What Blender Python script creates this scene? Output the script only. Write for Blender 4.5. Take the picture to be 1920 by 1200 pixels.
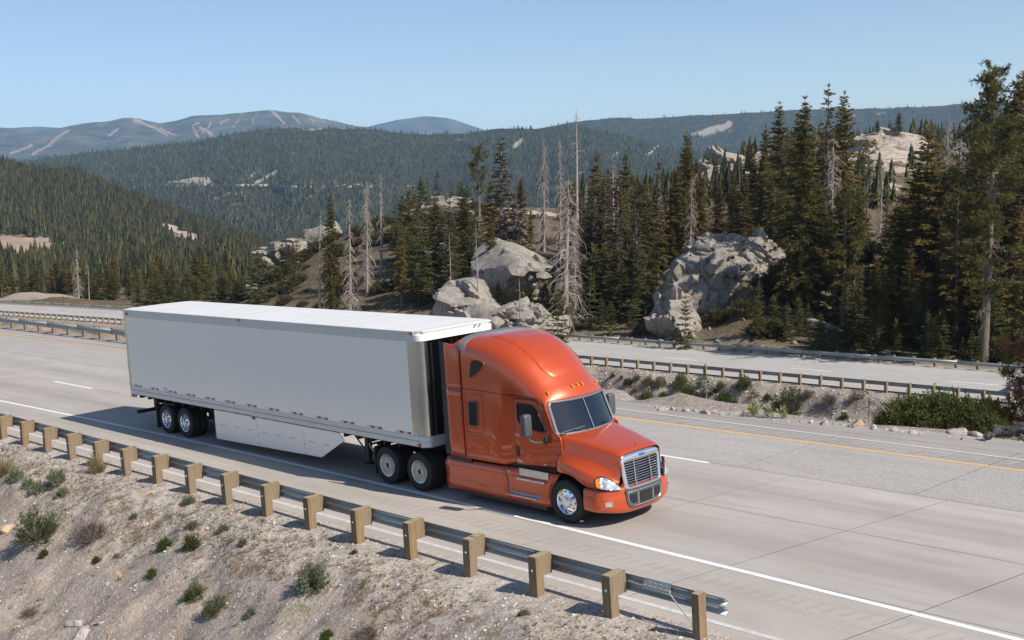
import bpy, bmesh, math, random
import numpy as np
from mathutils import Vector, Matrix, Quaternion

for o in list(bpy.data.objects): bpy.data.objects.remove(o)
SC = bpy.context.scene
COL = SC.collection
R = math.radians

# ------------------------------------------------------------------ camera
F_PX, PITCH, ROLL, YAW = 2212.1, .116, -.060, 2.377
CAM = np.array([39.0, -19.963, 7.758])
_cz, _sz = math.cos(YAW), math.sin(YAW)
FWD = np.array([math.cos(PITCH)*_cz, math.cos(PITCH)*_sz, -math.sin(PITCH)])
_r = np.array([_sz, -_cz, 0.]); _u = np.cross(_r, FWD)
RGT = _r*math.cos(ROLL)+_u*math.sin(ROLL)
UPC = -_r*math.sin(ROLL)+_u*math.cos(ROLL)
UPW = UPC*math.cos(PITCH)-FWD*math.sin(PITCH)      # plumb line (the highway is banked)
cd = bpy.data.cameras.new('camera'); cam = bpy.data.objects.new('camera', cd); COL.objects.link(cam)
m = Matrix.Identity(4)
for i in range(3):
    m[i][0] = RGT[i]; m[i][1] = UPC[i]; m[i][2] = -FWD[i]; m[i][3] = CAM[i]
cam.matrix_world = m
cd.sensor_width = 36; cd.lens = F_PX/1920*36; cd.clip_start = .5; cd.clip_end = 40000
SC.camera = cam

# ------------------------------------------------------------------ world and sun
SUN_D = Vector((1.05, .20, 1.0)).normalized()        # towards the sun
w = bpy.data.worlds.new('World'); SC.world = w; w.use_nodes = True
nt = w.node_tree; bg = nt.nodes['Background']
sk = nt.nodes.new('ShaderNodeTexSky'); sk.sky_type = 'NISHITA'; sk.sun_disc = False
sk.sun_elevation = math.asin(SUN_D.z); sk.sun_rotation = math.atan2(SUN_D.x, SUN_D.y)
sk.altitude = 1800; sk.air_density = 1.0; sk.dust_density = 1.3; sk.ozone_density = 1.3
nt.links.new(sk.outputs[0], bg.inputs[0]); bg.inputs[1].default_value = .078
sd = bpy.data.lights.new('sun', 'SUN'); sd.energy = 3.6; sd.angle = R(.53); sd.color = (1, .94, .85)
so = bpy.data.objects.new('sun', sd); COL.objects.link(so); so.location = (60, 20, 90)
so.rotation_euler = (-SUN_D).to_track_quat('-Z', 'Y').to_euler()
SC.view_settings.view_transform = 'Standard'; SC.view_settings.look = 'None'
SC.view_settings.exposure = 0.78; SC.view_settings.gamma = 1
SC.view_settings.use_curve_mapping = False
SC.render.engine = 'CYCLES'
SC.cycles.max_bounces = 6; SC.cycles.diffuse_bounces = 4; SC.cycles.glossy_bounces = 3
SC.cycles.transmission_bounces = 4; SC.cycles.transparent_max_bounces = 8; SC.cycles.volume_bounces = 1
SC.cycles.use_denoising = True

# ------------------------------------------------------------------ helpers
def ray(x, y): return FWD+RGT*(x-960)/F_PX+UPC*(600-y)/F_PX
def at_depth(x, y, d): return CAM+ray(x, y)*d
def at_z(x, y, z=0.):
    r = ray(x, y); return CAM+r*((z-CAM[2])/r[2])
def at_y(x, y, Y):
    r = ray(x, y); return CAM+r*((Y-CAM[1])/r[1])
def proj(P):
    d = np.asarray(P, float)-CAM; z = d@FWD
    return 960+F_PX*(d@RGT)/z, 600-F_PX*(d@UPC)/z, z

def tag(o, label=None, cat=None, group=None, kind=None):
    if label: o['label'] = label
    if cat: o['category'] = cat
    if group: o['group'] = group
    if kind: o['kind'] = kind
    return o
def empty(name, loc=(0, 0, 0), parent=None):
    o = bpy.data.objects.new(name, None); COL.objects.link(o); o.location = loc; o.empty_display_size = .2
    if parent: o.parent = parent
    return o
def link(name, me, parent=None, loc=None):
    o = bpy.data.objects.new(name, me); COL.objects.link(o)
    if parent: o.parent = parent
    if loc is not None: o.location = loc
    return o

class MB:
    def __init__(s): s.v = []; s.f = []; s.m = []
    def add(s, vs, fs, mi=0):
        b = len(s.v); s.v += [tuple(map(float, p)) for p in vs]
        for f in fs: s.f.append(tuple(b+i for i in f)); s.m.append(mi)
        return s
    def box(s, x0, x1, y0, y1, z0, z1, mi=0):
        return s.add([(x0,y0,z0),(x1,y0,z0),(x1,y1,z0),(x0,y1,z0),(x0,y0,z1),(x1,y0,z1),(x1,y1,z1),(x0,y1,z1)],
                     [(0,3,2,1),(4,5,6,7),(0,1,5,4),(1,2,6,5),(2,3,7,6),(3,0,4,7)], mi)
    def tube(s, pts, rad, n=8, mi=0, cap=True):
        pts = [np.array(p, float) for p in pts]
        if not hasattr(rad, '__len__'): rad = [rad]*len(pts)
        vs = []; ref = None
        for i, p in enumerate(pts):
            t = pts[min(i+1, len(pts)-1)]-pts[max(i-1, 0)]; t /= (np.linalg.norm(t)+1e-9)
            if ref is None:
                ref = np.array([0, 0, 1.]) if abs(t[2]) < .9 else np.array([1., 0, 0])
            a = np.cross(t, ref); a /= (np.linalg.norm(a)+1e-9); b = np.cross(a, t); ref = b
            for k in range(n):
                an = 2*math.pi*k/n; vs.append(p+(a*math.cos(an)+b*math.sin(an))*rad[i])
        fs = []
        for i in range(len(pts)-1):
            for k in range(n):
                k2 = (k+1) % n; fs.append((i*n+k, i*n+k2, (i+1)*n+k2, (i+1)*n+k))
        if cap: fs.append(tuple(range(n))[::-1]); fs.append(tuple((len(pts)-1)*n+k for k in range(n)))
        return s.add(vs, fs, mi)
    def lathe(s, prof, n=32, c=(0, 0, 0), mi=0, ax='y'):
        vs = []; fs = []; K = len(prof)
        for k in range(n):
            a = 2*math.pi*k/n; ca, sa = math.cos(a), math.sin(a)
            for r, h in prof:
                vs.append((c[0]+r*ca, c[1]+h, c[2]+r*sa) if ax == 'y' else (c[0]+r*ca, c[1]+r*sa, c[2]+h))
        for k in range(n):
            k2 = (k+1) % n
            for i in range(K-1): fs.append((k*K+i, k2*K+i, k2*K+i+1, k*K+i+1))
        return s.add(vs, fs, mi)
    def grid(s, rows, mi=0, close=False):
        n = len(rows[0]); vs = [p for r in rows for p in r]; fs = []
        for i in range(len(rows)-1):
            for j in range(n-(0 if close else 1)):
                j2 = (j+1) % n; fs.append((i*n+j, i*n+j2, (i+1)*n+j2, (i+1)*n+j))
        return s.add(vs, fs, mi)
    def prism(s, poly, y0, y1, mi=0):
        """polygon in (x,z) extruded along y"""
        n = len(poly); vs = [(x, y0, z) for x, z in poly]+[(x, y1, z) for x, z in poly]
        fs = [tuple(range(n)), tuple(range(n, 2*n))[::-1]]+[(i, i+n, (i+1) % n+n, (i+1) % n) for i in range(n)]
        return s.add(vs, fs, mi)
    def mesh(s, name, mats, smooth=None):
        me = bpy.data.meshes.new(name); me.from_pydata(s.v, [], s.f)
        for mm in (mats if isinstance(mats, (list, tuple)) else [mats]): me.materials.append(mm)
        if s.m and max(s.m) > 0: me.polygons.foreach_set('material_index', s.m)
        me.update()
        if smooth is not None:
            me.polygons.foreach_set('use_smooth', [True]*len(s.f))
            if smooth < 179: me.set_sharp_from_angle(angle=R(smooth))
        return me
    def build(s, name, mats, parent=None, smooth=None, bevel=None, fix=True, loc=None, solid=None, sub=None):
        me = s.mesh(name, mats, smooth)
        if fix:
            bm = bmesh.new(); bm.from_mesh(me); bmesh.ops.recalc_face_normals(bm, faces=bm.faces); bm.to_mesh(me); bm.free()
        o = link(name, me, parent, loc)
        if solid: mo = o.modifiers.new('t', 'SOLIDIFY'); mo.thickness = solid; mo.offset = 0
        if bevel:
            mo = o.modifiers.new('b', 'BEVEL'); mo.width = bevel; mo.segments = 2; mo.limit_method = 'ANGLE'; mo.angle_limit = R(40)
        if sub: mo = o.modifiers.new('s', 'SUBSURF'); mo.levels = sub; mo.render_levels = sub
        return o

def np_mesh(name, V, Fa, mats, attrs=None, smooth=True):
    """fast mesh from numpy arrays (faces all tris or all quads)"""
    me = bpy.data.meshes.new(name); V = np.asarray(V, np.float32); Fa = np.asarray(Fa, np.int32)
    k = Fa.shape[1]
    me.vertices.add(len(V)); me.vertices.foreach_set('co', V.ravel())
    me.loops.add(Fa.size); me.loops.foreach_set('vertex_index', Fa.ravel())
    me.polygons.add(len(Fa)); me.polygons.foreach_set('loop_start', np.arange(0, Fa.size, k, dtype=np.int32))
    for mm in (mats if isinstance(mats, (list, tuple)) else [mats]): me.materials.append(mm)
    me.update(calc_edges=True)
    me.polygons.foreach_set('use_smooth', np.full(len(Fa), smooth))
    for a, arr in (attrs or {}).items():
        at = me.attributes.new(a, 'FLOAT', 'POINT'); at.data.foreach_set('value', np.asarray(arr, np.float32))
    return me

# ------------------------------------------------------------------ cheap value noise (numpy)
_rs = np.random.RandomState(7); _NT = _rs.rand(64, 64, 64).astype(np.float32)
def vnoise(P):
    P = np.asarray(P, float); i = np.floor(P).astype(int); f = P-i; f = f*f*(3-2*f); i &= 63; j = (i+1) & 63
    def g(a, b, c): return _NT[a, b, c]
    x0, y0, z0 = i[..., 0], i[..., 1], i[..., 2]; x1, y1, z1 = j[..., 0], j[..., 1], j[..., 2]
    fx, fy, fz = f[..., 0], f[..., 1], f[..., 2]
    a = g(x0,y0,z0)*(1-fx)+g(x1,y0,z0)*fx; b = g(x0,y1,z0)*(1-fx)+g(x1,y1,z0)*fx
    c = g(x0,y0,z1)*(1-fx)+g(x1,y0,z1)*fx; d = g(x0,y1,z1)*(1-fx)+g(x1,y1,z1)*fx
    return ((a*(1-fy)+b*fy)*(1-fz)+(c*(1-fy)+d*fy)*fz)*2-1
def fbm(P, o=4):
    s = 0; a = 1.
    for k in range(o): s = s+a*vnoise(np.asarray(P)*(2**k)+k*17.3); a *= .5
    return s

# ------------------------------------------------------------------ materials
def srgb(r, g, b):
    return tuple(((c/255+.055)/1.055)**2.4 if c > 10 else c/255/12.92 for c in (r, g, b))
class NT:
    def __init__(s, name):
        s.m = bpy.data.materials.new(name); s.m.use_nodes = True; s.t = s.m.node_tree; s.b = s.t.nodes['Principled BSDF']
        s._c = None
    def n(s, typ, **kw):
        x = s.t.nodes.new(typ)
        for k, v in kw.items():
            if k in x.inputs.keys(): x.inputs[k].default_value = v
            else: setattr(x, k, v)
        return x
    def l(s, a, b): s.t.links.new(a, b)
    def coord(s, kind='Object'):
        if s._c is None: s._c = s.n('ShaderNodeTexCoord')
        return s._c.outputs[kind]
    def geo(s):
        return s.n('ShaderNodeNewGeometry').outputs['Position']
    def scaled(s, v, sc):
        x = s.n('ShaderNodeMapping'); x.inputs['Scale'].default_value = sc; s.l(v, x.inputs['Vector']); return x.outputs[0]
    def noise(s, v, scale, detail=4, rough=.55, dist=0):
        x = s.n('ShaderNodeTexNoise', Scale=scale, Detail=detail, Roughness=rough, Distortion=dist); s.l(v, x.inputs['Vector']); return x.outputs['Fac']
    def voro(s, v, scale, feat='F1', out='Distance'):
        x = s.n('ShaderNodeTexVoronoi', Scale=scale, feature=feat); s.l(v, x.inputs['Vector']); return x.outputs[out]
    def ramp(s, fac, stops):
        x = s.n('ShaderNodeValToRGB'); e = x.color_ramp.elements
        while len(e) < len(stops): e.new(.5)
        for k, (p, c) in enumerate(stops):
            e[k].position = p; e[k].color = tuple(c)+(1,) if hasattr(c, '__len__') else (c, c, c, 1)
        s.l(fac, x.inputs[0]); return x.outputs[0]
    def mix(s, fac, a, b, mode='MIX'):
        x = s.n('ShaderNodeMix', data_type='RGBA', blend_type=mode)
        for i, v in ((6, a), (7, b)):
            if hasattr(v, 'links'): s.l(v, x.inputs[i])
            else: x.inputs[i].default_value = tuple(v)+(1,)
        if hasattr(fac, 'links'): s.l(fac, x.inputs[0])
        else: x.inputs[0].default_value = fac
        return x.outputs[2]
    def math(s, op, a, b=0.):
        x = s.n('ShaderNodeMath', operation=op)
        for i, v in ((0, a), (1, b)):
            if hasattr(v, 'links'): s.l(v, x.inputs[i])
            else: x.inputs[i].default_value = v
        return x.outputs[0]
    def attr(s, name): return s.n('ShaderNodeAttribute', attribute_name=name).outputs['Fac']
    def objrand(s): return s.n('ShaderNodeObjectInfo').outputs['Random']
    def set(s, k, v):
        if hasattr(v, 'links'): s.l(v, s.b.inputs[k])
        elif hasattr(v, '__len__'): s.b.inputs[k].default_value = tuple(v)+(1,)
        else: s.b.inputs[k].default_value = v
        return s
    def bump(s, h, strength=.3, dist=.02, prev=None):
        x = s.n('ShaderNodeBump', Strength=strength, Distance=dist); s.l(h, x.inputs['Height'])
        if prev is not None: s.l(prev, x.inputs['Normal'])
        s.l(x.outputs[0], s.b.inputs['Normal']); return x.outputs[0]

def simple(name, c, rough=.5, metal=0., var=.0, vscale=3., coat=0., spec=.5, bump=0., bscale=40):
    k = NT(name); k.set('Roughness', rough).set('Metallic', metal).set('Specular IOR Level', spec)
    if coat: k.set('Coat Weight', coat).set('Coat Roughness', .04)
    if var:
        n = k.noise(k.coord(), vscale, 5)
        k.set('Base Color', k.mix(k.ramp(n, [(.3, 0.), (.7, 1.)]), tuple(x*(1-var) for x in c), tuple(min(1, x*(1+var)) for x in c)))
        k.set('Roughness', k.math('MULTIPLY_ADD', n, .0) if False else rough)
    else: k.set('Base Color', c)
    if bump: k.bump(k.noise(k.coord(), bscale, 4), bump, .01)
    return k.m

M = {}
M['black'] = simple('black_plastic', (.015, .015, .016), .45)
M['rubber'] = simple('tyre_rubber', (.018, .017, .016), .75, var=.35, vscale=6)
M['frame'] = simple('chassis_black', (.012, .012, .012), .6, var=.3)
M['darkglass'] = simple('dark_glass', (.006, .007, .010), .04, spec=.8)
M['grey'] = simple('grey_plastic', (.07, .075, .08), .45)
M['trim'] = simple('grey_trim', (.13, .14, .15), .4)
M['chrome'] = simple('chrome', (.86, .86, .87), .07, 1.)
M['alu'] = simple('aluminium', (.62, .62, .62), .3, 1., var=.12, vscale=8)
M['disc'] = simple('wheel_cover_grey', (.36, .352, .345), .36, .75, var=.1, vscale=5)
M['amber'] = simple('amber_lens', (.85, .28, .01), .2, coat=.6)
M['amberlamp'] = simple('orange_lens', (.8, .18, .01), .2, coat=.6)
M['redlens'] = simple('red_lens', (.5, .01, .01), .25, coat=.5)
M['redtape'] = simple('red_tape', (.38, .012, .015), .4)
M['whitetape'] = simple('silver_tape', (.50, .58, .62), .4)
M['dark'] = simple('dark_interior', (.02, .022, .026), .8)
M['seat'] = simple('cab_upholstery', (.10, .105, .115), .8)
M['blue'] = simple('blue_badge', (.02, .08, .35), .3)
M['skin'] = None
k = NT('white_trailer_paint'); c = k.coord()
n = k.noise(k.scaled(c, (.35, 1, 1.2)), 2.2, 5); n2 = k.noise(k.scaled(c, (6, 6, .35)), 1.5, 4)
k.set('Base Color', k.mix(k.math('MULTIPLY', n, n2), (.90, .85, .785), (.85, .80, .735))).set('Roughness', .28).set('Coat Weight', .25)
k.bump(k.noise(k.scaled(c, (.8, .8, .5)), 1.6, 2), .06, .08); M['white'] = k.m
k = NT('white_roof'); c = k.coord()
st = k.noise(k.scaled(c, (1.3, .08, 1)), 2.2, 3)
k.set('Base Color', k.mix(k.ramp(st, [(.35, 0.), (.65, 1.)]), (.62, .61, .58), (.69, .68, .65))).set('Roughness', .5); M['roofwhite'] = k.m
k = NT('rail_extrusion'); c = k.coord()
k.set('Base Color', k.mix(k.noise(c, 4, 4), (.52, .52, .51), (.66, .66, .65))).set('Roughness', .4).set('Metallic', .25); M['rail'] = k.m
k = NT('polished_stainless'); c = k.coord()
k.set('Base Color', (.60, .575, .54)).set('Metallic', 1.).set('Roughness', .26)
k.bump(k.noise(k.scaled(c, (3, 3, .6)), 2.5, 3), .12, .05); M['stainless'] = k.m
k = NT('dark_mirror_panel'); c = k.coord()
k.set('Base Color', (.42, .42, .43)).set('Metallic', 1.).set('Roughness', .10)
k.bump(k.noise(k.scaled(c, (1, 1.6, 1)), 1.6, 2, dist=.8), .30, .10); M['mirrorpanel'] = k.m
k = NT('orange_metallic_paint'); c = k.coord()
fl = k.voro(c, 900, out='Color')
k.set('Base Color', k.mix(.12, (.52, .064, .006), fl, 'SOFT_LIGHT')).set('Metallic', .25).set('Roughness', .36)
k.set('Coat Weight', 1.).set('Coat Roughness', .03).set('Coat IOR', 1.6); M['orange'] = k.m
M['seam'] = simple('panel_seam', (.03, .008, .004), .7)
k = NT('tinted_glass'); k.t.nodes.remove(k.b)
gl = k.n('ShaderNodeBsdfGlossy', Color=(1, 1, 1, 1), Roughness=.01); tr = k.n('ShaderNodeBsdfTransparent', Color=(.16, .19, .24, 1))
fr = k.n('ShaderNodeFresnel', IOR=1.55); mx = k.n('ShaderNodeMixShader')
fa = k.math('MULTIPLY_ADD', fr.outputs[0], .9); fa.node.inputs[2].default_value = .07
k.l(fa, mx.inputs[0]); k.l(tr.outputs[0], mx.inputs[1]); k.l(gl.outputs[0], mx.inputs[2])
k.l(mx.outputs[0], k.t.nodes['Material Output'].inputs[0]); M['glass'] = k.m
k = NT('headlamp_lens'); c = k.coord()
k.set('Base Color', k.mix(k.voro(c, 9, out='Color'), (.75, .76, .78), (.35, .36, .38))).set('Metallic', .55).set('Roughness', .12).set('Coat Weight', 1.)
k.bump(k.voro(c, 11), .6, .05); M['headlamp'] = k.m
# wood of the posts
k = NT('weathered_post_wood'); c = k.coord(); rnd = k.objrand()
g = k.noise(k.scaled(c, (28, 28, 1.6)), 1.2, 6, .6, .6)
col = k.ramp(g, [(.25, (.11, .07, .034)), (.5, (.215, .14, .068)), (.75, (.30, .212, .115))]); col = k.mix(k.ramp(k.noise(k.scaled(c, (2, 2, 1)), 1.6, 3), [(.5, 0.), (.75, .6)]), col, (.22, .19, .155))
col = k.mix(k.math('MULTIPLY', rnd, .6), col, (.21, .165, .12))
kn = k.ramp(k.voro(k.scaled(c, (5, 5, 2.2)), 1.3), [(.02, 1.), (.09, 0.)])
col = k.mix(kn, col, (.06, .03, .012))
k.set('Base Color', col).set('Roughness', .85); k.bump(g, .5, .012); M['wood'] = k.m
k = NT('weathered_end_grain'); c = k.coord()
g = k.noise(k.scaled(c, (6, 6, 6)), 3, 5)
k.set('Base Color', k.ramp(g, [(.3, (.25, .19, .10)), (.7, (.37, .30, .18))])).set('Roughness', .9); M['woodtop'] = k.m
k = NT('galvanised_steel'); c = k.geo()
g = k.noise(k.scaled(c, (.5, 4, 4)), 2.5, 5); v = k.voro(c, 45, out='Color')
k.set('Base Color', k.mix(.35, k.mix(g, (.30, .315, .30), (.46, .475, .465)), v, 'SOFT_LIGHT')).set('Metallic', .4)
k.set('Roughness', .55); k.bump(k.noise(c, 60, 3), .08, .004); M['galv'] = k.m

# concrete pavement
def concrete(name, a, b, agg=0., wheel=None, scale=1.):
    k = NT(name); p = k.geo()
    n1 = k.noise(p, .35*scale, 6, .6); n2 = k.noise(k.scaled(p, (.25, 2.4, 1)), 1.0, 5, .6); n3 = k.noise(p, 26, 4, .7)
    col = k.mix(k.ramp(n1, [(.3, 0.), (.7, 1.)]), a, b)
    col = k.mix(k.math('MULTIPLY', k.ramp(n2, [(.42, 0.), (.68, 1.)]), .45), col, tuple(x*.72 for x in a))
    col = k.mix(k.math('MULTIPLY', k.objrand(), .30), col, tuple(x*.80 for x in b))
    col = k.mix(.35, col, k.ramp(n3, [(.3, .25), (.7, .75)]), 'SOFT_LIGHT')
    sp = k.noise(p, 1.7, 8, .75)
    col = k.mix(k.ramp(sp, [(.62, 0.), (.70, .5)]), col, tuple(x*.62 for x in a))
    if wheel:                                      # dark tyre tracks worn along the lane centre lines
        sx = k.n('ShaderNodeSeparateXYZ'); k.l(p, sx.inputs[0]); y = sx.outputs[1]
        wob = k.math('MULTIPLY', k.noise(p, .12, 2), .5); y = k.math('ADD', y, wob)
        for yc in wheel:
            d = k.math('ABSOLUTE', k.math('SUBTRACT', y, yc+.25))
            fac = k.ramp(d, [(.0, .50), (.95, 0.)])
            fac = k.math('MULTIPLY', fac, k.ramp(k.noise(k.scaled(p, (.12, 1.5, 1)), 1.2, 5), [(.25, .35), (.7, 1.)]))
            col = k.mix(fac, col, tuple(x*.55 for x in a))
    if agg:
        ag = k.voro(p, 38, out='Color'); hs = k.n('ShaderNodeSeparateColor'); k.l(ag, hs.inputs[0])
        col = k.mix(agg, col, k.ramp(hs.outputs[0], [(0., (.13, .12, .11)), (.5, (.36, .335, .31)), (1., (.52, .49, .455))]))
    k.set('Base Color', col).set('Roughness', .88)
    b1 = k.bump(n3, .25, .01)
    if agg: k.bump(k.voro(p, 38), .5, .012, b1)
    return k.m
M['conc'] = concrete('concrete_lane', (.355, .318, .28), (.425, .385, .345), wheel=(.12,))
M['conc2'] = concrete('concrete_lane_middle', (.37, .333, .297), (.44, .40, .36), wheel=(3.4,))
M['shoulder'] = concrete('concrete_shoulder', (.36, .32, .28), (.43, .385, .34))
M['agg'] = concrete('exposed_aggregate', (.345, .315, .285), (.41, .378, .345), agg=.36)
M['inner'] = concrete('inner_shoulder', (.27, .245, .22), (.36, .33, .30), agg=.12)
M['farroad'] = concrete('far_concrete', (.36, .34, .315), (.43, .41, .385), scale=.4)
M['joint'] = simple('joint_dark', (.03, .027, .025), .95)
k = NT('white_road_paint'); p = k.geo()
k.set('Base Color', k.mix(k.ramp(k.noise(p, 9, 6, .75), [(.52, 0.), (.72, .75)]), (.74, .73, .71), (.42, .40, .37))).set('Roughness', .7); M['wline'] = k.m
k = NT('worn_white_paint'); p = k.geo()
k.set('Base Color', k.mix(k.ramp(k.noise(p, 7, 6, .75), [(.40, 0.), (.66, .9)]), (.58, .565, .54), (.40, .375, .345))).set('Roughness', .8); M['wworn'] = k.m
k = NT('yellow_road_paint'); p = k.geo()
k.set('Base Color', k.mix(k.ramp(k.noise(p, 9, 6, .75), [(.5, 0.), (.72, .7)]), (.70, .37, .11), (.43, .37, .29))).set('Roughness', .7); M['yline'] = k.m
k = NT('ground_rumble'); p = k.geo()
k.set('Base Color', k.mix(k.noise(p, 12, 5), (.29, .262, .235), (.39, .355, .32))).set('Roughness', .95); M['rumble'] = k.m
# decomposed granite of the banks
def soil(name, a, b, moss, mossamt=1., stones=True):
    k = NT(name); p = k.geo()
    st = k.scaled(p, (1.2, .5, .5))
    n1 = k.noise(p, .5, 6, .6); n2 = k.noise(st, 3.5, 6, .65, .5); n3 = k.noise(p, 22, 5, .7)
    col = k.mix(k.ramp(n1, [(.3, 0.), (.7, 1.)]), a, b)
    col = k.mix(k.ramp(n2, [(.42, 0.), (.62, .4)]), col, tuple(x*.70 for x in a))
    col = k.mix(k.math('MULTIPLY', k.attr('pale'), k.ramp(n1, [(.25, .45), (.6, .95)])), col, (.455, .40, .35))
    ml = k.math('MULTIPLY', k.attr('moss'), mossamt)
    mk = k.math('MULTIPLY', k.ramp(k.noise(p, 2.6, 7, .7), [(.46, 0.), (.60, 1.)]), ml)
    mcol = k.mix(k.ramp(k.noise(p, 1.1, 3), [(.4, 0.), (.6, 1.)]), moss, (.15, .085, .045))
    col = k.mix(mk, col, mcol)
    if stones:
        v = k.n('ShaderNodeTexVoronoi', Scale=17.); k.l(p, v.inputs['Vector'])
        hs = k.n('ShaderNodeSeparateColor'); k.l(v.outputs['Color'], hs.inputs[0])
        col = k.mix(k.math('MULTIPLY', k.ramp(hs.outputs[0], [(.0, 0.), (.75, 0.), (.8, 1.)]), .30), col, (.52, .49, .46))
        col = k.mix(k.math('MULTIPLY', k.ramp(hs.outputs[1], [(.0, 0.), (.80, 0.), (.85, 1.)]), .30), col, (.14, .12, .105))
    col = k.mix(.4, col, k.ramp(n3, [(.3, .2), (.7, .8)]), 'SOFT_LIGHT')
    k.set('Base Color', col).set('Roughness', .95)
    b1 = k.bump(n2, .8, .07)
    b2 = k.bump(n3, .7, .03, b1)
    k.bump(k.voro(p, 14), .45, .03, b2)
    return k.m
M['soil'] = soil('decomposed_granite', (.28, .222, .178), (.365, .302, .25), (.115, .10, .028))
M['bank'] = soil('eroded_bank_soil', (.22, .178, .142), (.335, .282, .232), (.10, .095, .045), .6)
# granite
def granite(name, a, b, lich=.4, sc=1.):
    k = NT(name); p = k.geo()
    n1 = k.noise(p, .55*sc, 7, .62, .5); n2 = k.noise(p, 5*sc, 6, .7); n3 = k.noise(k.scaled(p, (1, 1, .25)), 1.6*sc, 5, .6, 1.2)
    col = k.mix(k.ramp(n1, [(.3, 0.), (.7, 1.)]), a, b)
    col = k.mix(k.ramp(n3, [(.50, 0.), (.66, .75)]), col, (.085, .078, .068))
    col = k.mix(k.math('MULTIPLY', k.ramp(k.noise(p, 1.4*sc, 5), [(.56, 0.), (.66, 1.)]), lich), col, (.22, .215, .085))
    col = k.mix(k.math('MULTIPLY', k.ramp(k.noise(p, .9*sc, 4), [(.6, 0.), (.72, 1.)]), .5), col, (.36, .235, .14))
    col = k.mix(.5, col, k.ramp(n2, [(.3, .2), (.7, .8)]), 'SOFT_LIGHT')
    k.set('Base Color', col).set('Roughness', .9)
    b1 = k.bump(n1, .7, .3/sc); k.bump(n2, .6, .05/sc, b1)
    return k.m
M['granite'] = granite('granite', (.20, .176, .150), (.335, .298, .258))
M['graniteN'] = granite('granite_near', (.34, .30, .265), (.46, .415, .375), .12, 5.)
M['graniteF'] = granite('granite_dome', (.27, .215, .175), (.38, .315, .262), .15, .22)
M['orangestone'] = granite('ochre_stone', (.42, .27, .16), (.50, .36, .24), .0, 5.)

# foliage
def foliage(name, dark, light, tip=None, sc=.6, rnd=.5, rough=.75, trans=.0):
    k = NT(name); c = k.coord()
    n = k.noise(c, sc, 3, .6); r = k.objrand()
    col = k.mix(k.ramp(n, [(.35, 0.), (.65, 1.)]), dark, light)
    if tip: col = k.mix(k.ramp(k.noise(c, sc*.35, 2), [(.58, 0.), (.72, .8)]), col, tip)
    col = k.mix(k.math('MULTIPLY', r, rnd), col, tuple(x*.62 for x in dark))
    k.set('Base Color', col).set('Roughness', rough).set('Specular IOR Level', .25)
    tl = k.n('ShaderNodeBsdfTranslucent'); k.l(col, tl.inputs[0]); ms = k.n('ShaderNodeMixShader'); ms.inputs[0].default_value = .38
    k.l(k.b.outputs[0], ms.inputs[1]); k.l(tl.outputs[0], ms.inputs[2]); k.l(ms.outputs[0], k.t.nodes['Material Output'].inputs[0])
    return k.m
M['fir'] = foliage('fir_needles', (.105, .084, .026), (.30, .215, .064))
M['firw'] = foliage('fir_needles_mossy', (.08, .075, .022), (.20, .165, .045), (.32, .25, .045))
M['pine'] = foliage('pine_needles', (.085, .084, .026), (.22, .192, .058))
M['young'] = foliage('young_needles', (.080, .084, .027), (.19, .178, .055))
M['brownfir'] = foliage('dead_red_needles', (.085, .032, .016), (.15, .062, .030))
M['tan'] = foliage('dry_pine_needles', (.30, .15, .06), (.42, .24, .10))
M['thin'] = foliage('thin_grey_needles', (.10, .078, .042), (.19, .145, .078))
M['forest'] = None
for nm, d, l in (('forest_left', (.024, .029, .012), (.095, .086, .034)), ('forest_mid', (.014, .022, .013), (.115, .118, .060)), ('forest_far', (.024, .036, .023), (.062, .075, .046))):
    k = NT(nm); n = k.attr('shade')
    k.set('Base Color', k.mix(n, d, l)).set('Roughness', .85).set('Specular IOR Level', .2); M[nm] = k.m
M['sage'] = foliage('sage_leaves', (.17, .185, .11), (.31, .325, .215), sc=3)
M['green'] = foliage('bright_shrub_leaves', (.070, .095, .025), (.145, .175, .05), sc=3)
M['willow'] = foliage('willow_leaves', (.085, .105, .024), (.19, .20, .055), sc=1.2)
M['lily'] = foliage('lily_leaves', (.30, .33, .13), (.50, .48, .26), sc=3, trans=.2)
M['twig'] = simple('dry_twigs', (.15, .115, .09), .9, var=.4, vscale=4)
M['heath'] = foliage('heath_leaves', (.080, .068, .030), (.155, .130, .055), (.16, .09, .045), sc=.6)
M['drygrass'] = foliage('dry_grass', (.25, .19, .10), (.36, .28, .15), sc=2)
k = NT('bark'); c = k.coord()
g = k.noise(k.scaled(c, (9, 9, 1.2)), 1.4, 6, .65)
k.set('Base Color', k.ramp(g, [(.3, (.085, .062, .047)), (.7, (.22, .172, .135))])).set('Roughness', .95); k.bump(g, .8, .05); M['bark'] = k.m
k = NT('mossy_bark'); c = k.coord()
g = k.noise(k.scaled(c, (6, 6, 1.2)), 1.4, 6, .65)
k.set('Base Color', k.ramp(g, [(.3, (.05, .038, .02)), (.5, (.15, .125, .025)), (.75, (.26, .22, .04))])).set('Roughness', .95); k.bump(g, .8, .05); M['mossbark'] = k.m
k = NT('silvered_deadwood'); c = k.coord(); r = k.objrand()
g = k.noise(k.scaled(c, (9, 9, 1.0)), 1.4, 6, .65)
col = k.ramp(g, [(.25, (.17, .145, .12)), (.5, (.34, .295, .26)), (.8, (.50, .45, .40))])
k.set('Base Color', k.mix(k.math('MULTIPLY', r, .35), col, (.17, .12, .09))).set('Roughness', .95); k.bump(g, .5, .03); M['dead'] = k.m
# ================================================================== THE SETTING
def smooth(a, b, x):
    t = np.clip((np.asarray(x, float)-a)/(b-a), 0, 1); return t*t*(3-2*t)

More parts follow.
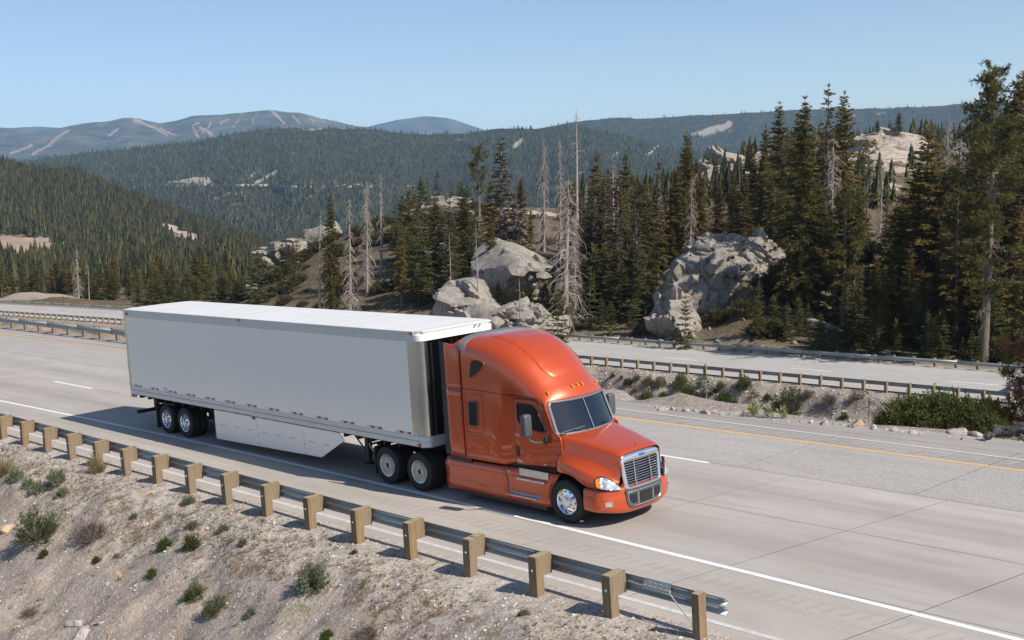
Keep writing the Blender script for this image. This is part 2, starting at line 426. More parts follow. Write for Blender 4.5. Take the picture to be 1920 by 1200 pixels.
# ---- near highway: slabs of concrete with open joints -------------------------
def curve_in(x):                                  # the lane edge bends a little away at both ends
    return -.0009*min(abs(x-11), 34)**2
road = MB().box(-260, 70, -4.52, 10.2, -.35, -.0075).build('road', M['joint'])
tag(road, kind='structure')
def slab(x0, x1, ya, yb, skew, mat, name='concrete_slab', g=.0095):
    def q(x, y): return (x+skew*y, y)
    gx_ = g*1.5; pts = [q(x0+gx_, ya+g), q(x1-gx_, ya+g), q(x1-gx_, yb-g), q(x0+gx_, yb-g)]
    v = [(x, y, -.0070) for x, y in pts]+[(x, y, 0.) for x, y in pts]
    MB().add(v, [(3, 2, 1, 0), (4, 5, 6, 7), (0, 1, 5, 4), (1, 2, 6, 5), (2, 3, 7, 6), (3, 0, 4, 7)]).build(name, mat, road, fix=False)
xs = [21.75-4.05*k for k in range(-3, 17)]; xs = sorted(xs)
strips = [(-4.5, -1.56, M['shoulder']), (-1.56, 1.78, M['conc']), (1.78, 5.08, M['conc2'])]
for ya, yb, mt in strips:
    for i in range(len(xs)-1): slab(xs[i], xs[i+1], ya, yb, .205, mt)
    slab(-255, xs[0], ya, yb, .205, mt); slab(xs[-1], 66, ya, yb, .205, mt)
xl = sorted([20.75-4.9*k for k in range(-2, 14)])
for i in range(len(xl)-1): slab(xl[i], xl[i+1], 5.08, 8.62, .07, M['agg'])
slab(-255, xl[0], 5.08, 8.62, .07, M['agg']); slab(xl[-1], 66, 5.08, 8.62, .07, M['agg'])
for i in range(len(xl)-1): slab(xl[i], xl[i+1], 8.62, 10.1, .07, M['inner'])
slab(-255, xl[0], 8.62, 10.1, .07, M['inner']); slab(xl[-1], 66, 8.62, 10.1, .07, M['inner'])
k_ = MB()                                          # widened asphalt verge of the inner shoulder
rows = []
rg = random.Random(4)
for x in np.arange(9, 66, .5):
    e = 10.12+.7*float(smooth(9, 17, x))+.55*float(smooth(17, 24, x))+rg.uniform(-.07, .07)
    rows.append([(x, 10.06, .004), (x, (10.06+e)/2, .004), (x, e, .004), (x, e+.12, -.06)])
k_.grid(rows).build('asphalt_verge', M['inner'], road, smooth=50)

def strip(name, pts, wd, mat, z=.004, parent=road):
    rows = []
    for i, (x, y) in enumerate(pts): rows.append([(x, y-wd/2, z), (x, y+wd/2, z)])
    return MB().grid(rows).build(name, mat, parent)
strip('edge_line', [(x, -1.40+curve_in(x)) for x in np.arange(-200, 66, 2.)], .14, M['wline'])
strip('yellow_line', [(x, 8.40+.00018*min(0, x-15)**2*(1 if x > -60 else 0)+(1.01 if x <= -60 else 0)) for x in np.arange(-200, 66, 2.)], .13, M['yline'], .0045)
strip('ghost_line', [(x, -4.06) for x in np.arange(-120, 66, 3.)], .12, M['wworn'])
strip('ghost_line', [(x, 9.45) for x in np.arange(-60, 66, 3.)], .10, M['wworn'], .0085)
for kx in range(-6, 4):
    x = .7+14.63*kx; strip('lane_dash', [(x, 1.74), (x+3.9, 1.74)], .14, M['wline'])
for x in (16.4, 31.0): strip('lane_dash', [(x, 5.08), (x+3.8, 5.03)], .13, M['wline'])
rb = MB(); rg = random.Random(5)
for i in range(210):                               # rumble strip ground into the shoulder
    x = -30+i*.32; y = -2.35+rg.uniform(-.03, .03); a = rg.uniform(.25, .42)
    rb.add([(x-.02, y-.2, .0042), (x+.03, y-.2, .0042), (x+a*.3+.05, y+.2, .0042), (x+a*.3, y+.2, .0042)], [(0, 1, 2, 3)])
for i in range(60):
    x = -16+i*.85; y = 9.02
    rb.add([(x, y-.25, .0062), (x+.16, y-.25, .0062), (x+.3, y+.22, .0062), (x+.14, y+.22, .0062)], [(0, 1, 2, 3)])
rb.build('rumble_strip', M['rumble'], road)

# ---- embankment on the near side ------------------------------------------------
def bank_z(X, Y):
    X = np.asarray(X, float); Y = np.asarray(Y, float)
    t = -Y-4.42
    crest = 1.55+.35*np.sin(X*.21+1)+.8*smooth(12, 27, X)-.3*smooth(6, -4, X)
    s = t-crest; s = np.where(s < -1, 0, np.where(s > 1, s, (s+1)**2/4))
    z = -.035*np.clip(t, 0, 2)-.53*s
    P = np.stack([X, Y, X*0], -1); gr = smooth(.15, 2.2, t)
    # gullies run straight down the slope
    z = z+gr*(.20*fbm(P*.45, 3)+.065*fbm(P*2.1, 4)+(.10*vnoise(P*np.array([1.5, .30, 1]))-.10*np.abs(vnoise(P*np.array([.75, .16, 1])+3)))*smooth(1.6, 3.5, t))
    z = z+.012*fbm(P*6, 2)*smooth(.02, .5, t)+.04*np.exp(-((t-.5)/.5)**2)
    return z-.005
Xs = np.concatenate([np.arange(-70, -12, 1.5), np.arange(-12, 30, .1), np.arange(30, 70, 1.5)])
Ys = np.concatenate([np.arange(-4.40, -14, -.1), np.arange(-14, -30, -.8)])
GX, GY = np.meshgrid(Xs, Ys, indexing='ij'); GZ = bank_z(GX, GY)
def grid_faces(a, b):
    i, j = np.meshgrid(np.arange(a-1), np.arange(b-1), indexing='ij'); q = i*b+j
    return np.stack([q, q+1, q+b+1, q+b], -1).reshape(-1, 4)
t = -GY-4.42; moss = np.exp(-((t-1.7)/1.25)**2)*.95+.12
moss = moss*(.55+.45*smooth(-.4, .5, fbm(np.stack([GX, GY, GX*0], -1)*.4, 3)))
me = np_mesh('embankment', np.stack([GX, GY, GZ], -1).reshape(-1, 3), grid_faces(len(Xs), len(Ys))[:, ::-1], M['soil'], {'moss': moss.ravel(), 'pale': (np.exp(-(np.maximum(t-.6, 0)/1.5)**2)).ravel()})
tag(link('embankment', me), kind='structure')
def hit(px, py, zf, d0=12, d1=140, n=1200):
    ds = np.linspace(d0, d1, n); P = CAM[None]+ray(px, py)[None]*ds[:, None]
    g = P[:, 2]-zf(P[:, 0], P[:, 1]); k = np.argmax(g < 0)
    return P[k] if g.min() < 0 else P[-1]

# ---- median between the carriageways ------------------------------------------------
ZF = -9.93
def far_off(X):
    X = np.asarray(X, float); return np.where(X < -36, -.000245*(X+36)**2, 0.)
def median_z(X, Y):
    X = np.asarray(X, float); Y = np.asarray(Y, float); Yo = Y-far_off(X)
    P = np.stack([X, Y, X*0], -1)
    tt = (Y-12.0+.5*vnoise(P*.35)); z1 = -.03-12.4*smooth(0, 1, .5*np.clip(.62*np.where(tt > 1, tt, np.where(tt < -1, 0, (tt+1)**2/4))/12.4, 0, 2)/1.)*1. if False else -.03-np.minimum(12.45, .62*np.where(tt > 1, tt, np.where(tt < -1, 0, (tt+1)**2/4)))
    rise = smooth(56.2, 61.6, Yo+.5*vnoise(P*.2))
    scarp = .8*smooth(.2, .6, fbm(P*.16, 2))*np.exp(-((Yo-59.4)/.9)**2)
    z2 = 2.45*(rise*.65+.35*smooth(58.2, 60.4, Yo+.8*fbm(P*.25, 3)))-scarp
    z = z1+z2
    am = smooth(10.5, 12, Y)*smooth(62.2, 60.8, Yo)
    z = z+am*(.30*fbm(P*.5, 4)+.42*vnoise(P*np.array([.8, .20, 1]))*smooth(55, 58, Yo)*smooth(61.5, 60, Yo)+.12*fbm(P*2, 2))
    return np.where(Yo > 62.0, np.minimum(z, ZF-.03), z)
Xs = np.concatenate([np.arange(-260, -60, 3), np.arange(-60, 14, .35), np.arange(14, 90, 2)])
Ys = np.concatenate([np.arange(9.9, 13, .2), np.arange(13, 52, 2.5), np.arange(52, 63.2, .18)])
GX, GY = np.meshgrid(Xs, Ys, indexing='ij')
GY2 = GY+far_off(GX)*smooth(13, 50, GY); GZ = median_z(GX, GY2)
moss = .75*smooth(.05, .5, fbm(np.stack([GX, GY2, GX*0], -1)*.3, 3))*smooth(61, 59.5, GY)
me = np_mesh('median', np.stack([GX, GY2, GZ], -1).reshape(-1, 3), grid_faces(len(Xs), len(Ys)), M['bank'], {'moss': moss.ravel()})
tag(link('median', me), kind='structure')

# ---- far carriageway ------------------------------------------------
rows = []
for x in np.concatenate([np.arange(-330, -30, 4.), np.arange(-30, 80, 10.)]):
    o = float(far_off(x)); rows.append([(x, y+o, ZF) for y in (62.75, 65.5, 68.4, 71.4, 74.2)])
fr_ = MB().grid(rows).build('far_road', M['farroad']); tag(fr_, kind='structure')
def fstrip(name, x0, x1, y, wd, mat, z=.006):
    rows = [[(x, y-wd/2+float(far_off(x)), ZF+z), (x, y+wd/2+float(far_off(x)), ZF+z)] for x in np.linspace(x0, x1, max(2, int((x1-x0)/4)))]
    MB().grid(rows).build(name, mat, fr_)
for kx in range(-12, 3):
    x = -3.9+14.35*kx; fstrip('lane_dash', x, x+4.2, 68.5, .16, M['wline'])
fstrip('edge_line', -320, 70, 72.5, .13, M['wworn']); fstrip('yellow_line', -320, 70, 63.9, .12, M['wworn'])
fstrip('slab_joint', -320, 70, 65.6, .05, M['rumble'], .005)
fstrip('slab_joint', -320, 70, 70.9, .05, M['rumble'], .005)

# ---- terrain beyond: ground points read as (column, distance, height in view) ---------
CT = [ # x, depth, y(px)
 (-250,240,568),(-250,420,552),(-250,700,500),(-250,1000,430),(-250,1350,300),(-250,1500,330),
 (0,232,562),(0,300,556),(0,420,550),(0,640,505),(0,800,474),(0,960,428),(0,1150,370),(0,1350,312),(0,1550,345),
 (150,225,566),(150,300,556),(150,420,551),(150,640,510),(150,800,468),(150,960,432),(150,1150,380),(150,1350,332),(150,1550,360),
 (300,205,572),(300,300,557),(300,420,552),(300,640,515),(300,800,476),(300,960,440),(300,1200,405),(300,1350,392),(300,1550,420),
 (420,190,573),(420,240,556),(420,320,556),(420,500,535),(420,800,480),(420,1000,455),(420,1200,444),(420,1500,470),
 (520,180,560),(520,215,520),(520,250,500),(520,330,540),(520,550,535),(520,900,488),(520,1200,475),(520,1500,500),
 (600,170,552),(600,200,490),(600,230,462),(600,270,480),(600,340,560),(600,600,560),(600,1200,520),(600,1550,520),
 (700,160,555),(700,185,495),(700,215,435),(700,240,430),(700,280,470),(700,350,560),(700,700,580),(700,1550,540),
 (820,150,560),(820,175,500),(820,205,430),(820,228,392),(820,260,405),(820,320,500),(820,500,600),(820,1500,560),
 (950,135,612),(950,150,555),(950,170,490),(950,200,435),(950,230,392),(950,260,395),(950,330,470),(950,600,560),(950,1500,560),
 (1080,128,628),(1080,145,560),(1080,170,490),(1080,200,440),(1080,240,400),(1080,300,395),(1080,400,440),(1080,700,520),(1080,1500,540),
 (1220,121,636),(1220,140,570),(1220,165,500),(1220,200,450),(1220,250,410),(1220,330,370),(1220,430,365),(1220,700,460),(1220,1500,500),
 (1340,116,640),(1340,132,590),(1340,150,525),(1340,180,460),(1340,230,410),(1340,320,350),(1340,450,312),(1340,560,330),(1340,1000,420),(1340,1500,440),
 (1395,117,615),(1395,124,572),(1395,130,525),(1395,135,490),(1395,150,462),(1395,175,440),(1450,120,610),(1450,132,540),(1450,140,495),(1300,116,645),(1300,123,612),(1450,110,655),(1450,128,590),(1450,150,500),(1450,180,450),(1450,240,390),(1450,340,330),(1450,480,278),(1450,600,290),(1450,1000,380),(1450,1500,420),
 (1560,107,660),(1560,125,600),(1560,150,520),(1560,185,450),(1560,250,390),(1560,330,320),(1560,420,285),(1560,600,300),(1560,1500,400),
 (1660,103,668),(1660,122,605),(1660,150,530),(1660,190,460),(1660,250,400),(1660,310,330),(1660,360,270),(1660,410,246),(1660,480,252),(1660,800,330),(1660,1500,400),
 (1760,101,672),(1760,120,615),(1760,150,545),(1760,190,480),(1760,260,400),(1760,330,320),(1760,400,272),(1760,480,265),(1760,800,320),(1760,1500,380),
 (1880,98,678),(1880,120,620),(1880,150,555),(1880,200,480),(1880,280,390),(1880,360,320),(1880,480,280),(1880,800,300),(1880,1500,380),
 (2200,95,690),(2200,120,625),(2200,150,560),(2200,200,480),(2200,280,390),(2200,400,310),(2200,800,290),(2200,1500,380)]
CT = np.array(CT, float)
def uv(x, d): return np.stack([np.asarray(x, float)/260, np.log(np.asarray(d, float)/100)*2.6], -1)
class TPS:
    def __init__(s, P, v, lam=.004):
        s.P = P; n = len(P); d = np.linalg.norm(P[:, None]-P[None], axis=-1)
        K = d+lam*0; K = -K; K[np.arange(n), np.arange(n)] -= lam
        A = np.zeros((n+3, n+3)); A[:n, :n] = K; A[:n, n] = 1; A[:n, n+1:] = P; A[n, :n] = 1; A[n+1:, :n] = P.T
        b = np.zeros(n+3); b[:n] = v; s.w = np.linalg.solve(A, b)
    def __call__(s, Q):
        sh = Q.shape[:-1]; Q = Q.reshape(-1, 2); out = np.zeros(len(Q))
        for a in range(0, len(Q), 20000):
            q = Q[a:a+20000]; d = np.linalg.norm(q[:, None]-s.P[None], axis=-1)
            out[a:a+20000] = -d@s.w[:-3]+s.w[-3]+q@s.w[-2:]
        return out.reshape(sh)
_tps = TPS(uv(CT[:, 0], CT[:, 1]), CT[:, 2])
def road_edge(x):
    """distance and height in view of the outer edge of the far carriageway in column x"""
    a = RGT*F_PX-(x-960)*FWD                        # (P-C).a = 0
    X = -100.
    for _ in range(6):
        Y = 74.15+float(far_off(X)); X = CAM[0]-((Y-CAM[1])*a[1]+(ZF-.06-CAM[2])*a[2])/a[0]
    px, py, d = proj((X, Y, ZF-.06)); return d, py
NX, ND = 300, 230
tx = np.linspace(-330, 2300, NX); RE = np.array([road_edge(x) for x in tx])
def terr_y(x, d):
    x = np.asarray(x, float); d = np.asarray(d, float)
    d0 = np.interp(x, tx, RE[:, 0]); y0 = np.interp(x, tx, RE[:, 1])
    y = _tps(uv(np.clip(x, -250, 2200), d)); b = _tps(uv(np.clip(x, -250, 2200), d0))
    return y+(y0-b)*np.exp(-np.maximum(d-d0, 0)/9.)
def terr(x, d, sink=0.):
    P = CAM+ray(x, float(terr_y(x, d)))*d; return P-np.array(UPW)*sink
s_ = np.linspace(0, 1, ND)**1.25
DD = RE[:, 0][:, None]*(1560/RE[:, 0][:, None])**s_[None]
XX = np.repeat(tx[:, None], ND, 1); YY = terr_y(XX, DD)
Pt = CAM+FWD*DD[..., None]+RGT*((XX-960)/F_PX*DD)[..., None]+UPC*((600-YY)/F_PX*DD)[..., None]
amp = np.clip((DD-RE[:, 0][:, None])/14, 0, 1)*np.clip(DD/200, .4, 3.)
Pt = Pt+UPW*(amp*(.55*fbm(Pt*.09, 4)+.22*fbm(Pt*.5, 2)))[..., None]
bare = np.zeros_like(DD)
def patch(x, d, rx, rd, v=1.):
    global bare
    bare = np.maximum(bare, v*np.exp(-(((XX-x)/rx)**2+((np.log(DD)-math.log(d))/rd)**2)**2))
patch(1660, 372, 85, .24); patch(1590, 400, 55, .22); patch(1380, 440, 75, .24); patch(1330, 380, 60, .15); patch(1260, 360, 60, .2, .8)
patch(60, 850, 90, .06, .95); patch(-60, 860, 120, .08, .95); patch(150, 860, 45, .03, .8)
patch(355, 1010, 30, .06, .9); patch(395, 930, 30, .05, .8); patch(320, 1060, 26, .05, .8); patch(385, 790, 42, .035, .8); patch(300, 780, 30, .02, .5)
patch(820, 222, 60, .06, .7); patch(1000, 235, 60, .05, .7); patch(560, 235, 40, .08, .7); patch(520, 225, 40, .07, .7); patch(480, 205, 50, .1, .5); patch(890, 172, 60, .05, .4)
edge = np.exp(-(DD-RE[:, 0][:, None])/1.6)          # sandy verge behind the rail
bare2 = np.clip(bare*(.8+1.3*fbm(Pt*.06, 4)), 0, 1)
k = NT('forest_floor'); p = k.geo()
n1 = k.noise(p, .12, 6, .62); n2 = k.noise(p, .5, 6, .65); n3 = k.noise(p, 2.4, 5, .7)
col = k.mix(k.ramp(n1, [(.36, 0.), (.62, 1.)]), (.100, .070, .046), (.085, .080, .034))
col = k.mix(k.ramp(n2, [(.45, 0.), (.6, .8)]), col, (.165, .115, .075))
col = k.mix(k.ramp(n3, [(.60, 0.), (.66, .7)]), col, (.33, .295, .26))
g2 = k.mix(k.ramp(n2, [(.35, 0.), (.65, 1.)]), (.33, .265, .21), (.47, .40, .335))
g2 = k.mix(k.ramp(k.noise(k.scaled(p, (1, 1, 2.5)), .16, 6, .65, .8), [(.52, 0.), (.64, .75)]), g2, (.09, .075, .05))
msk = k.ramp(k.math('ADD', k.attr('bare'), k.math('MULTIPLY', k.math('SUBTRACT', n2, .5), .9)), [(.42, 0.), (.56, 1.)])
col = k.mix(msk, col, g2)
col = k.mix(k.attr('verge'), col, (.40, .35, .30))
col = k.mix(k.attr('cut'), col, (.33, .245, .18))
k.set('Base Color', col).set('Roughness', .95).set('Specular IOR Level', .2)
b1 = k.bump(n2, .8, .6); k.bump(n3, .7, .12, b1); M['floor'] = k.m
cut = np.exp(-(((XX-20)/110)**2+((np.log(DD)-math.log(850))/.085)**2)**2)*.9
me = np_mesh('hillside', Pt.reshape(-1, 3), grid_faces(NX, ND)[:, ::-1], M['floor'], {'bare': bare2.ravel(), 'verge': np.clip(edge, 0, 1).ravel(), 'cut': cut.ravel()})
tag(link('hillside', me), kind='structure')

# ---- ridges and mountains ------------------------------------------------
def ridge(name, prof, bot, d_top, d_bot, mat, nx, nr, x0, x1, amp, fs, bares=(), back=1.15, spur=0.):
    px, py = zip(*prof); xs = np.linspace(x0, x1, nx); yt = np.interp(xs, px, py)
    kk = np.ones(5)/5; yt = np.convolve(np.pad(yt, 2, 'edge'), kk, 'valid'); yt = yt+1.1*fbm(np.stack([xs*.03, xs*0+d_top, xs*0], -1), 4)
    yb = np.interp(xs, *zip(*bot)); s = np.linspace(0, 1, nr)
    S = np.repeat(s[None], nx, 0); X = np.repeat(xs[:, None], nr, 1)
    Y = yb[:, None]+(yt-yb)[:, None]*S; Dp = d_bot*(d_top/d_bot)**S
    if spur: Dp = Dp*(1+spur*np.sin(X*.021+3*np.sin(X*.006))*S*(1-S)*2+spur*.8*vnoise(np.stack([X*.02, S*2, X*0], -1))*S*(1-S)*3)
    P = CAM+FWD*Dp[..., None]+RGT*((X-960)/F_PX*Dp)[..., None]+UPC*((600-Y)/F_PX*Dp)[..., None]
    P = P+UPW*(amp*fbm(P*fs, 4)*(1-S*.7))[..., None]
    B = np.zeros_like(X)
    jn = np.stack([X*.09, Y*.09, X*0], -1); jx, jy = X+3.2*fbm(jn, 3), Y+2.*fbm(jn+9, 3)
    for b in bares: B = np.maximum(B, b(jx, jy)*(.98+.35*fbm(jn*3, 2)))
    last = P[:, -1:, :]; bk = CAM+(last-CAM)*back-UPW*d_top*.04         # the far side falls away
    P2 = np.concatenate([P, bk], 1); B2 = np.concatenate([B, B[:, -1:]], 1)
    me = np_mesh(name, P2.reshape(-1, 3), grid_faces(nx, nr+1)[:, ::-1], mat, {'bare': B2.ravel()})
    o = link(name, me); tag(o, kind='structure'); return X, Y, P, B
def mount_mat(name, a, b, rock, s1, s2):
    k = NT(name); p = k.geo(); n1 = k.noise(p, s1, 6, .65); n2 = k.noise(p, s2, 5, .7)
    col = k.mix(k.ramp(n1, [(.35, 0.), (.65, 1.)]), a, b)
    col = k.mix(.6, col, k.ramp(n2, [(.3, .12), (.7, .85)]), 'SOFT_LIGHT')
    col = k.mix(k.ramp(n1, [(.62, 0.), (.75, .6)]), col, rock)
    m_ = k.ramp(k.math('ADD', k.attr('bare'), k.math('MULTIPLY', k.math('SUBTRACT', n2, .5), 1.5)), [(.42, 0.), (.66, 1.)])
    k.set('Base Color', k.mix(m_, col, rock)).set('Roughness', 1.).set('Specular IOR Level', .1)
    b1 = k.bump(n1, .9, .22/s1); k.bump(n2, .9, .35/s2, b1); return k.m
def seg(x0, y0, x1, y1, wd):
    def f(X, Y):
        dx, dy = x1-x0, y1-y0; t = np.clip(((X-x0)*dx+(Y-y0)*dy)/(dx*dx+dy*dy), 0, 1)
        return np.exp(-(((X-x0-t*dx)**2+(Y-y0-t*dy)**2)/(wd*wd))**1.5)
    return f
def blob(x, y, rx, ry): return lambda X, Y: np.exp(-(((X-x)/rx)**2+((Y-y)/ry)**2)**2)
M['mount'] = mount_mat('far_mountain_forest', (.018, .026, .016), (.13, .12, .08), (.30, .205, .145), .0045, .022)
M['hump'] = mount_mat('distant_ridge_forest', (.02, .03, .02), (.10, .10, .07), (.09, .09, .06), .004, .02)
M['midfloor'] = mount_mat('mid_ridge_floor', (.022, .030, .016), (.055, .055, .030), (.29, .25, .205), .02, .07)
far_prof = [(-400,262),(-200,250),(-60,244),(0,240),(50,245),(100,242),(140,234),(200,227),(235,221),(262,221),(300,232),(360,219),(413,215),(470,209),(510,207),(560,212),(600,221),(650,233),(720,245),(800,262),(900,280)]
runs = [(60,290,130,244,3.2),(20,288,60,272,2.6),(508,208,535,232,2.4),(480,212,470,235,1.8),(455,213,438,238,1.8),(430,222,412,232,2.2),(395,229,380,250,2.6),(378,238,398,252,2.2),(362,238,372,256,2.2),(362,234,375,230,1.8),(550,216,563,231,1.6),(582,219,592,231,1.6),(600,222,610,229,1.6),(250,224,290,241,2.6),(290,241,315,252,2.6),(300,240,335,252,2),(205,252,222,240,2)]
ridge('far_mountain', far_prof, [(-400, 330), (900, 330)], 9500, 6500, M['mount'], 520, 90, -400, 900, 22, .0016, [seg(*r) for r in runs], spur=.05)
ridge('distant_ridge', [(-400,243),(-60,242),(30,240),(75,237),(120,239),(300,262),(560,262),(650,248),(690,238),(735,226),(790,219),(840,222),(885,236),(930,250),(1100,262)], [(-400, 320), (1100, 320)], 13000, 11000, M['hump'], 300, 24, -400, 1100, 14, .0012)
right_prof = [(900,262),(1000,244),(1050,235),(1100,226),(1150,221),(1200,220),(1300,216),(1400,211),(1450,209),(1550,205),(1700,201),(1800,196),(1920,190),(2100,184),(2400,180)]
rX, rY, rP, rB = ridge('right_ridge', right_prof, [(900, 380), (2400, 380)], 5400, 3400, M['midfloor'], 320, 60, 900, 2400, 10, .004,
    [seg(1318, 250, 1368, 233, 7), seg(1300, 250, 1330, 246, 4), blob(1650, 214, 12, 2.5), blob(1600, 216, 6, 2)], spur=.05)
mid_prof = [(-400,352),(-100,325),(20,305),(80,297),(150,288),(250,279),(350,269),(400,257),(440,250),(500,243),(560,240),(640,240),(720,247),(800,253),(880,250),(930,241),(1000,240),(1060,237),(1120,245),(1200,262),(1260,278),(1330,288),(1400,302),(1500,330),(1700,400)]
mid_bot = [(-400, 520), (100, 480), (420, 480), (600, 500), (900, 470), (1700, 470)]
mX, mY, mP, mB = ridge('mid_ridge', mid_prof, mid_bot, 3500, 1750, M['midfloor'], 420, 110, -400, 1700, 9, .006,
    [seg(318, 344, 395, 342, 3.2), seg(345, 340, 390, 337, 3.5), seg(480, 342, 517, 322, 3.2), seg(452, 340, 488, 320, 1.6), blob(535, 347, 16, 1.8), blob(607, 349, 8, 1.6), blob(662, 350, 10, 1.5),
     seg(400, 370, 455, 355, 1.8), seg(575, 372, 600, 358, 1.5), seg(962, 280, 980, 262, 4.5), seg(1140, 298, 1160, 288, 2.4), seg(1216, 288, 1234, 274, 2.6),
     blob(640, 240, 40, 2.2), blob(590, 243, 40, 2.5), seg(300, 349, 480, 346, 1.8), seg(480, 346, 700, 350, 1.2), blob(770, 349, 12, 2)], spur=.08)
# the road bench crossing the mid ridge
def ridge_pt(x, y):
    i = np.argmin((mX-x)**2+((mY-y)*1.0)**2); return mP.reshape(-1, 3)[i]
rows = []
for x in np.arange(300, 560, 8):
    p = ridge_pt(x, 347.5); tocam = CAM-p; tocam /= np.linalg.norm(tocam)
    a = p+UPW*4+tocam*14; rows.append([tuple(a), tuple(a+tocam*12), tuple(a+tocam*12-UPW*5)])
tag(MB().grid(rows).build('distant_highway', M['farroad']), kind='structure')

# ---- guardrails ------------------------------------------------
W_PROF = [(.155, 0), (.145, .012), (.118, .03), (.105, .075), (.088, .083), (.068, .083), (.050, .075), (.026, .016), (0, .006),
          (-.026, .016), (-.050, .075), (-.068, .083), (-.088, .083), (-.105, .075), (-.118, .03), (-.145, .012), (-.155, 0)]
def beam(x0, x1, y, zc, sgn, yoff=None, n=2, lap=0.):
    rows = []
    for x in np.linspace(x0, x1, n):
        o = float(yoff(x)) if yoff else 0
        rows.append([(x, y+o+sgn*(d+lap), zc+h) for h, d in W_PROF])
    return MB().grid(rows)
def post_mesh(h=.83, s=.2, below=.5, seed=0):
    rg = random.Random(seed); j = lambda: rg.uniform(-.006, .006); b = MB(); a = s/2; c = .012
    ring = lambda z, e: [(-a+e+j(), -a+e, z), (a-e+j(), -a+e, z), (a-e, a-e+j(), z), (-a+e, a-e+j(), z)]
    r0, r1, r2 = ring(-below, 0), ring(h-c, 0), ring(h+j(), c)
    b.add(r0+r1+r2, [(0, 1, 5, 4), (1, 2, 6, 5), (2, 3, 7, 6), (3, 0, 4, 7), (4, 5, 9, 8), (5, 6, 10, 9), (6, 7, 11, 10), (7, 4, 8, 11)])
    b.add(r2, [(0, 1, 2, 3)], 1)
    return b
post_me = [post_mesh(seed=i).mesh('post', [M['wood'], M['woodtop']]) for i in range(5)]
def block_mb(seed=0):
    rg = random.Random(seed+50); t = .835+rg.uniform(-.012, .015); b = MB()
    b.box(-.1, .1, 0, .235, .43, t-.012); b.add([(-.095, .005, t-.012), (.095, .005, t-.012), (.095, .23, t), (-.095, .23, t-.008)], [(0, 1, 2, 3)], 1)
    return b
block_me = [block_mb(i).mesh('spacer_block', [M['wood'], M['woodtop']]) for i in range(4)]
bolt_me = MB().lathe([(0, -.03), (.018, -.03), (.024, -.012), (.036, -.006), (.036, 0)], 8).mesh('bolt', M['galv'])
# near guardrail (seen from behind)
g1 = empty('guardrail', (10, -4.9, 0))
tag(g1, 'galvanised guardrail on timber posts along the foreground shoulder, with an open end and anchor cable', 'guardrail')
px_ = [27.30-1.857*i for i in range(1, 23)]
rg = random.Random(11)
for i, x in enumerate(px_):
    p = link('post', post_me[i % 5], g1, (x-10, -4.95+4.9+rg.uniform(-.015, .015), -.04+rg.uniform(-.02, .02)))
    p.rotation_euler = (rg.uniform(-.02, .02), rg.uniform(-.02, .02), rg.uniform(-.04, .04))
    link('spacer_block', block_me[i % 4], p, (0, .102, 0)); link('bolt', bolt_me, p, (0, -.101, .56))
ep = MB()
ep.box(-.075, .075, -.10, .10, -.5, .84); ep.add([(-.073, -.098, .842), (.073, -.098, .842), (.073, .098, .846), (-.073, .098, .846)], [(0, 1, 2, 3)], 1)
link('post', ep.mesh('end_post', [M['wood'], M['woodtop']]), g1, (27.27-10, -4.80+4.9, -.04))
ends = [27.66]+[px_[i]-.25 for i in range(1, 22, 2)]
for i in range(len(ends)-1):
    beam(ends[i+1]-.13-10, ends[i]-10, -4.598+4.9, .575, 1, n=2, lap=.004*(i % 2)).build('rail', M['galv'], g1, smooth=60, solid=.004)
# cable anchor bracket and anchor cable near the end
ab = MB().box(25.95-10, 26.55-10, -4.67+4.9, -4.61+4.9, .56, .63); ab.add([(15.95, .23, .55), (16.55, .23, .55), (16.55, .30, .74), (15.95, .30, .74)], [(0, 1, 2, 3)])
for q in range(4): ab.lathe([(0, -.01), (.016, -.01), (.016, .004)], 8, (16.1+q*.12, .268, .69))
ab.build('anchor_bracket', M['galv'], g1, bevel=.006)
MB().tube([(15.6, .26, .62), (16.0, .235, .60), (16.58, .22, .57), (17.15, .18, .10), (17.2, .17, .0)], .012, 6).build('anchor_cable', M['galv'], g1)
# inner guardrail of the near carriageway, far left
g2 = empty('guardrail', (-40, 10.7, 0))
tag(g2, 'short guardrail on the inner shoulder beside the yellow line, behind the trailer rear', 'guardrail')
for i in range(30):
    x = -3.9-2.235*i
    p = link('post', post_me[i % 5], g2, (x+40, .06, -.06)); q = link('spacer_block', block_me[i % 4], p, (0, -.102, 0)); q.rotation_euler = (0, 0, math.pi)
for i in range(15): beam(-3.9-4.47*(i+1)+40-.1, -3.9-4.47*i+40, -.275, .55, -1, lap=.004*(i % 2)).build('rail', M['galv'], g2, smooth=60, solid=.004)
# the two rails of the far carriageway
pb_me = [(lambda b: (b.add(*[(lambda q: (q.v, q.f))(block_mb(i))][0]), b)[1])(post_mesh(seed=i)).mesh('post', [M['wood'], M['woodtop']]) for i in range(4)]
g3 = empty('guardrail', (-80, 62.5, ZF))
tag(g3, 'long guardrail along the top of the bare median bank, posts towards the camera', 'guardrail')
for i in range(105):
    x = 7.5-1.905*i; p = link('post', pb_me[i % 4], g3, (x+80, float(far_off(x))-.1, -.03)); p.rotation_euler = (0, 0, rg.uniform(-.05, .05))
for i in range(27):
    xa = 7.9-7.62*i; beam(xa-7.62+80-.1, xa+80, .25, .56, 1, lambda x: far_off(x-80), 4, .004*(i % 2)).build('rail', M['galv'], g3, smooth=60, solid=.004)
g4 = empty('guardrail', (-80, 74.3, ZF))
tag(g4, 'long guardrail on the outer edge of the far carriageway, in front of the forest', 'guardrail')
for i in range(128):
    x = 9.0-1.86*i; p = link('post', pb_me[i % 4], g4, (x+80, float(far_off(x)), -.08)); p.rotation_euler = (0, 0, math.pi+rg.uniform(-.05, .05))
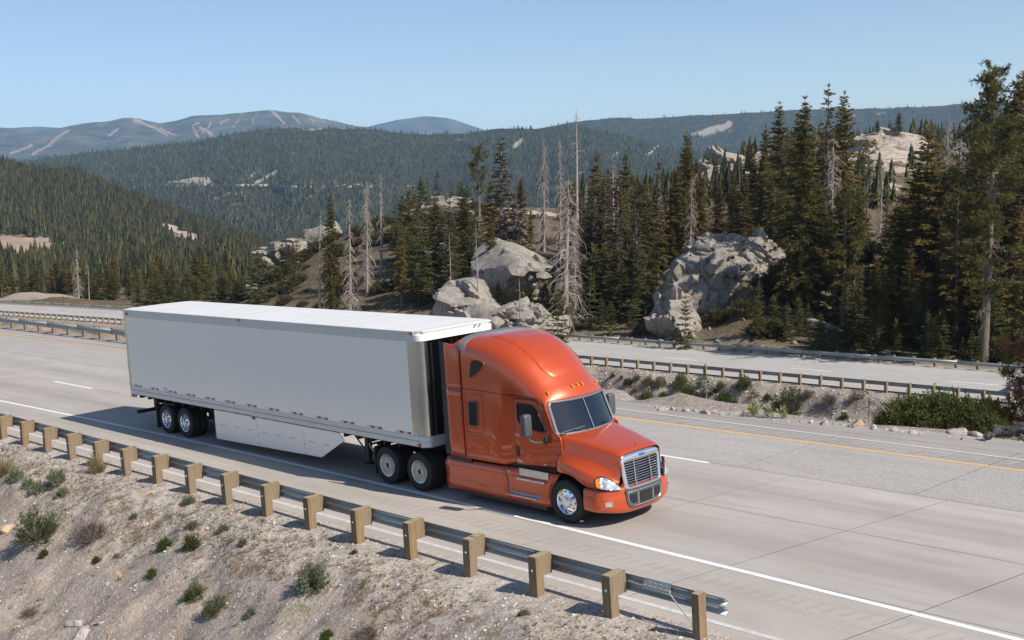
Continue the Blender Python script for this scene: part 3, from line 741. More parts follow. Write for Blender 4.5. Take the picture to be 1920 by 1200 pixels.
for i in range(32):
    xa = 9.4-7.44*i; beam(xa-7.44+80-.1, xa+80, -.35, .54, -1, lambda x: far_off(x-80), 4, .004*(i % 2)).build('rail', M['galv'], g4, smooth=60, solid=.004)
# delineator beside the rail
dm = empty('marker_post', tuple(np.array([-22.75, 62.2, ZF])))
tag(dm, 'thin dark marker post standing beside a timber post of the bank-top guardrail', 'marker post')
MB().box(-.025, .025, -.03, .03, -.2, 1.05).build('shaft', M['frame'], dm, bevel=.006)
MB().box(-.04, .04, -.035, -.031, .80, 1.0).build('reflector', M['grey'], dm)
# ================================================================== THE TRUCK
def rpoly(pts, r, n=5):
    """polygon with rounded corners; r single or per corner"""
    out = []; N = len(pts); rr = r if hasattr(r, '__len__') else [r]*N
    for i in range(N):
        p0, p, p1 = (np.array(pts[(i+q) % N], float) for q in (-1, 0, 1))
        a = (p0-p); b = (p1-p); la, lb = np.linalg.norm(a), np.linalg.norm(b); ri = min(rr[i], la*.48, lb*.48)
        A, B = p+a/la*ri, p+b/lb*ri
        for t in np.linspace(0, 1, n): out.append(tuple((1-t)**2*A+2*t*(1-t)*p+t*t*B))
    return out
def part(mb, name, mat, root, par=None, **kw):
    o = mb.build(name, mat, par or root, **kw)
    if par is None: o.location = -Vector(root.location)
    return o
def add_patch(b, loop3, mi=0):
    c = np.mean(np.array(loop3), 0); n = len(loop3)
    b.add(list(loop3)+[tuple(c)], [(i, (i+1) % n, n) for i in range(n)], mi)
def loop_tube(pts, r, n=6):
    b = MB(); pts = [np.array(p, float) for p in pts]; N = len(pts); vs = []; 
    for i in range(N):
        t = pts[(i+1) % N]-pts[i-1]; t /= np.linalg.norm(t)+1e-9
        ref = np.array([0, 1., 0]) if abs(t[1]) < .9 else np.array([1., 0, 0])
        a = np.cross(t, ref); a /= np.linalg.norm(a); c = np.cross(a, t)
        vs += [tuple(pts[i]+(a*math.cos(2*math.pi*k/n)+c*math.sin(2*math.pi*k/n))*r) for k in range(n)]
    fs = [(i*n+k, i*n+(k+1) % n, ((i+1) % N)*n+(k+1) % n, ((i+1) % N)*n+k) for i in range(N) for k in range(n)]
    return b.add(vs, fs)

def tyre_mb(wd=.28):
    h = wd/2; pr = [(.285, -h*.80), (.31, -h*.98), (.36, -h*1.06), (.42, -h*1.06), (.47, -h*.99), (.492, -h*.88), (.5, -h*.78)]
    for gy in (-.5, -.17, .17, .5): pr += [(.5, gy*h-.012), (.488, gy*h-.008), (.488, gy*h+.008), (.5, gy*h+.012)]
    pr += [(.5, h*.78), (.492, h*.88), (.47, h*.99), (.42, h*1.06), (.36, h*1.06), (.31, h*.98), (.285, h*.80)]
    b = MB(); b.lathe(pr, 48)
    for k in range(96):                             # shoulder lugs
        a = 2*math.pi*k/96; ca, sa = math.cos(a), math.sin(a); ca2, sa2 = math.cos(a+.035), math.sin(a+.035)
        for s in (-1, 1):
            y0, y1 = s*h*.80, s*h*.97
            b.add([(.5*ca, y0, .5*sa), (.5*ca2, y0, .5*sa2), (.486*ca2, y1, .486*sa2), (.486*ca, y1, .486*sa),
                   (.506*ca, y0, .506*sa), (.506*ca2, y0, .506*sa2), (.493*ca2, y1*1.02, .493*sa2), (.493*ca, y1*1.02, .493*sa)],
                  [(4, 5, 6, 7), (0, 1, 5, 4), (1, 2, 6, 5), (2, 3, 7, 6), (3, 0, 4, 7)])
    return b
TYRE = tyre_mb().mesh('tyre', M['rubber'], 35)
def rim_trailer():
    b = MB(); b.lathe([(.285, -.11), (.305, -.142), (.295, -.152), (.275, -.14), (.262, -.10), (.255, .03), (.235, .05), (.15, .055), (.135, .05), (.13, -.03), (.105, -.06), (0, -.062)], 40, mi=0)
    b.lathe([(.045, -.062), (.04, -.085), (0, -.087)], 14, mi=1)
    for k in range(10):
        a = 2*math.pi*k/10; c = (.185*math.cos(a), .05, .185*math.sin(a)); b.lathe([(.014, 0), (.014, -.045), (0, -.047)], 6, c, 0)
        a += .31; c = (.225*math.cos(a), .046, .225*math.sin(a)); b.lathe([(.024, 0), (.0, -.004)], 8, c, 2)
    return b
RIM_T = rim_trailer().mesh('rim', [M['chrome'], M['redlens'], M['black']], 40)
def rim_drive():
    b = MB(); b.lathe([(.285, -.11), (.305, -.142), (.295, -.152), (.27, -.143)], 40, mi=0)
    b.lathe([(.27, -.143), (.262, -.136), (.20, -.130), (.115, -.127)], 40, mi=1)
    b.lathe([(.115, -.127), (.10, -.142), (.082, -.142), (.074, -.128)], 24, mi=0); b.lathe([(.074, -.128), (.06, -.12), (0, -.135)], 16, mi=2)
    return b
RIM_D = rim_drive().mesh('rim', [M['alu'], M['disc'], M['frame']], 40)
def rim_front():
    b = MB(); b.lathe([(.285, -.11), (.305, -.142), (.295, -.152), (.278, -.138), (.27, -.10), (.262, -.085), (.21, -.105), (.165, -.112), (.15, -.118), (.115, -.12), (.11, -.165), (.095, -.18), (.06, -.188), (0, -.19)], 40)
    for k in range(10):
        a = 2*math.pi*k/10; ca, sa = math.cos(a), math.sin(a); r0 = .222
        vs = [(r0*ca+(.020*math.cos(q)*ca-.030*math.sin(q)*sa), -.1045-.0*q, r0*sa+(.020*math.cos(q)*sa+.030*math.sin(q)*ca)) for q in np.linspace(0, 2*math.pi, 10, endpoint=False)]
        b.add(vs, [tuple(range(10))], 1)
        a += .31; c = (.142*math.cos(a), -.115, .142*math.sin(a)); b.lathe([(.017, 0), (.017, -.02), (.012, -.045), (0, -.05)], 8, c, 0)
    return b
RIM_F = rim_front().mesh('rim', [M['chrome'], M['black']], 40)
def wheel(root, x, y, side, rim=None, name='wheel'):
    """side -1: outer face towards the viewer (-y)"""
    o = link(name, TYRE, root, Vector((x, y, .5))-Vector(root.location))
    o.rotation_euler = (0, random.uniform(0, 6), 0)
    if rim:
        q = link('rim', rim, o)
        if side > 0: q.rotation_euler = (0, 0, math.pi)
    return o
random.seed(3)
# ---------------------------------------------------------------- trailer
T = empty('semi_trailer', (8, 0, 0))
tag(T, 'long white box trailer coupled behind the orange truck, with side skirt panels', 'trailer')
L = 16.15; ZT, ZB = 4.17, 1.19
def plan(off=0., r=.24, x0=0.):
    """plan outline of the box with rounded front corners, from rear right to rear left"""
    w_ = 1.295+off; xf = L+off; pts = [(x0, -w_)]
    for a in np.linspace(-90, 0, 7): pts.append((xf-r+r*math.cos(R(a)), -w_+r+r*math.sin(R(a))))
    for a in np.linspace(0, 90, 7): pts.append((xf-r+r*math.cos(R(a)), w_-r+r*math.sin(R(a))))
    pts.append((x0, w_)); return pts
def band(z0, z1, off, a, b_, x0=0.):
    p = plan(off, x0=x0)[a:b_]; return [[(x, y, z) for x, y in p] for z in (z0, z1)]
# side walls (white sheets), each long side one part
for s in (-1, 1):
    b = MB(); xs2 = np.linspace(.10, 15.64, 40); rows = [[(x, s*1.295, z) for x in xs2] for z in np.linspace(1.44, 3.94, 8)]
    part(b.grid(rows), 'side_wall', M['white'], T, smooth=60)
    b = MB(); b.box(.06, 15.92, s*1.30-.004 if s > 0 else -1.306, s*1.30+.006 if s > 0 else -1.296, 3.90, 4.09)
    part(b, 'upper_rail', M['rail'], T, bevel=.003)
    b = MB(); b.box(.04, 15.92, min(s*1.292, s*1.322), max(s*1.292, s*1.322), 4.092, 4.16)
    part(b, 'cornice_rail', M['trim'] if False else M['rail'], T, bevel=.01)
    b = MB(); y0, y1 = sorted((s*1.29, s*1.312)); b.box(.08, 15.92, y0, y1, 1.345, 1.455); y0, y1 = sorted((s*1.29, s*1.328)); b.box(.08, 15.92, y0, y1, 1.19, 1.325); y0, y1 = sorted((s*1.28, s*1.302)); b.box(.08, 15.92, y0, y1, 1.326, 1.344)
    part(b, 'lower_rail', M['rail'], T, bevel=.006)
# stainless corner posts and dark polished nose wall
for s, (a, b_) in ((-1, (1, 8)), (1, (8, 15))):
    p = plan(.004)[a:b_]; p = ([(15.62, s*1.299)]+p) if s < 0 else (p+[(15.62, 1.299)])
    cut_ = p
    part(MB().grid([[(x, y, z) for x, y in cut_] for z in (1.46, 3.92)]), 'corner_post', M['stainless'], T, smooth=60)
rows = [[(L+.002, y, z) for y in np.linspace(-1.06, 1.06, 30)] for z in np.linspace(1.46, 3.92, 30)]
part(MB().grid(rows), 'nose_wall', M['mirrorpanel'], T, smooth=60)
b = MB()
for yy in (-.94, -.66, -.25, -.05, .62): 
    for z in np.arange(1.5, 3.9, .075): b.lathe([(.012, 0), (.008, .012), (0, .014)], 6, (L+.004, yy+.01*math.sin(z*2), z), ax='z') if False else b.box(L+.004, L+.016, yy-.011, yy+.011, z-.011, z+.011)
tag(part(b, 'rivets', M['alu'], T), kind='stuff')
b = MB(); b.grid([[(x, y, z) for x, y in plan(.014)[1:15]] for z in (3.92, 4.06)]); b.grid([[(x, y, 4.062) for x, y in plan(.014)[1:15]], [(x, y, 4.062) for x, y in plan(-.02)[1:15]]])
b.grid([[(x, y, z) for x, y in plan(-.02)[1:15]] for z in (4.062, 4.14)])
part(b, 'nose_top_rail', M['white'], T, smooth=50)
b = MB(); b.grid([[(x, y, z) for x, y in plan(o)[1:15]] for z, o in ((1.17, .0), (1.19, .024), (1.30, .024), (1.32, .012), (1.34, .012), (1.46, .018))]); part(b, 'nose_lower_rail', M['rail'], T, smooth=50)
# roof sheet with slight ribs
p = plan(.02, x0=-.03); rows = []
xs2 = np.linspace(-.03, L+.0, 54)
for i, x in enumerate(xs2):
    w_ = 1.315 if x < L-.22 else 1.315-.24+math.sqrt(max(0, .24**2-(x-(L-.22))**2)); 
    rows.append([(x, y*w_, 4.165+.02*(1-abs(y)**3)+(.006 if i % 2 else 0)*(1-y*y)) for y in np.linspace(-1, 1, 9)])
b = MB().grid(rows); b.grid([[(r[0][0], r[0][1], r[0][2]) for r in rows], [(r[0][0], r[0][1], 4.14) for r in rows]]); b.grid([[r[-1] for r in rows], [(r[-1][0], r[-1][1], 4.14) for r in rows]]); b.grid([rows[-1], [(q[0], q[1], 4.13) for q in rows[-1]]]); b.grid([rows[0], [(q[0], q[1], 4.13) for q in rows[0]]])
part(b, 'roof', M['roofwhite'], T, smooth=40)
# rear frame, doors, floor
b = MB().box(-.06, .10, -1.302, -1.20, 1.10, 4.16).box(-.06, .10, 1.20, 1.302, 1.10, 4.16).box(-.06, .10, -1.2, 1.2, 4.0, 4.155).box(-.06, .10, -1.2, 1.2, 1.10, 1.25)
part(b, 'rear_frame', M['stainless'], T, bevel=.01)
for s in (-1, 1):
    d = part(MB().box(-.045, -.01, min(s*.01, s*1.195), max(s*.01, s*1.195), 1.26, 3.99), 'rear_door', M['white'], T, bevel=.008)
    MB().tube([(-.07, s*.3, 1.2), (-.07, s*.3, 4.0)], .018, 8).build('lock_rod', M['alu'], d)
    for z in (1.5, 2.2, 2.9, 3.6): MB().box(-.085, -.03, min(s*1.12, s*1.30), max(s*1.12, s*1.30), z, z+.10).build('hinge', M['stainless'], d)
    part(MB().box(-.02, .25, min(s*1.22, s*1.30), max(s*1.22, s*1.30), 1.06, 1.17), 'rear_corner_bracket', M['rail'], T, bevel=.01)
part(MB().box(.1, L-.1, -1.27, 1.27, 1.16, 1.30), 'floor_frame', M['frame'], T)
b = MB()
for x in np.arange(.5, 15.5, .6): b.box(x, x+.06, -1.25, 1.25, 1.06, 1.16)
part(b, 'cross_members', M['frame'], T)
# reflective tape groups
for s in (-1,):
    for i in range(13):
        x = .17+1.2283*i; b = MB()
        for q in range(4): b.box(x+.165*q, x+.165*q+.155, -1.3005, -1.2965, 1.475, 1.53, 0 if q % 2 else 1)
        part(b, 'reflective_tape', [M['redtape'], M['whitetape']], T)
    part(MB().box(15.66, 15.84, -1.3055, -1.3025, 1.475, 1.53), 'reflective_tape', M['whitetape'], T)
part(MB().box(2.42, 2.62, -1.300, -1.2965, 1.46, 1.56).box(2.42, 2.62, -1.3005, -1.2962, 1.575, 1.59, 1), 'decal', [M['whitetape'], M['redtape']], T)
def lamp(x, y, z, mat, root, name='marker_lamp', sx=.05, sz=.035, d=.03):
    s = -1 if y < 0 else 1; b = MB(); b.box(x-sx*1.2, x+sx*1.6, min(y, y+s*.012), max(y, y+s*.012), z-sz*1.2, z+sz*1.2, 1)
    b.box(x-sx, x+sx*.5, min(y+s*.012, y+s*d), max(y+s*.012, y+s*d), z-sz, z+sz)
    return part(b, name, [mat, M['grey']], root, bevel=.006)
for s in (-1, 1):
    lamp(.22, s*1.306, 4.02, M['redlens'], T); lamp(7.6, s*1.322, 4.125, M['amberlamp'], T); lamp(15.80, s*1.322, 4.12, M['amberlamp'], T)
    lamp(15.86, s*1.316, 1.235, M['amberlamp'], T); lamp(7.92, s*1.285, 1.135, M['amberlamp'], T, sx=.07, sz=.05); lamp(.12, s*1.303, 1.12, M['redlens'], T)
part(MB().box(L+.035, L+.06, .52, .60, 4.075, 4.125).box(L+.035, L+.06, .68, .76, 4.075, 4.125), 'nose_marker', M['alu'], T, bevel=.006)
# side skirt panels
sk = [[(5.60, 1.15), (8.08, 1.15), (8.12, .262), (5.64, .215), (5.60, .3)], [(8.095, 1.15), (10.56, 1.15), (10.58, .318), (8.135, .263)], [(10.575, 1.15), (12.33, 1.15), (12.56, .96), (11.40, .338), (10.595, .319)]]
for s in (-1, 1):
    for i, poly in enumerate(sk):
        b = MB(); y0, y1 = sorted((s*1.255, s*1.283)); b.prism(poly, y0, y1); o = part(b, 'skirt_panel', M['white'], T, bevel=.004)
        if s < 0:
            d = MB()
            for xx in {0: (6.0, 6.78, 7.55), 1: (8.35, 9.1, 9.85), 2: (10.85, 11.55)}[i]:
                for q in range(4): d.box(xx+q*.075, xx+q*.075+.026, -1.286, -1.2825, .70+.0045*(xx-6), .725+.0045*(xx-6))
            for z in (.33, .62, .92): d.box(poly[0][0]+.05, poly[0][0]+.075, -1.287, -1.2825, z, z+.03)
            d.build('bolt_holes', M['grey'], o)
# running gear
for x in (2.32, 3.56):
    for s in (-1, 1):
        wheel(T, x, s*1.105, s, RIM_T); wheel(T, x, s*.79, s)
    part(MB().tube([(x, -1.0, .5), (x, 1.0, .5)], .065, 10), 'axle', M['frame'], T)
    part(MB().tube([(x, -1.0, .5), (x, -.6, .5)], .19, 16).tube([(x, .6, .5), (x, 1.0, .5)], .19, 16), 'brake_drum', M['frame'], T)
part(MB().box(1.5, 5.3, -.60, -.48, .78, 1.06).box(1.5, 5.3, .48, .60, .78, 1.06).box(1.7, 2.0, -.6, .6, .7, .95).box(4.0, 4.2, -.6, .6, .6, .95), 'slider_frame', M['frame'], T)
for s in (-1, 1):
    part(MB().box(1.66, 1.69, min(s*.70, s*1.28), max(s*.70, s*1.28), .14, .93), 'mudflap', M['rubber'], T, bevel=.004)
    part(MB().box(1.62, 3.0, min(s*.68, s*1.29), max(s*.68, s*1.29), 1.03, 1.06), 'flap_bracket', M['frame'], T)
    part(MB().box(.12, .30, min(s*.42, s*.56), max(s*.42, s*.56), .54, 1.12), 'bumper_post', M['frame'], T, bevel=.008)
    # landing leg
    lg = part(MB().box(13.10, 13.26, min(s*.86, s*1.0), max(s*.86, s*1.0), .55, 1.18).box(13.12, 13.24, min(s*.88, s*.98), max(s*.88, s*.98), .36, .56).box(13.02, 13.34, min(s*.80, s*1.06), max(s*.80, s*1.06), .33, .36), 'landing_leg', M['frame'], T, bevel=.008)
    MB().tube([(12.5, s*.93, 1.12), (13.1, s*.93, .62)], .022, 6).tube([(13.2, s*.93, .58), (14.0, s*.8, 1.02)], .02, 6).build('brace', M['frame'], lg)
part(MB().tube([(13.18, -.9, .85), (13.18, .9, .85)], .03, 8), 'cross_shaft', M['frame'], T)
part(MB().box(.10, .20, -1.22, 1.22, .46, .58), 'underride_bar', M['frame'], T, bevel=.012)
part(MB().box(12.7, 15.9, -.9, .9, 1.06, 1.165), 'coupler_plate', M['frame'], T)

# ---------------------------------------------------------------- tractor
K = empty('semi_truck', (19.5, 0, 0))
tag(K, 'orange long-nose sleeper truck driving on the highway, pulling the white trailer', 'truck')
_rx = [17.50, 17.95, 18.4, 18.85, 19.25, 19.6, 19.9, 20.12, 20.27, 20.36, 20.40]
_rz = [4.10, 4.13, 4.11, 4.02, 3.84, 3.60, 3.32, 3.08, 2.93, 2.80, 2.70]
_zx = [17.50, 18.4, 19.2, 19.8, 20.2, 20.40]; _zz = [3.66, 3.50, 3.12, 2.80, 2.70, 2.655]
def roof_zc(X): return np.interp(X, _rx, _rz)
def roof_zs(X): return np.interp(X, _zx, _zz)
def roof_n(X): return np.interp(X, [17.5, 18.6, 19.8, 20.4], [3.6, 2.9, 2.5, 2.6])
def Wd(X, z):
    lo = 1.25-.14*smooth(18.78, 19.16, X)-.085*smooth(19.4, 20.5, X)
    up = 1.245-.235*smooth(18.3, 20.45, X)
    t = smooth(2.66, 2.98, z)
    return (lo*(1-t)+up*t)-.012*np.maximum(0, 2.0-z)
def fshift(X, y, z):
    f = smooth(19.55, 20.40, X); g = smooth(19.2, 20.40, X)
    lo = np.clip(2.66-z, 0, .72)*.42+.20*smooth(1.99, 1.90, z)
    return X+lo*f-.24*np.minimum(1.1, np.abs(y))**2*g
def section(X):
    zs, zc, n = float(roof_zs(X)), float(roof_zc(X)), float(roof_n(X)); pts = []
    zl = list(np.linspace(1.12, min(zs, 2.6), 12))+[zs-(zs-2.6)*q for q in (.75, .5, .25)] if zs > 2.62 else list(np.linspace(1.12, zs, 15))
    for z in zl: pts.append((-float(Wd(X, z)), z))
    for t in np.linspace(0, math.pi/2, 12):
        pts.append((-float(Wd(X, zs))*max(0, math.cos(t))**(2/n), zs+(zc-zs)*math.sin(t)**(2/n)))
    full = pts+[(-y, z) for y, z in pts[-2::-1]]
    return [(float(fshift(X, y, z)), y, z) for y, z in full]
st = [17.56, 17.62, 17.8, 18.05, 18.3, 18.55, 18.8, 18.88, 18.95, 19.02, 19.1, 19.2, 19.35, 19.6, 19.75, 19.9, 20.02, 20.12, 20.2, 20.27, 20.32, 20.36, 20.385, 20.40]
cab = part(MB().grid([section(x) for x in st]), 'cab_shell', M['orange'], K, smooth=55, solid=.03)
cab.modifiers['t'].offset = 1 if False else -1
part(MB().box(17.57, 17.61, -1.20, 1.20, 1.12, 3.9), 'rear_panel', M['dark'], K)
part(MB().box(17.6, 20.5, -1.12, 1.12, 1.10, 1.16), 'cab_floor', M['dark'], K)
part(MB().box(19.18, 19.22, -1.1, 1.1, 1.16, 2.9), 'sleeper_curtain', M['dark'], K)
# raised roof panel
def roof_pt(X, y, off=0.):
    zs, zc, n, W_ = float(roof_zs(X)), float(roof_zc(X)), float(roof_n(X)), float(Wd(X, roof_zs(X)))
    z = zs+(zc-zs)*max(0., 1-abs(y/W_)**n)**(1/n)
    return np.array((float(fshift(X, y, z)), y, z+off))
rows = []
for v in np.linspace(0, 1, 26):
    X = 18.05+1.98*v; hw = .80-.16*v; hw *= math.sqrt(max(.02, 1-max(0, (v-.86)/.14)**2*.55)); row = []
    for u in np.linspace(-1, 1, 29):
        e = min(1, (1-abs(u))/.09, (1-v)/.06+.0, (v)/.10); row.append(tuple(roof_pt(X, u*hw, -.02+.042*float(smooth(0, 1, e)))+np.array((.012*float(smooth(0, 1, e)), 0, 0))))
    rows.append(row)
part(MB().grid(rows), 'roof_panel', M['orange'], K, smooth=60)
# grey trim over the rear edge of the roof
rows = []
for X, o in ((17.48, -.03), (17.48, .022), (17.72, .022), (17.75, .0)):
    s_c = section(17.56 if X < 17.56 else X); idx = [i for i, q in enumerate(section(17.56)) if q[2] > 3.80]
    rows.append([(X, s_c[i][1]*(1+o*.9), s_c[i][2]+o) for i in idx])
part(MB().grid(rows), 'roof_trim', M['trim'], K, smooth=50)
# rear side extenders
for s in (-1, 1):
    for z0, z1 in ((1.13, 2.835), (2.845, 3.95)):
        rows = []
        for X in np.linspace(17.02, 17.55, 8):
            t = (X-17.02)/.53; top = z1 if z1 < 3 else 3.94-.02*math.sin(t*math.pi)+.09*float(smooth(.55, 1, t))
            rows.append([(X, s*(1.262-.012*max(0, 2-z)-(0 if z < 3.5 else .12*((z-3.5)/.55)**2*t)), z) for z in np.linspace(z0, top, 10)])
        part(MB().grid(rows), 'side_extender', M['orange'], K, smooth=60, solid=.02)
    part(MB().box(16.84, 17.015, min(s*1.235, s*1.258), max(s*1.235, s*1.258), 1.13, 3.95), 'rubber_extender', M['black'], K, bevel=.008)
# panels on the flanks -------------------------------------------------
def flank(poly, off, s=-1):
    return [(float(fshift(x, float(Wd(x, z)), z)) if False else x, s*(float(Wd(np.clip(x, 17, 20.45), z))+off-.06*max(0, (x-20.3))**2), z) for x, z in poly]
def densify(poly, n=4):
    out = []
    for i in range(len(poly)):
        a, b_ = np.array(poly[i]), np.array(poly[(i+1) % len(poly)])
        k_n = max(1, int(np.linalg.norm(b_-a)/.12))
        for q in range(k_n): out.append(tuple(a+(b_-a)*q/k_n))
    return out
def panel(name, poly, off, mat, par, s=-1, edge=.0):
    p = densify(poly); lp = flank(p, off, s); b = MB(); c = np.mean(np.array(p), 0); n = len(p)
    loops = [lp]
    for q in (.97, .9, .75, .5, .25):
        loops.append(flank([tuple(c+(np.array(pt)-c)*q) for pt in p], off, s))
    low = flank([tuple(c+(np.array(pt)-c)*1.006) for pt in p], off-.02, s)
    vs = low+[v for l_ in loops for v in l_]; fs = []
    for k_i in range(len(loops)):
        for i in range(n): fs.append((k_i*n+i, k_i*n+(i+1) % n, (k_i+1)*n+(i+1) % n, (k_i+1)*n+i))
    fs.append(tuple(range(len(loops)*n, len(loops)*n+n)))
    b.add(vs, fs); return b
door_poly = rpoly([(19.23, 2.73), (19.92, 2.73), (20.10, 2.50), (20.34, 1.95), (20.36, 1.55), (20.25, 1.18), (19.20, 1.15)], [.08, .16, .2, .1, .2, .12, .08])
wind_poly = rpoly([(19.35, 2.62), (19.84, 2.61), (20.00, 2.44), (20.20, 2.01), (20.02, 2.00), (19.52, 2.08), (19.35, 2.20)], [.06, .12, .15, .08, .15, .15, .1])
for s in (-1, 1):
    sm = part(loop_tube(flank(densify(door_poly), .004, s), .011, 5), 'door_seal', M['seam'], K)
    d = part(panel('door', door_poly, .010, M['orange'], K, s), 'door', M['orange'], K, smooth=50)
    wv = panel('w', wind_poly, .0135, None, K, s).build('door_window', M['darkglass'], d, smooth=50)
    loop_tube(flank(densify(wind_poly), .016, s), .017, 6).build('window_frame', M['black'], d, smooth=60)
    b = MB(); b.tube(flank([(19.88, 2.56), (19.94, 2.02)], .02, s), .011, 6); b.build('window_post', M['black'], d)
    hd = panel('h', rpoly([(19.25, 1.585), (19.34, 1.57), (19.34, 1.34), (19.28, 1.33), (19.24, 1.42)], .03), .024, None, K, s).build('door_handle', M['black'], d, smooth=40)
    y0, y1 = sorted((s*1.155, s*1.17)); 
    panel('b', rpoly([(19.25, 1.26), (19.41, 1.245), (19.41, 1.215), (19.25, 1.23)], .006), .016, None, K, s).build('badge', M['alu'], d)
    panel('b', rpoly([(20.06, 1.25), (20.14, 1.24), (20.14, 1.21), (20.06, 1.22)], .006), .016, None, K, s).build('badge', M['alu'], d)
    # sleeper hatch, its window, lower hatch and the upper vent window
    hp = rpoly([(17.67, 2.72), (18.30, 2.74), (18.28, 1.80), (17.65, 1.76)], .11)
    part(loop_tube(flank(densify(hp), .006, s), .012, 6), 'hatch_rim', M['orange'], K, smooth=60)
    wp = rpoly([(17.80, 2.54), (18.11, 2.555), (18.09, 1.965), (17.79, 1.955)], .06)
    wd_ = part(panel('w', wp, .010, None, K, s), 'sleeper_window', M['darkglass'], K, smooth=50)
    loop_tube(flank(densify(wp), .012, s), .016, 6).build('window_frame', M['grey'], wd_, smooth=60)
    part(loop_tube(flank(densify(rpoly([(17.60, 1.64), (18.40, 1.67), (18.39, 1.26), (17.60, 1.23)], .1)), .005, s), .009, 6), 'hatch_rim', M['orange'], K, smooth=60)
    up_ = rpoly([(17.97, 3.58), (18.28, 3.60), (18.47, 3.52), (18.35, 3.36), (18.02, 3.14), (17.87, 3.13)], [.12, .1, .06, .2, .08, .05])
    ww = part(panel('w', up_, .012, None, K, s), 'upper_window', M['darkglass'], K, smooth=50)
    loop_tube(flank(densify(up_), .010, s), .018, 6).build('window_frame', M['orange'], ww, smooth=60)
    # character line over the vent window
    # seams
    for pl in ([(17.555, 1.14), (17.555, 3.9)], [(17.56, 2.845), (18.4, 2.84), (19.16, 2.80)], ):
        pts = flank(densify(pl+pl[-2:0:-1])[:max(2, int(len(densify(pl))*.55))] if False else [tuple(np.array(pl[i])+(np.array(pl[i+1])-np.array(pl[i]))*q) for i in range(len(pl)-1) for q in np.linspace(0, 1, 12)], .002, s)
        part(MB().tube(pts, .007, 5), 'panel_seam', M['seam'], K)
    pts = flank([(19.12, 2.79), (19.4, 2.79), (19.7, 2.78), (19.93, 2.76), (20.04, 2.68), (20.12, 2.54)], .012, s)
    part(MB().tube(pts, .016, 6), 'drip_rail', M['seam'], K, smooth=60)
    part(MB().box(16.99, 17.75, min(s*1.15, s*1.235), max(s*1.15, s*1.235), 1.00, 1.125), 'fairing_gap', M['black'], K)
    # chassis fairing with its two creases
    zz = [.25, .285, .40, .46, .50, .66, .78, .83, .93, 1.0, 1.045]; yo = [1.14, 1.215, 1.232, 1.236, 1.222, 1.228, 1.234, 1.246, 1.236, 1.20, 1.13]
    def xf(z): return 20.33+.30*float(smooth(.55, 1.10, z))
    for a, b_ in ((16.78, 18.985), (19.0, None)):
        rows = []
        for t in np.linspace(0, 1, 14):
            row = []
            for z, y in zip(zz, yo):
                x1 = xf(z) if b_ is None else b_; x = a+(x1-a)*t; yy = y
                q = float(smooth(19.0, 19.3, x)); yy -= .03*q
                if x > 20.0: yy -= .10*((x-20.0)/.4)**2*(1 if z < .9 else .3)
                zf = z-.035*(1-float(smooth(16.78, 17.2, x)))*(1 if z < .3 else 0)+(.02+.012*(x-18))*(z > .9)*1.
                row.append((x, s*yy, zf))
            rows.append(row)
        part(MB().grid(rows), 'chassis_fairing', M['orange'], K, smooth=60, solid=.015)
    part(MB().box(16.95, 20.2, min(s*1.10, s*1.16), max(s*1.10, s*1.16), .18, .30), 'fairing_skirt', M['black'], K)
    # steps
    y0, y1 = sorted((s*1.215, s*1.228))
    def stepbox(b, x0, x1, ya, yb, z0, z1, mi=0): yy = sorted((s*ya, s*yb)); b.box(x0, x1, yy[0], yy[1], z0, z1, mi)
    b = MB(); stepbox(b, 19.40, 20.34, 1.196, 1.222, .925, 1.10); stepbox(b, 19.36, 20.30, 1.215, 1.34, .855, .875)
    for q in range(16): stepbox(b, 19.40+q*.055, 19.425+q*.055, 1.225, 1.33, .875, .888)
    part(b, 'step', M['alu'], K, bevel=.004)
    b = MB(); stepbox(b, 19.05, 20.03, 1.19, 1.33, .43, .452)
    for q in range(17): stepbox(b, 19.09+q*.055, 19.115+q*.055, 1.22, 1.32, .452, .466)
    stepbox(b, 19.12, 20.06, 1.19, 1.222, .452, .50)
    part(b, 'step', M['alu'], K, bevel=.004)
    # mirror
    hx, hy, hz = 19.97, s*1.46, 2.21
    def rbox(b, cx, cy, cz, lx, ly, lz, r):
        rows = []
        for z, k_ in ((-lz/2, .72), (-lz/2+.03, .93), (-lz/2+.07, 1), (0, 1.03), (lz/2-.07, 1), (lz/2-.03, .93), (lz/2, .72)):
            rows.append([(cx+x*k_, cy+y*k_, cz+z) for x, y in rpoly([(-lx/2, -ly/2), (lx/2, -ly/2), (lx/2, ly/2), (-lx/2, ly/2)], r, 4)])
        b.grid(rows, close=True); n_ = len(rows[0]); b.add(rows[0], [tuple(range(n_))]); b.add(rows[-1], [tuple(range(n_))])
    b = MB(); rbox(b, hx, hy, hz, .17, .25, .52, .06); mi_ = part(b, 'mirror', M['grey'], K, smooth=45)
    MB().box(hx-.092, hx-.086, min(hy-.10, hy+.10), max(hy-.10, hy+.10), hz-.22, hz+.22).build('mirror_glass', M['chrome'], mi_)
    MB().tube([(hx, hy-s*.03, hz-.24), (hx+.03, hy-s*.06, hz-.36), (hx+.12, hy-s*.16, hz-.42), (hx+.24, hy-s*.33, hz-.41)], .022, 8).build('mirror_arm', M['grey'], mi_, smooth=60)
    b = MB(); rbox(b, hx+.27, s*1.125, hz-.38, .11, .09, .17, .03); b.build('mirror_mount', M['black'], mi_, smooth=45)
    lamp(20.53, s*1.058, 1.36, M['amber'], K, 'turn_lamp', .035, .03, .035)
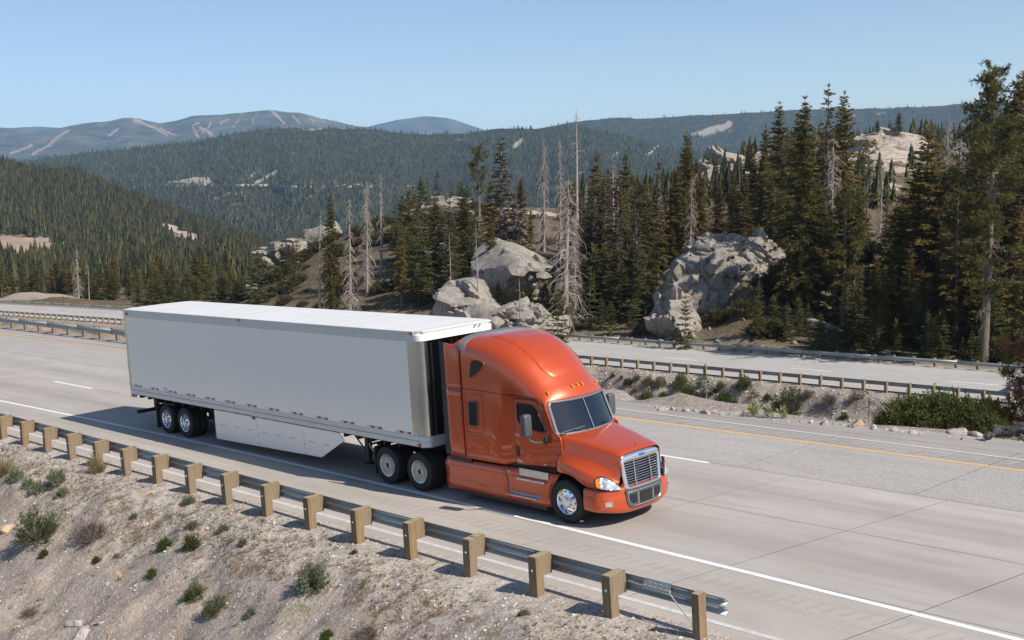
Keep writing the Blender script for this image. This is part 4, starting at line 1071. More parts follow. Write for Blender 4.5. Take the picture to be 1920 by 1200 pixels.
# cowl panels between door and hood
# windscreen
def wpt(u, v, off=0.):
    y = u*(1.005-.035*v); X = (20.735-.27*u*u)*(1-v)+(20.405-.235*u*u)*v; z = 1.955*(1-v)+2.672*v
    return (X+off*.9, y, z+off*.4)
part(MB().grid([[wpt(u, v, -.012) for u in np.linspace(-.985, .985, 24)] for v in np.linspace(.02, .98, 8)]), 'windscreen', M['glass'], K, smooth=60)
edge_ = [wpt(u, 0) for u in np.linspace(-.93, .93, 14)]+[wpt(.97, .04)]+[wpt(.985, v) for v in np.linspace(.1, .9, 8)]+[wpt(.965, .97)]+[wpt(u, 1) for u in np.linspace(.93, -.93, 14)]+[wpt(-.965, .97)]+[wpt(-.985, v) for v in np.linspace(.9, .1, 8)]+[wpt(-.97, .04)]
part(loop_tube([(p[0]+.005, p[1], p[2]) for p in edge_], .030, 8), 'windscreen_trim', M['trim'], K, smooth=60)
c_ = np.mean(np.array(edge_), 0)
part(loop_tube([tuple(c_+(np.array(p)-c_)*.966+np.array((.022, 0, .006))) for p in edge_], .007, 6), 'windscreen_bead', M['alu'], K)
part(MB().tube([wpt(0, .0, .012), wpt(0, .5, .012), wpt(0, 1., .012)], .013, 6), 'windscreen_divider', M['alu'], K)
for y0 in (-.62, .30):
    ww = part(MB().tube([wpt(y0+.42, .01, .03), wpt(y0+.05, .10, .03)], .011, 6), 'wiper', M['black'], K)
    MB().tube([wpt(y0-.28, .045, .03), wpt(y0+.35, .14, .03)], .010, 6).build('wiper_blade', M['black'], ww)
# cab interior seen through the glass
b = MB(); rows = [[(x, y, z) for y in np.linspace(-1.0, 1.0, 9)] for x, z in ((20.52, 1.90), (20.35, 1.93), (20.15, 1.90), (20.1, 1.75), (20.1, 1.3))]
part(b.grid(rows), 'dashboard', M['dark'], K, smooth=50)
for y in (-.52, .52):
    s_o = part(MB().box(19.38, 19.9, y-.25, y+.25, 1.5, 1.66), 'seat', M['seat'], K, bevel=.04)
    MB().box(19.32, 19.47, y-.25, y+.25, 1.62, 2.24).box(19.34, 19.45, y-.14, y+.14, 2.25, 2.45).build('seat_back', M['seat'], s_o, bevel=.05)
stw = []
for a in np.linspace(0, 2*math.pi, 20, endpoint=False):
    stw.append((20.02+.20*math.sin(a)*.62, .52+.21*math.cos(a), 2.02+.20*math.sin(a)*.78))
sw = part(loop_tube(stw, .018, 6), 'steering_wheel', M['grey'], K, smooth=60)
MB().tube([(20.02, .31, 2.02), (20.03, .52, 2.0), (20.02, .73, 2.02)], .016, 6).tube([(20.03, .52, 2.0), (20.25, .52, 1.8)], .03, 6).build('steering_column', M['grey'], sw)
# clearance lights on the brow
for y in (-.84, -.17, 0., .17, .84):
    p = roof_pt(20.27, y, .0); b = MB()
    b.tube([p+np.array((.02, 0, -.035)), p+np.array((.028, 0, .0)), p+np.array((-.03, 0, .06))], [.012, .026, .018], 8)
    part(b, 'clearance_light', M['amber'], K, smooth=60)
# hood
def hsec(w_, zc, vy, vz, cy, cz, fy, fz, bz):
    return [(0, zc), (w_*.55, zc-.010), (w_-.10, zc-.030), (w_-.03, zc-.065), (w_+.015, zc-.13), (vy-.02, vz+.12), (vy, vz), ((vy+cy)/2+.01, (vz+cz)/2-.012), (cy, cz), ((cy+fy)/2+.02, (cz+fz)/2+.03), (fy, fz), (fy+.012, bz)]
HS = [
 (20.63, hsec(.955, 1.985, 1.005, 1.58, 1.055, 1.42, 1.105, 1.30, 1.13)),
 (20.80, hsec(.915, 1.955, .975, 1.56, 1.08, 1.41, 1.165, 1.31, 1.155)),
 (21.02, hsec(.865, 1.915, .935, 1.53, 1.085, 1.385, 1.205, 1.285, 1.165)),
 (21.25, hsec(.825, 1.872, .90, 1.485, 1.075, 1.345, 1.215, 1.235, 1.08)),
 (21.45, hsec(.785, 1.832, .865, 1.43, 1.045, 1.295, 1.205, 1.175, .955)),
 (21.68, hsec(.745, 1.785, .82, 1.36, .985, 1.225, 1.16, 1.10, .925)),
 (21.88, hsec(.715, 1.742, .77, 1.30, .89, 1.15, 1.05, 1.02, .915)),
 (22.02, hsec(.690, 1.70, .74, 1.24, .80, 1.08, .90, .97, .905)),
 (22.085,hsec(.672, 1.655, .715, 1.19, .735, 1.04, .775, .95, .90))]
rows = []
for X, p in HS:
    bul = lambda y: .06*(1-min(1, abs(y)/.75)**2) if X > 21.6 else 0.
    hx_ = lambda y: X+bul(y)*(X-21.6)*2-.10*min(1.05, abs(y))**2*max(0, 1-(X-20.63)/.4); rows.append([(hx_(y), -y, z) for y, z in p[::-1]]+[(hx_(y), y, z) for y, z in p[1:]])
hood = part(MB().grid(rows), 'hood', M['orange'], K, smooth=170, sub=2)
# wheel wells
for s in (-1, 1):
    rows = []
    for a in np.linspace(-5, 185, 20): rows.append([(20.87+.575*math.cos(R(a)), s*y, .52+.60*math.sin(R(a))) for y in (1.17, .95, .62)])
    part(MB().grid(rows), 'wheel_well', M['black'], K, smooth=60)
    part(MB().box(20.9, 22.0, min(s*.6, s*.62), max(s*.6, s*.62), .4, 1.3), 'inner_fender', M['black'], K)
# hood shut line
pts = []
for (y, z) in HS[0][1][::-1]: pts.append((20.632-.10*min(1.05, y)**2, -y-.004, z))
for (y, z) in HS[0][1][1:]: pts.append((20.632-.10*min(1.05, y)**2, y+.004, z))
part(MB().tube(pts, .010, 5), 'panel_seam', M['seam'], K)
def hood0(u):
    y = abs(u)*1.03; return (20.635-.10*u*u, u*1.03, float(np.interp(y, [p_[0] for p_ in HS[0][1]][:5], [p_[1] for p_ in HS[0][1]][:5])))
for s in (-1, 1):
    ap = []
    for v in np.linspace(-.02, 1.0, 14):
        a = np.array(wpt(s*.965, v, -.004)); z = a[2]; yy = s*float(Wd(20.40, z)); b_ = np.array((float(fshift(20.40, yy, z)), yy, z))
        ap.append([tuple(a*(1-t)+(b_+np.array((-.01, 0, 0)))*t+np.array((.02, 0, .005))*math.sin(math.pi*t)) for t in (0, .33, .66, 1.)])
    part(MB().grid(ap), 'pillar', M['orange'], K, smooth=60)
    cs = []
    hp_ = HS[0][1]; hz_ = [p_[1] for p_ in hp_][::-1]; hy_ = [p_[0] for p_ in hp_][::-1]
    for t in np.linspace(0, 1, 5):
        row = []
        for z in np.linspace(1.13, 1.93, 14):
            y0_ = float(Wd(20.40, z))-.004; x0_ = float(fshift(20.40, y0_, min(z, 1.9)))-.06; y1_ = float(np.interp(z, hz_, hy_)); x1_ = 20.625-.10*y1_*y1_
            row.append((min(x0_, x1_)*(1-t)+x1_*t, s*(y0_*(1-t)+y1_*t), z))
        cs.append(row)
    part(MB().grid(cs), 'cowl_side', M['orange'], K, smooth=60)
cw = []
for t in np.linspace(0, 1, 4):
    cw.append([tuple(np.array(wpt(u*1.06, -.03, -.03))*(1-t)+(np.array(hood0(u))+np.array((.03, 0, -.012)))*t) for u in np.linspace(-1, 1, 21)])
part(MB().grid(cw), 'cowl', M['orange'], K, smooth=60)
# bumper
pl = [(21.42, -1.215), (21.60, -1.225), (21.74, -1.222), (21.84, -1.19), (21.93, -1.12), (22.00, -1.02), (22.06, -.88), (22.11, -.70), (22.145, -.5), (22.165, -.25), (22.17, 0)]
pl = pl+[(x, -y) for x, y in pl[-2::-1]]
def bump_x(y): return float(np.interp(abs(y), [-q[1] for q in pl[:11]][::-1], [q[0] for q in pl[:11]][::-1]))
rows = []
for z, o in ((.27, -.22), (.28, -.06), (.31, -.01), (.38, .01), (.52, .02), (.68, .018), (.75, .0), (.80, .006), (.86, .0), (.905, -.03), (.92, -.10)):
    row = []
    for i, (x, y) in enumerate(pl):
        a = np.array(pl[max(i-1, 0)]); c = np.array(pl[min(i+1, len(pl)-1)]); t = (c-a)/np.linalg.norm(c-a); n = np.array((t[1], -t[0]))
        lift = .09*float(smooth(.5, 1.2, abs(y)))*(1-float(smooth(.3, .6, z)))
        row.append((x+n[0]*o, y+n[1]*o, z+lift))
    rows.append(row)
part(MB().grid(rows), 'bumper', M['orange'], K, smooth=50, sub=1)
def front_panel(poly, off, depth=.02):
    b = MB(); p = densify(poly); c = np.mean(np.array(p), 0); n = len(p); loops = []
    loops.append([(bump_x(y)+off-depth, y, z) for y, z in p])
    for q in (1, .8, .5, .2): loops.append([(bump_x(c[0]+(y-c[0])*q)+off, c[0]+(y-c[0])*q, c[1]+(z-c[1])*q) for y, z in p])
    vs = [v for l_ in loops for v in l_]; fs = [(k_*n+i, k_*n+(i+1) % n, (k_+1)*n+(i+1) % n, (k_+1)*n+i) for k_ in range(len(loops)-1) for i in range(n)]
    fs.append(tuple(range((len(loops)-1)*n, len(loops)*n))); return b.add(vs, fs)
ik = front_panel(rpoly([(-.63, .83), (.63, .83), (.60, .50), (.46, .40), (-.46, .40), (-.60, .50)], [.04, .04, .08, .1, .1, .08]), .034)
intake = part(ik, 'bumper_intake', M['grey'], K, smooth=40)
for s in (-1, 1):
    q = rpoly([(s*.53, .71), (s*.30, .71), (s*.30, .50), (s*.44, .50), (s*.52, .58)], .03)
    front_panel(q, .040, .012).build('air_opening', M['black'], intake)
    front_panel(rpoly([(s*.275, .73), (s*.245, .73), (s*.245, .46), (s*.275, .46)], .008), .046, .02).build('tow_bracket', M['alu'], intake)
front_panel(rpoly([(-.20, .72), (.20, .72), (.20, .47), (-.20, .47)], .01), .044, .015).build('plate_recess', M['black'], intake)
loop = [(bump_x(y)+.040, y, z) for y, z in densify(rpoly([(-.575, .77), (.575, .77), (.55, .52), (.43, .435), (-.43, .435), (-.55, .52)], [.04, .04, .08, .1, .1, .08]))]
loop_tube(loop, .013, 6).build('intake_bead', M['alu'], intake, smooth=60)
for s in (-1, 1):
    cy = s*1.03; cx = bump_x(cy); b = MB()
    t = np.array((.62, s*.78, 0)); nrm = np.array((.78, s*.62, 0)) if False else np.array((math.cos(R(38)), s*math.sin(R(38)), 0)); tn = np.array((-nrm[1], nrm[0], 0))
    def fp(u, v, o): return tuple(np.array((cx+.0, cy, .575))+tn*u+np.array((0, 0, v))+nrm*o)
    out = rpoly([(-.085, -.055), (.085, -.055), (.085, .055), (-.085, .055)], .025)
    b.add([fp(u, v, .0) for u, v in out]+[fp(u, v, .03) for u, v in out]+[fp(u*.8, v*.75, .03) for u, v in out], [], 0)
    n_ = len(out); b.f += [(i, (i+1) % n_, n_+(i+1) % n_, n_+i) for i in range(n_)]+[(n_+i, n_+(i+1) % n_, 2*n_+(i+1) % n_, 2*n_+i) for i in range(n_)]; b.m += [0]*2*n_
    fg = part(b, 'fog_light', M['chrome'], K, smooth=40)
    lb = MB(); add_patch(lb, [fp(u*.8, v*.75, .027) for u, v in out]); lb.build('fog_lens', M['headlamp'], fg)
    # headlamp
    def hl(u, v, o=0.):
        x = 21.775+.325*u**.8; y = 1.215-.50*u; bl = .035*math.sin(math.pi*u)
        zt_ = float(np.interp(u, [0, .15, .35, .6, .85, 1], [1.15, 1.19, 1.185, 1.11, .985, .90])); zb_ = float(np.interp(u, [0, .1, .3, .7, 1], [1.02, .955, .93, .895, .875]))
        z = zb_+(zt_-zb_)*v; lean = .11*v*(zt_-zb_)/.25
        return (x+bl+o*.75-lean*.75, s*(y+bl*.8+o*.66-lean*.55), z)
    us = np.linspace(0, 1, 18); vs_ = np.linspace(0, 1, 8)
    hr = part(MB().grid([[hl(-.03+1.06*u if 0 < u < 1 else u*1.0, -.05+1.10*v, .035) for v in vs_] for u in us]), 'headlight', M['frame'], K, smooth=60, solid=.05)
    MB().grid([[hl(.17+.82*u, .02+.96*v, .075) for v in vs_] for u in us]).build('headlight_lens', M['headlamp'], hr, smooth=60)
    MB().grid([[hl(.02+.14*u, .05+.90*v, .073) for v in vs_] for u in us]).build('turn_signal', M['amberlamp'], hr, smooth=60)
# grille
def gx(z): return 22.17-.085*(z-.8)/.8
def gp(y, z, o=0.): return (gx(z)+o-.055*(abs(y)/.7)**2, y, z)
go = densify(rpoly([(-.70, 1.595), (-.36, 1.665), (.36, 1.665), (.70, 1.595), (.625, .82), (-.625, .82)], [.10, .3, .3, .10, .07, .07]))
gi = rpoly([(-.585, 1.45), (.585, 1.45), (.525, .885), (-.525, .885)], [.07, .07, .05, .05])
import itertools
def resamp(p, n):
    p = np.array(p+[p[0]]); d = np.r_[0, np.cumsum(np.linalg.norm(np.diff(p, axis=0), axis=1))]; t = np.linspace(0, d[-1], n, endpoint=False)
    return np.stack([np.interp(t, d, p[:, 0]), np.interp(t, d, p[:, 1])], -1)
def by_angle(p, n=72):
    p = resamp(p, 720); c = np.array((0, 1.2)); a = np.arctan2(p[:, 1]-c[1], p[:, 0]-c[0]); o = np.argsort(a); a, p = a[o], p[o]
    t = np.linspace(-math.pi, math.pi, n, endpoint=False); return np.stack([np.interp(t, a, p[:, 0], period=2*math.pi), np.interp(t, a, p[:, 1], period=2*math.pi)], -1)
A_, B_ = by_angle(go), by_angle(gi); rows = []
for t, o in ((0, -.09), (0, -.01), (.06, .022), (.3, .045), (.75, .05), (.95, .03), (1, .0), (1, -.08)):
    q = A_*(1-t)+B_*t; rows.append([gp(y, z, o-.03*max(0, (z-1.5)/.15)*(1-t)) for y, z in q])
gr = part(MB().grid(rows, close=True), 'grille_surround', M['chrome'], K, smooth=50)
b = MB(); add_patch(b, [gp(y, z, -.06) for y, z in B_*1.0]); b.build('grille_backing', M['black'], gr)
for i in range(10):
    z = .922+i*.0565; hw = .522+.06*(z-.885)/.57
    b = MB(); b.grid([[gp(y, z+dz, o) for y in np.linspace(-hw, hw, 13)] for dz, o in ((-.010, -.03), (-.012, .006), (.0, .018), (.012, .006), (.010, -.03))])
    b.build('grille_bar', M['chrome'], gr, smooth=60)
for y in (-.27, .27):
    MB().grid([[gp(y+dy, z, o) for z in np.linspace(.89, 1.445, 6)] for dy, o in ((-.014, -.03), (-.012, .022), (.012, .022), (.014, -.03))]).build('grille_post', M['chrome'], gr, smooth=30)
b = MB(); add_patch(b, [gp(y, z, .057) for y, z in rpoly([(-.10, 1.555), (.10, 1.555), (.085, 1.505), (-.085, 1.505)], .02)]); b.build('badge', M['blue'], gr)
b = MB(); 
for i in range(11): b.box(gx(1.53)+.055, gx(1.53)+.062, -.075+i*.0138, -.068+i*.0138, 1.522 if i % 3 else 1.515, 1.540)
b.build('badge_letters', M['alu'], gr)
part(MB().box(22.0, 22.10, -.60, .60, .78, .88), 'grille_gap', M['black'], K)
part(MB().box(21.95, 22.0, -.02, .02, 1.70, 1.745), 'hood_ornament', M['orange'], K, bevel=.008)
# frame and running gear
part(MB().box(13.9, 21.9, -.45, -.33, .72, 1.0).box(13.9, 21.9, .33, .45, .72, 1.0), 'chassis_rail', M['frame'], K)
part(MB().box(14.35, 15.95, -.55, .55, 1.0, 1.10).box(13.95, 14.1, -1.22, 1.22, .98, 1.03), 'fifth_wheel', M['frame'], K)
part(MB().box(17.0, 20.2, -1.08, 1.08, .35, .95), 'tank_and_boxes', M['frame'], K, bevel=.05)
for x in (14.39, 15.71):
    for s in (-1, 1):
        wheel(K, x, s*1.115, s, RIM_D); wheel(K, x, s*.80, s)
    part(MB().tube([(x, -1.0, .5), (x, 1.0, .5)], .09, 10).lathe([(0, -.2), (.2, -.12), (.23, 0), (.2, .12), (0, .2)], 16, (x, 0, .52)), 'axle', M['frame'], K)
for s in (-1, 1):
    wheel(K, 20.87, s*1.06, s, RIM_F)
    part(MB().box(13.86, 13.89, min(s*.70, s*1.26), max(s*.70, s*1.26), .2, .95), 'mudflap', M['rubber'], K, bevel=.004)
    part(MB().tube([(13.88, s*1.24, .78), (13.70, s*1.24, .90), (13.60, s*1.2, 1.0)], .02, 6), 'flap_bracket', M['alu'], K)
    part(MB().tube([(16.5, s*.8, 1.0), (16.45, s*.75, 1.7), (16.6, s*.55, 2.4), (16.9, s*.5, 2.6)], .03, 8), 'air_hose', M['frame'], K)
part(MB().tube([(20.87, -1.0, .5), (20.87, 1.0, .5)], .06, 8), 'steer_axle', M['frame'], K)
# ================================================================== VEGETATION
UPV = Vector(UPW).normalized()
def plumb(o, ang, lean=0., la=0.):
    q = Vector((0, 0, 1)).rotation_difference(UPV) @ Quaternion((0, 0, 1), ang) @ Quaternion((math.cos(la), math.sin(la), 0), lean)
    o.rotation_mode = 'QUATERNION'; o.rotation_quaternion = q
def fans(P, D, Ln, Wd_, rg, spread=.5, k=3, rnd=.35):
    """k thin needle-spray triangles at every point P heading along D"""
    P = np.repeat(P, k, 0); D = np.repeat(D, k, 0); Ln = np.repeat(Ln, k); Wd_ = np.repeat(Wd_, k); n = len(P)
    D = D+rg.normal(0, spread, (n, 3))*np.array([1, 1, .55]); D /= np.linalg.norm(D, axis=1)[:, None]+1e-9
    Ln = Ln*(1+rg.uniform(-rnd, rnd, n)); S = rg.normal(0, 1, (n, 3))*np.array([1, 1, .6]); S -= D*np.sum(S*D, 1)[:, None]; S /= np.linalg.norm(S, axis=1)[:, None]+1e-9
    W = S*(Wd_[:, None]*.5); mid = P+D*(Ln*.45)[:, None]
    V = np.stack([P, mid+W, P+D*Ln[:, None], mid-W], 1).reshape(-1, 3)
    return V, np.arange(len(V)).reshape(-1, 4)
def crown_mesh(name, parts, mats):
    Vs, Fs, Ms, o = [], [], [], 0
    for V, F_, mi in parts: Vs.append(V); Fs.append(F_+o); Ms.append(np.full(len(F_), mi)); o += len(V)
    me = np_mesh(name, np.concatenate(Vs), np.concatenate(Fs), mats, smooth=False)
    if len(mats) > 1: me.polygons.foreach_set('material_index', np.concatenate(Ms).astype(np.int32))
    return me
def trunk_mb(H, r0, rg, bend=.12, n=8, flare=1.35):
    ph = rg.uniform(0, 6); pts = []; rad = []
    for t in np.linspace(0, 1, 12):
        pts.append((bend*math.sin(t*2.2+ph)*t, bend*math.cos(t*1.7+ph)*t, -.8*(t == 0)+H*t)); rad.append(max(.015, r0*(1-t)**.85*(flare if t == 0 else 1)))
    return MB().tube(pts, rad, n), (lambda z: np.array((np.interp(z/H, np.linspace(0, 1, 12), [p[0] for p in pts]), np.interp(z/H, np.linspace(0, 1, 12), [p[1] for p in pts]), z))), (lambda z: np.interp(z/H, np.linspace(0, 1, 12), rad))
def fir(seed, H=20., cb=.10, Rm=2.6, dens=1., droop=.35, pw=.85, spray=.48, mats=('fir',), bark='bark', gap=0., step=.17, irr=.35, top=.03, r0=.30, wid=.15, dead_low=0):
    rg = np.random.RandomState(seed); tb, tc, tr = trunk_mb(H, r0, rg); P, D, L_, W_ = [], [], [], []
    z = cb*H
    while z < H*(1-top):
        t = (z-cb*H)/(H-cb*H); Lm = Rm*((1-t)**pw)*(1 if t > .18 else .62+.38*t/.18)+.18
        nb = max(3, int(round((4.6+1.5*rg.rand())*dens))); a0 = rg.rand()*6.28
        for b in range(nb):
            if rg.rand() < gap: continue
            a = a0+6.283*b/nb+rg.normal(0, .25); Lb = Lm*(1+irr*rg.uniform(-1, .8)); el = .75*t**1.6-.18*(1-t)+rg.normal(0, .12)
            base = tc(z+rg.uniform(-.12, .12)); d0 = np.array((math.cos(a), math.sin(a), 0)); lat = np.array((-d0[1], d0[0], 0))
            ns = max(2, int(Lb/step)); s = np.linspace(.12, 1, ns)
            pts = base+d0*(Lb*s*math.cos(el))[:, None]; pts[:, 2] += Lb*s*math.sin(el)-droop*Lb*s**2*.8+droop*.25*Lb*s**4
            tb.tube([base, pts[ns//2], pts[-1]], [max(.012, .012*Lb+.008), .010, .004], 3, 0, False)
            for sg in (-1, 1):
                ww = (1-.55*s)*(.55+.45*np.minimum(1, s*4)); P.append(pts+rg.normal(0, .03, pts.shape)); D.append(np.repeat((d0*.75+lat*sg*.85)[None], ns, 0)+np.array((0, 0, -.28*droop-.02))); L_.append(spray*(.45+.75*ww)*min(1.15, .45+Lb/2.2)); W_.append(np.full(ns, wid))
            P.append(pts[-1:]); D.append((d0+np.array((0, 0, -.1)))[None]); L_.append(np.array([spray*.8])); W_.append(np.array([wid]))
        z += (.30+.16*rg.rand())*(1+.35*(1-t))/max(.6, dens**.3)
    P.append(tc(H*.985)[None]+np.zeros((4, 3))); D.append(np.tile(np.array((0, 0, 1.)), (4, 1))); L_.append(np.full(4, .5)); W_.append(np.full(4, .1))
    if dead_low:
        for i in range(dead_low): dead_branch(tb, tc, tr, rg, rg.uniform(.04, cb+.1)*H, rg.uniform(.6, 1.7), 1)
    V, F_ = fans(np.concatenate(P), np.concatenate(D), np.concatenate(L_), np.concatenate(W_), rg)
    mi = np.zeros(len(F_), int)
    me = crown_mesh('crown', [(V, F_, 0)], [M[mats[0]]])
    if len(mats) > 1:
        me.materials.append(M[mats[1]]); zc = V.reshape(-1, 4, 3)[:, 0, 2]; pick = (zc < mats[2]*H) if len(mats) > 2 else (rg.rand(len(F_)) < .3)
        me.polygons.foreach_set('material_index', pick.astype(np.int32))
    return tb.mesh('trunk', M[bark], 60), me, H
def dead_branch(tb, tc, tr, rg, z, Lb, twigs=3, droop=None, a=None):
    a = rg.rand()*6.28 if a is None else a; d0 = np.array((math.cos(a), math.sin(a), 0)); base = tc(z); up = rg.uniform(-.25, .35); dr = rg.uniform(.25, 1.0) if droop is None else droop
    s = np.linspace(0, 1, 5); pts = base+d0*(Lb*s*.9)[:, None]; pts[:, 2] += Lb*(up*s-dr*s**2); pts[1:] += rg.normal(0, .05*Lb, (4, 3))
    tb.tube(list(pts), list(max(.034, .036*Lb)*(1-.75*s)), 4, 0, False)
    for q in range(twigs):
        i = rg.randint(1, 5); p = pts[i]; d = d0*rg.uniform(.2, .8)+rg.normal(0, .55, 3)*np.array([1, 1, .4])+np.array((0, 0, -.5)); d /= np.linalg.norm(d)
        tb.tube([p, p+d*Lb*.22, p+d*Lb*.38+np.array((0, 0, -.14*Lb))], [.026, .018, .008], 3, 0, False)
def snag(seed, H=18., nb=70, Lm=1.8, cb=.15, r0=.34, twigs=3, bark='dead', droop=None, broken=False):
    rg = np.random.RandomState(seed); tb, tc, tr = trunk_mb(H, r0, rg, .2, 8)
    for i in range(nb):
        t = rg.rand()**.9; z = (cb+(.97-cb)*t)*H; dead_branch(tb, tc, tr, rg, z, Lm*((1-t)**.7*.9+.22)*rg.uniform(.45, 1.15), twigs, droop)
    return tb.mesh('trunk', M[bark], 60), None, H
def pine(seed, H=26., cb=.25, nb=70, Lm=3.4, mats='pine', bark='bark', r0=.42, tuft=.42, flat=.0, dead=14, dens=1.):
    rg = np.random.RandomState(seed); tb, tc, tr = trunk_mb(H, r0, rg, .3, 10); P, D, L_, W_ = [], [], [], []
    for i in range(nb):
        t = (i+rg.rand())/nb; z = (cb+(1-cb)*t**.9)*H*.985; prof = math.sin(math.pi*min(1, .16+t*.80))**.7 if flat == 0 else .35+flat*t
        Lb = Lm*prof*rg.uniform(.45, 1.1); a = rg.rand()*6.28; el = rg.uniform(-.3, .25)+.75*t**2; d0 = np.array((math.cos(a)*math.cos(el), math.sin(a)*math.cos(el), math.sin(el)))
        base = tc(z); s = np.linspace(0, 1, 6); pts = base+d0*(Lb*s)[:, None]; pts[:, 2] += Lb*(-.28*s+.42*s**2.5); pts[1:] += rg.normal(0, .05*Lb, (5, 3))
        tb.tube(list(pts), list(.03*Lb*(1-.75*s)+.008), 4, 0, False)
        for q in range(int(dens*(5+Lb*7))):
            u = rg.uniform(.35, 1.0); c = np.array([np.interp(u, s, pts[:, k]) for k in range(3)])+rg.normal(0, .16+.10*Lb*.6, 3)*np.array([1, 1, .5])
            n = 9; dd = rg.normal(0, 1, (n, 3))+np.array((0, 0, .55))+d0*.6; dd /= np.linalg.norm(dd, axis=1)[:, None]
            P.append(np.repeat(c[None], n, 0)); D.append(dd); L_.append(np.full(n, tuft)); W_.append(np.full(n, .085))
    for i in range(dead): dead_branch(tb, tc, tr, rg, rg.uniform(.12, cb+.3)*H, rg.uniform(.6, 2.), 2)
    V, F_ = fans(np.concatenate(P), np.concatenate(D), np.concatenate(L_), np.concatenate(W_), rg, .25, 1)
    return tb.mesh('trunk', M[bark], 60), crown_mesh('crown', [(V, F_, 0)], [M[mats]]), H

KIND = {}
KIND['firA'] = fir(1, 20, .06, 2.7, irr=.55, gap=.10); KIND['firB'] = fir(2, 20, .10, 2.3, droop=.5, irr=.6, gap=.14, dead_low=8); KIND['firC'] = fir(3, 20, .16, 3.0, dens=.9, droop=.25, gap=.12)
KIND['firD'] = fir(4, 20, .05, 2.2, pw=.7, droop=.55, irr=.65, gap=.08); KIND['firE'] = fir(5, 20, .22, 2.5, gap=.22, irr=.55, dead_low=14)
KIND['firT'] = fir(6, 20, .18, 2.0, dens=.75, gap=.3, irr=.6, mats=('fir', 'thin'), bark='bark', dead_low=20)
KIND['firG'] = fir(7, 20, .12, 2.1, dens=.8, gap=.25, irr=.5, mats=('thin',), bark='dead', droop=.6, dead_low=16)
KIND['moss'] = fir(8, 24, .14, 3.1, dens=1.05, gap=.2, irr=.65, mats=('firw',), bark='mossbark', droop=.5, r0=.42, dead_low=20, spray=.55)
KIND['red'] = fir(9, 18, .04, 1.7, dens=.9, irr=.4, mats=('thin', 'brownfir', .55), bark='dead', droop=.7, gap=.2)
KIND['youngA'] = fir(10, 6, .03, 1.25, dens=1.1, droop=.15, mats=('young',), spray=.30, step=.11, wid=.08, r0=.07)
KIND['youngB'] = fir(11, 6, .05, 1.0, dens=1., droop=.2, mats=('young',), spray=.28, step=.11, wid=.08, r0=.06)
KIND['pineA'] = pine(12, 27, .24, 84, 3.6, dens=1.15); KIND['pineB'] = pine(13, 16, .45, 34, 3.0, flat=.7, r0=.28, dead=18); KIND['pineC'] = pine(14, 16, .30, 46, 2.4, r0=.24)
KIND['deadA'] = snag(20, 18, 150, 1.9); KIND['deadB'] = snag(21, 18, 110, 1.4, .2); KIND['deadC'] = snag(22, 18, 200, 2.2, .10, twigs=4, droop=.9); KIND['deadD'] = snag(23, 20, 40, 1.7, .40, twigs=1, droop=.1)
KIND['deadE'] = snag(24, 17, 130, 2.7, .12, r0=.42, twigs=5, droop=.65); KIND['pole'] = snag(25, 14, 9, .9, .5, twigs=1, r0=.14)
KIND['droop'] = fir(26, 9, .04, 1.9, dens=1.1, droop=.95, mats=('thin',), bark='dead', pw=.6)
# make the grey weeping tree really grey
KIND['droop'][1].materials[0] = M['twig']
NAMES = {'fir': 'fir_tree', 'moss': 'fir_tree', 'red': 'fir_tree', 'droop': 'dead_tree', 'young': 'young_fir', 'pine': 'pine_tree', 'dead': 'dead_tree', 'pole': 'dead_tree'}
CATS = {'fir_tree': 'fir', 'young_fir': 'young fir', 'pine_tree': 'pine', 'dead_tree': 'dead tree'}
def tree(kind, base, h, label, group=None, ang=None, sx=1., lean=0., rg=random):
    tm, cm, H = KIND[kind]; nm = next(v for k_, v in NAMES.items() if kind.startswith(k_))
    e = empty(nm, tuple(base)); plumb(e, rg.uniform(0, 6.28) if ang is None else ang, lean, rg.uniform(0, 6)); k_ = h/H; e.scale = (k_*sx, k_*sx, k_)
    link('trunk', tm, e)
    if cm: link('crown', cm, e)
    tag(e, label, CATS[nm], group); return e
def tree_px(kind, px, d, ytop, label, xtop=None, sx=1., ang=None, sink=.5, ybase=None, group=None):
    if ybase is None: b = terr(px, d, sink); yb = float(terr_y(px, d))
    else: b = at_depth(px, ybase, d)-np.array(UPW)*.3; yb = ybase
    h = (yb-ytop)*d/F_PX+sink
    return tree(kind, b, h, label, group, ang, sx)
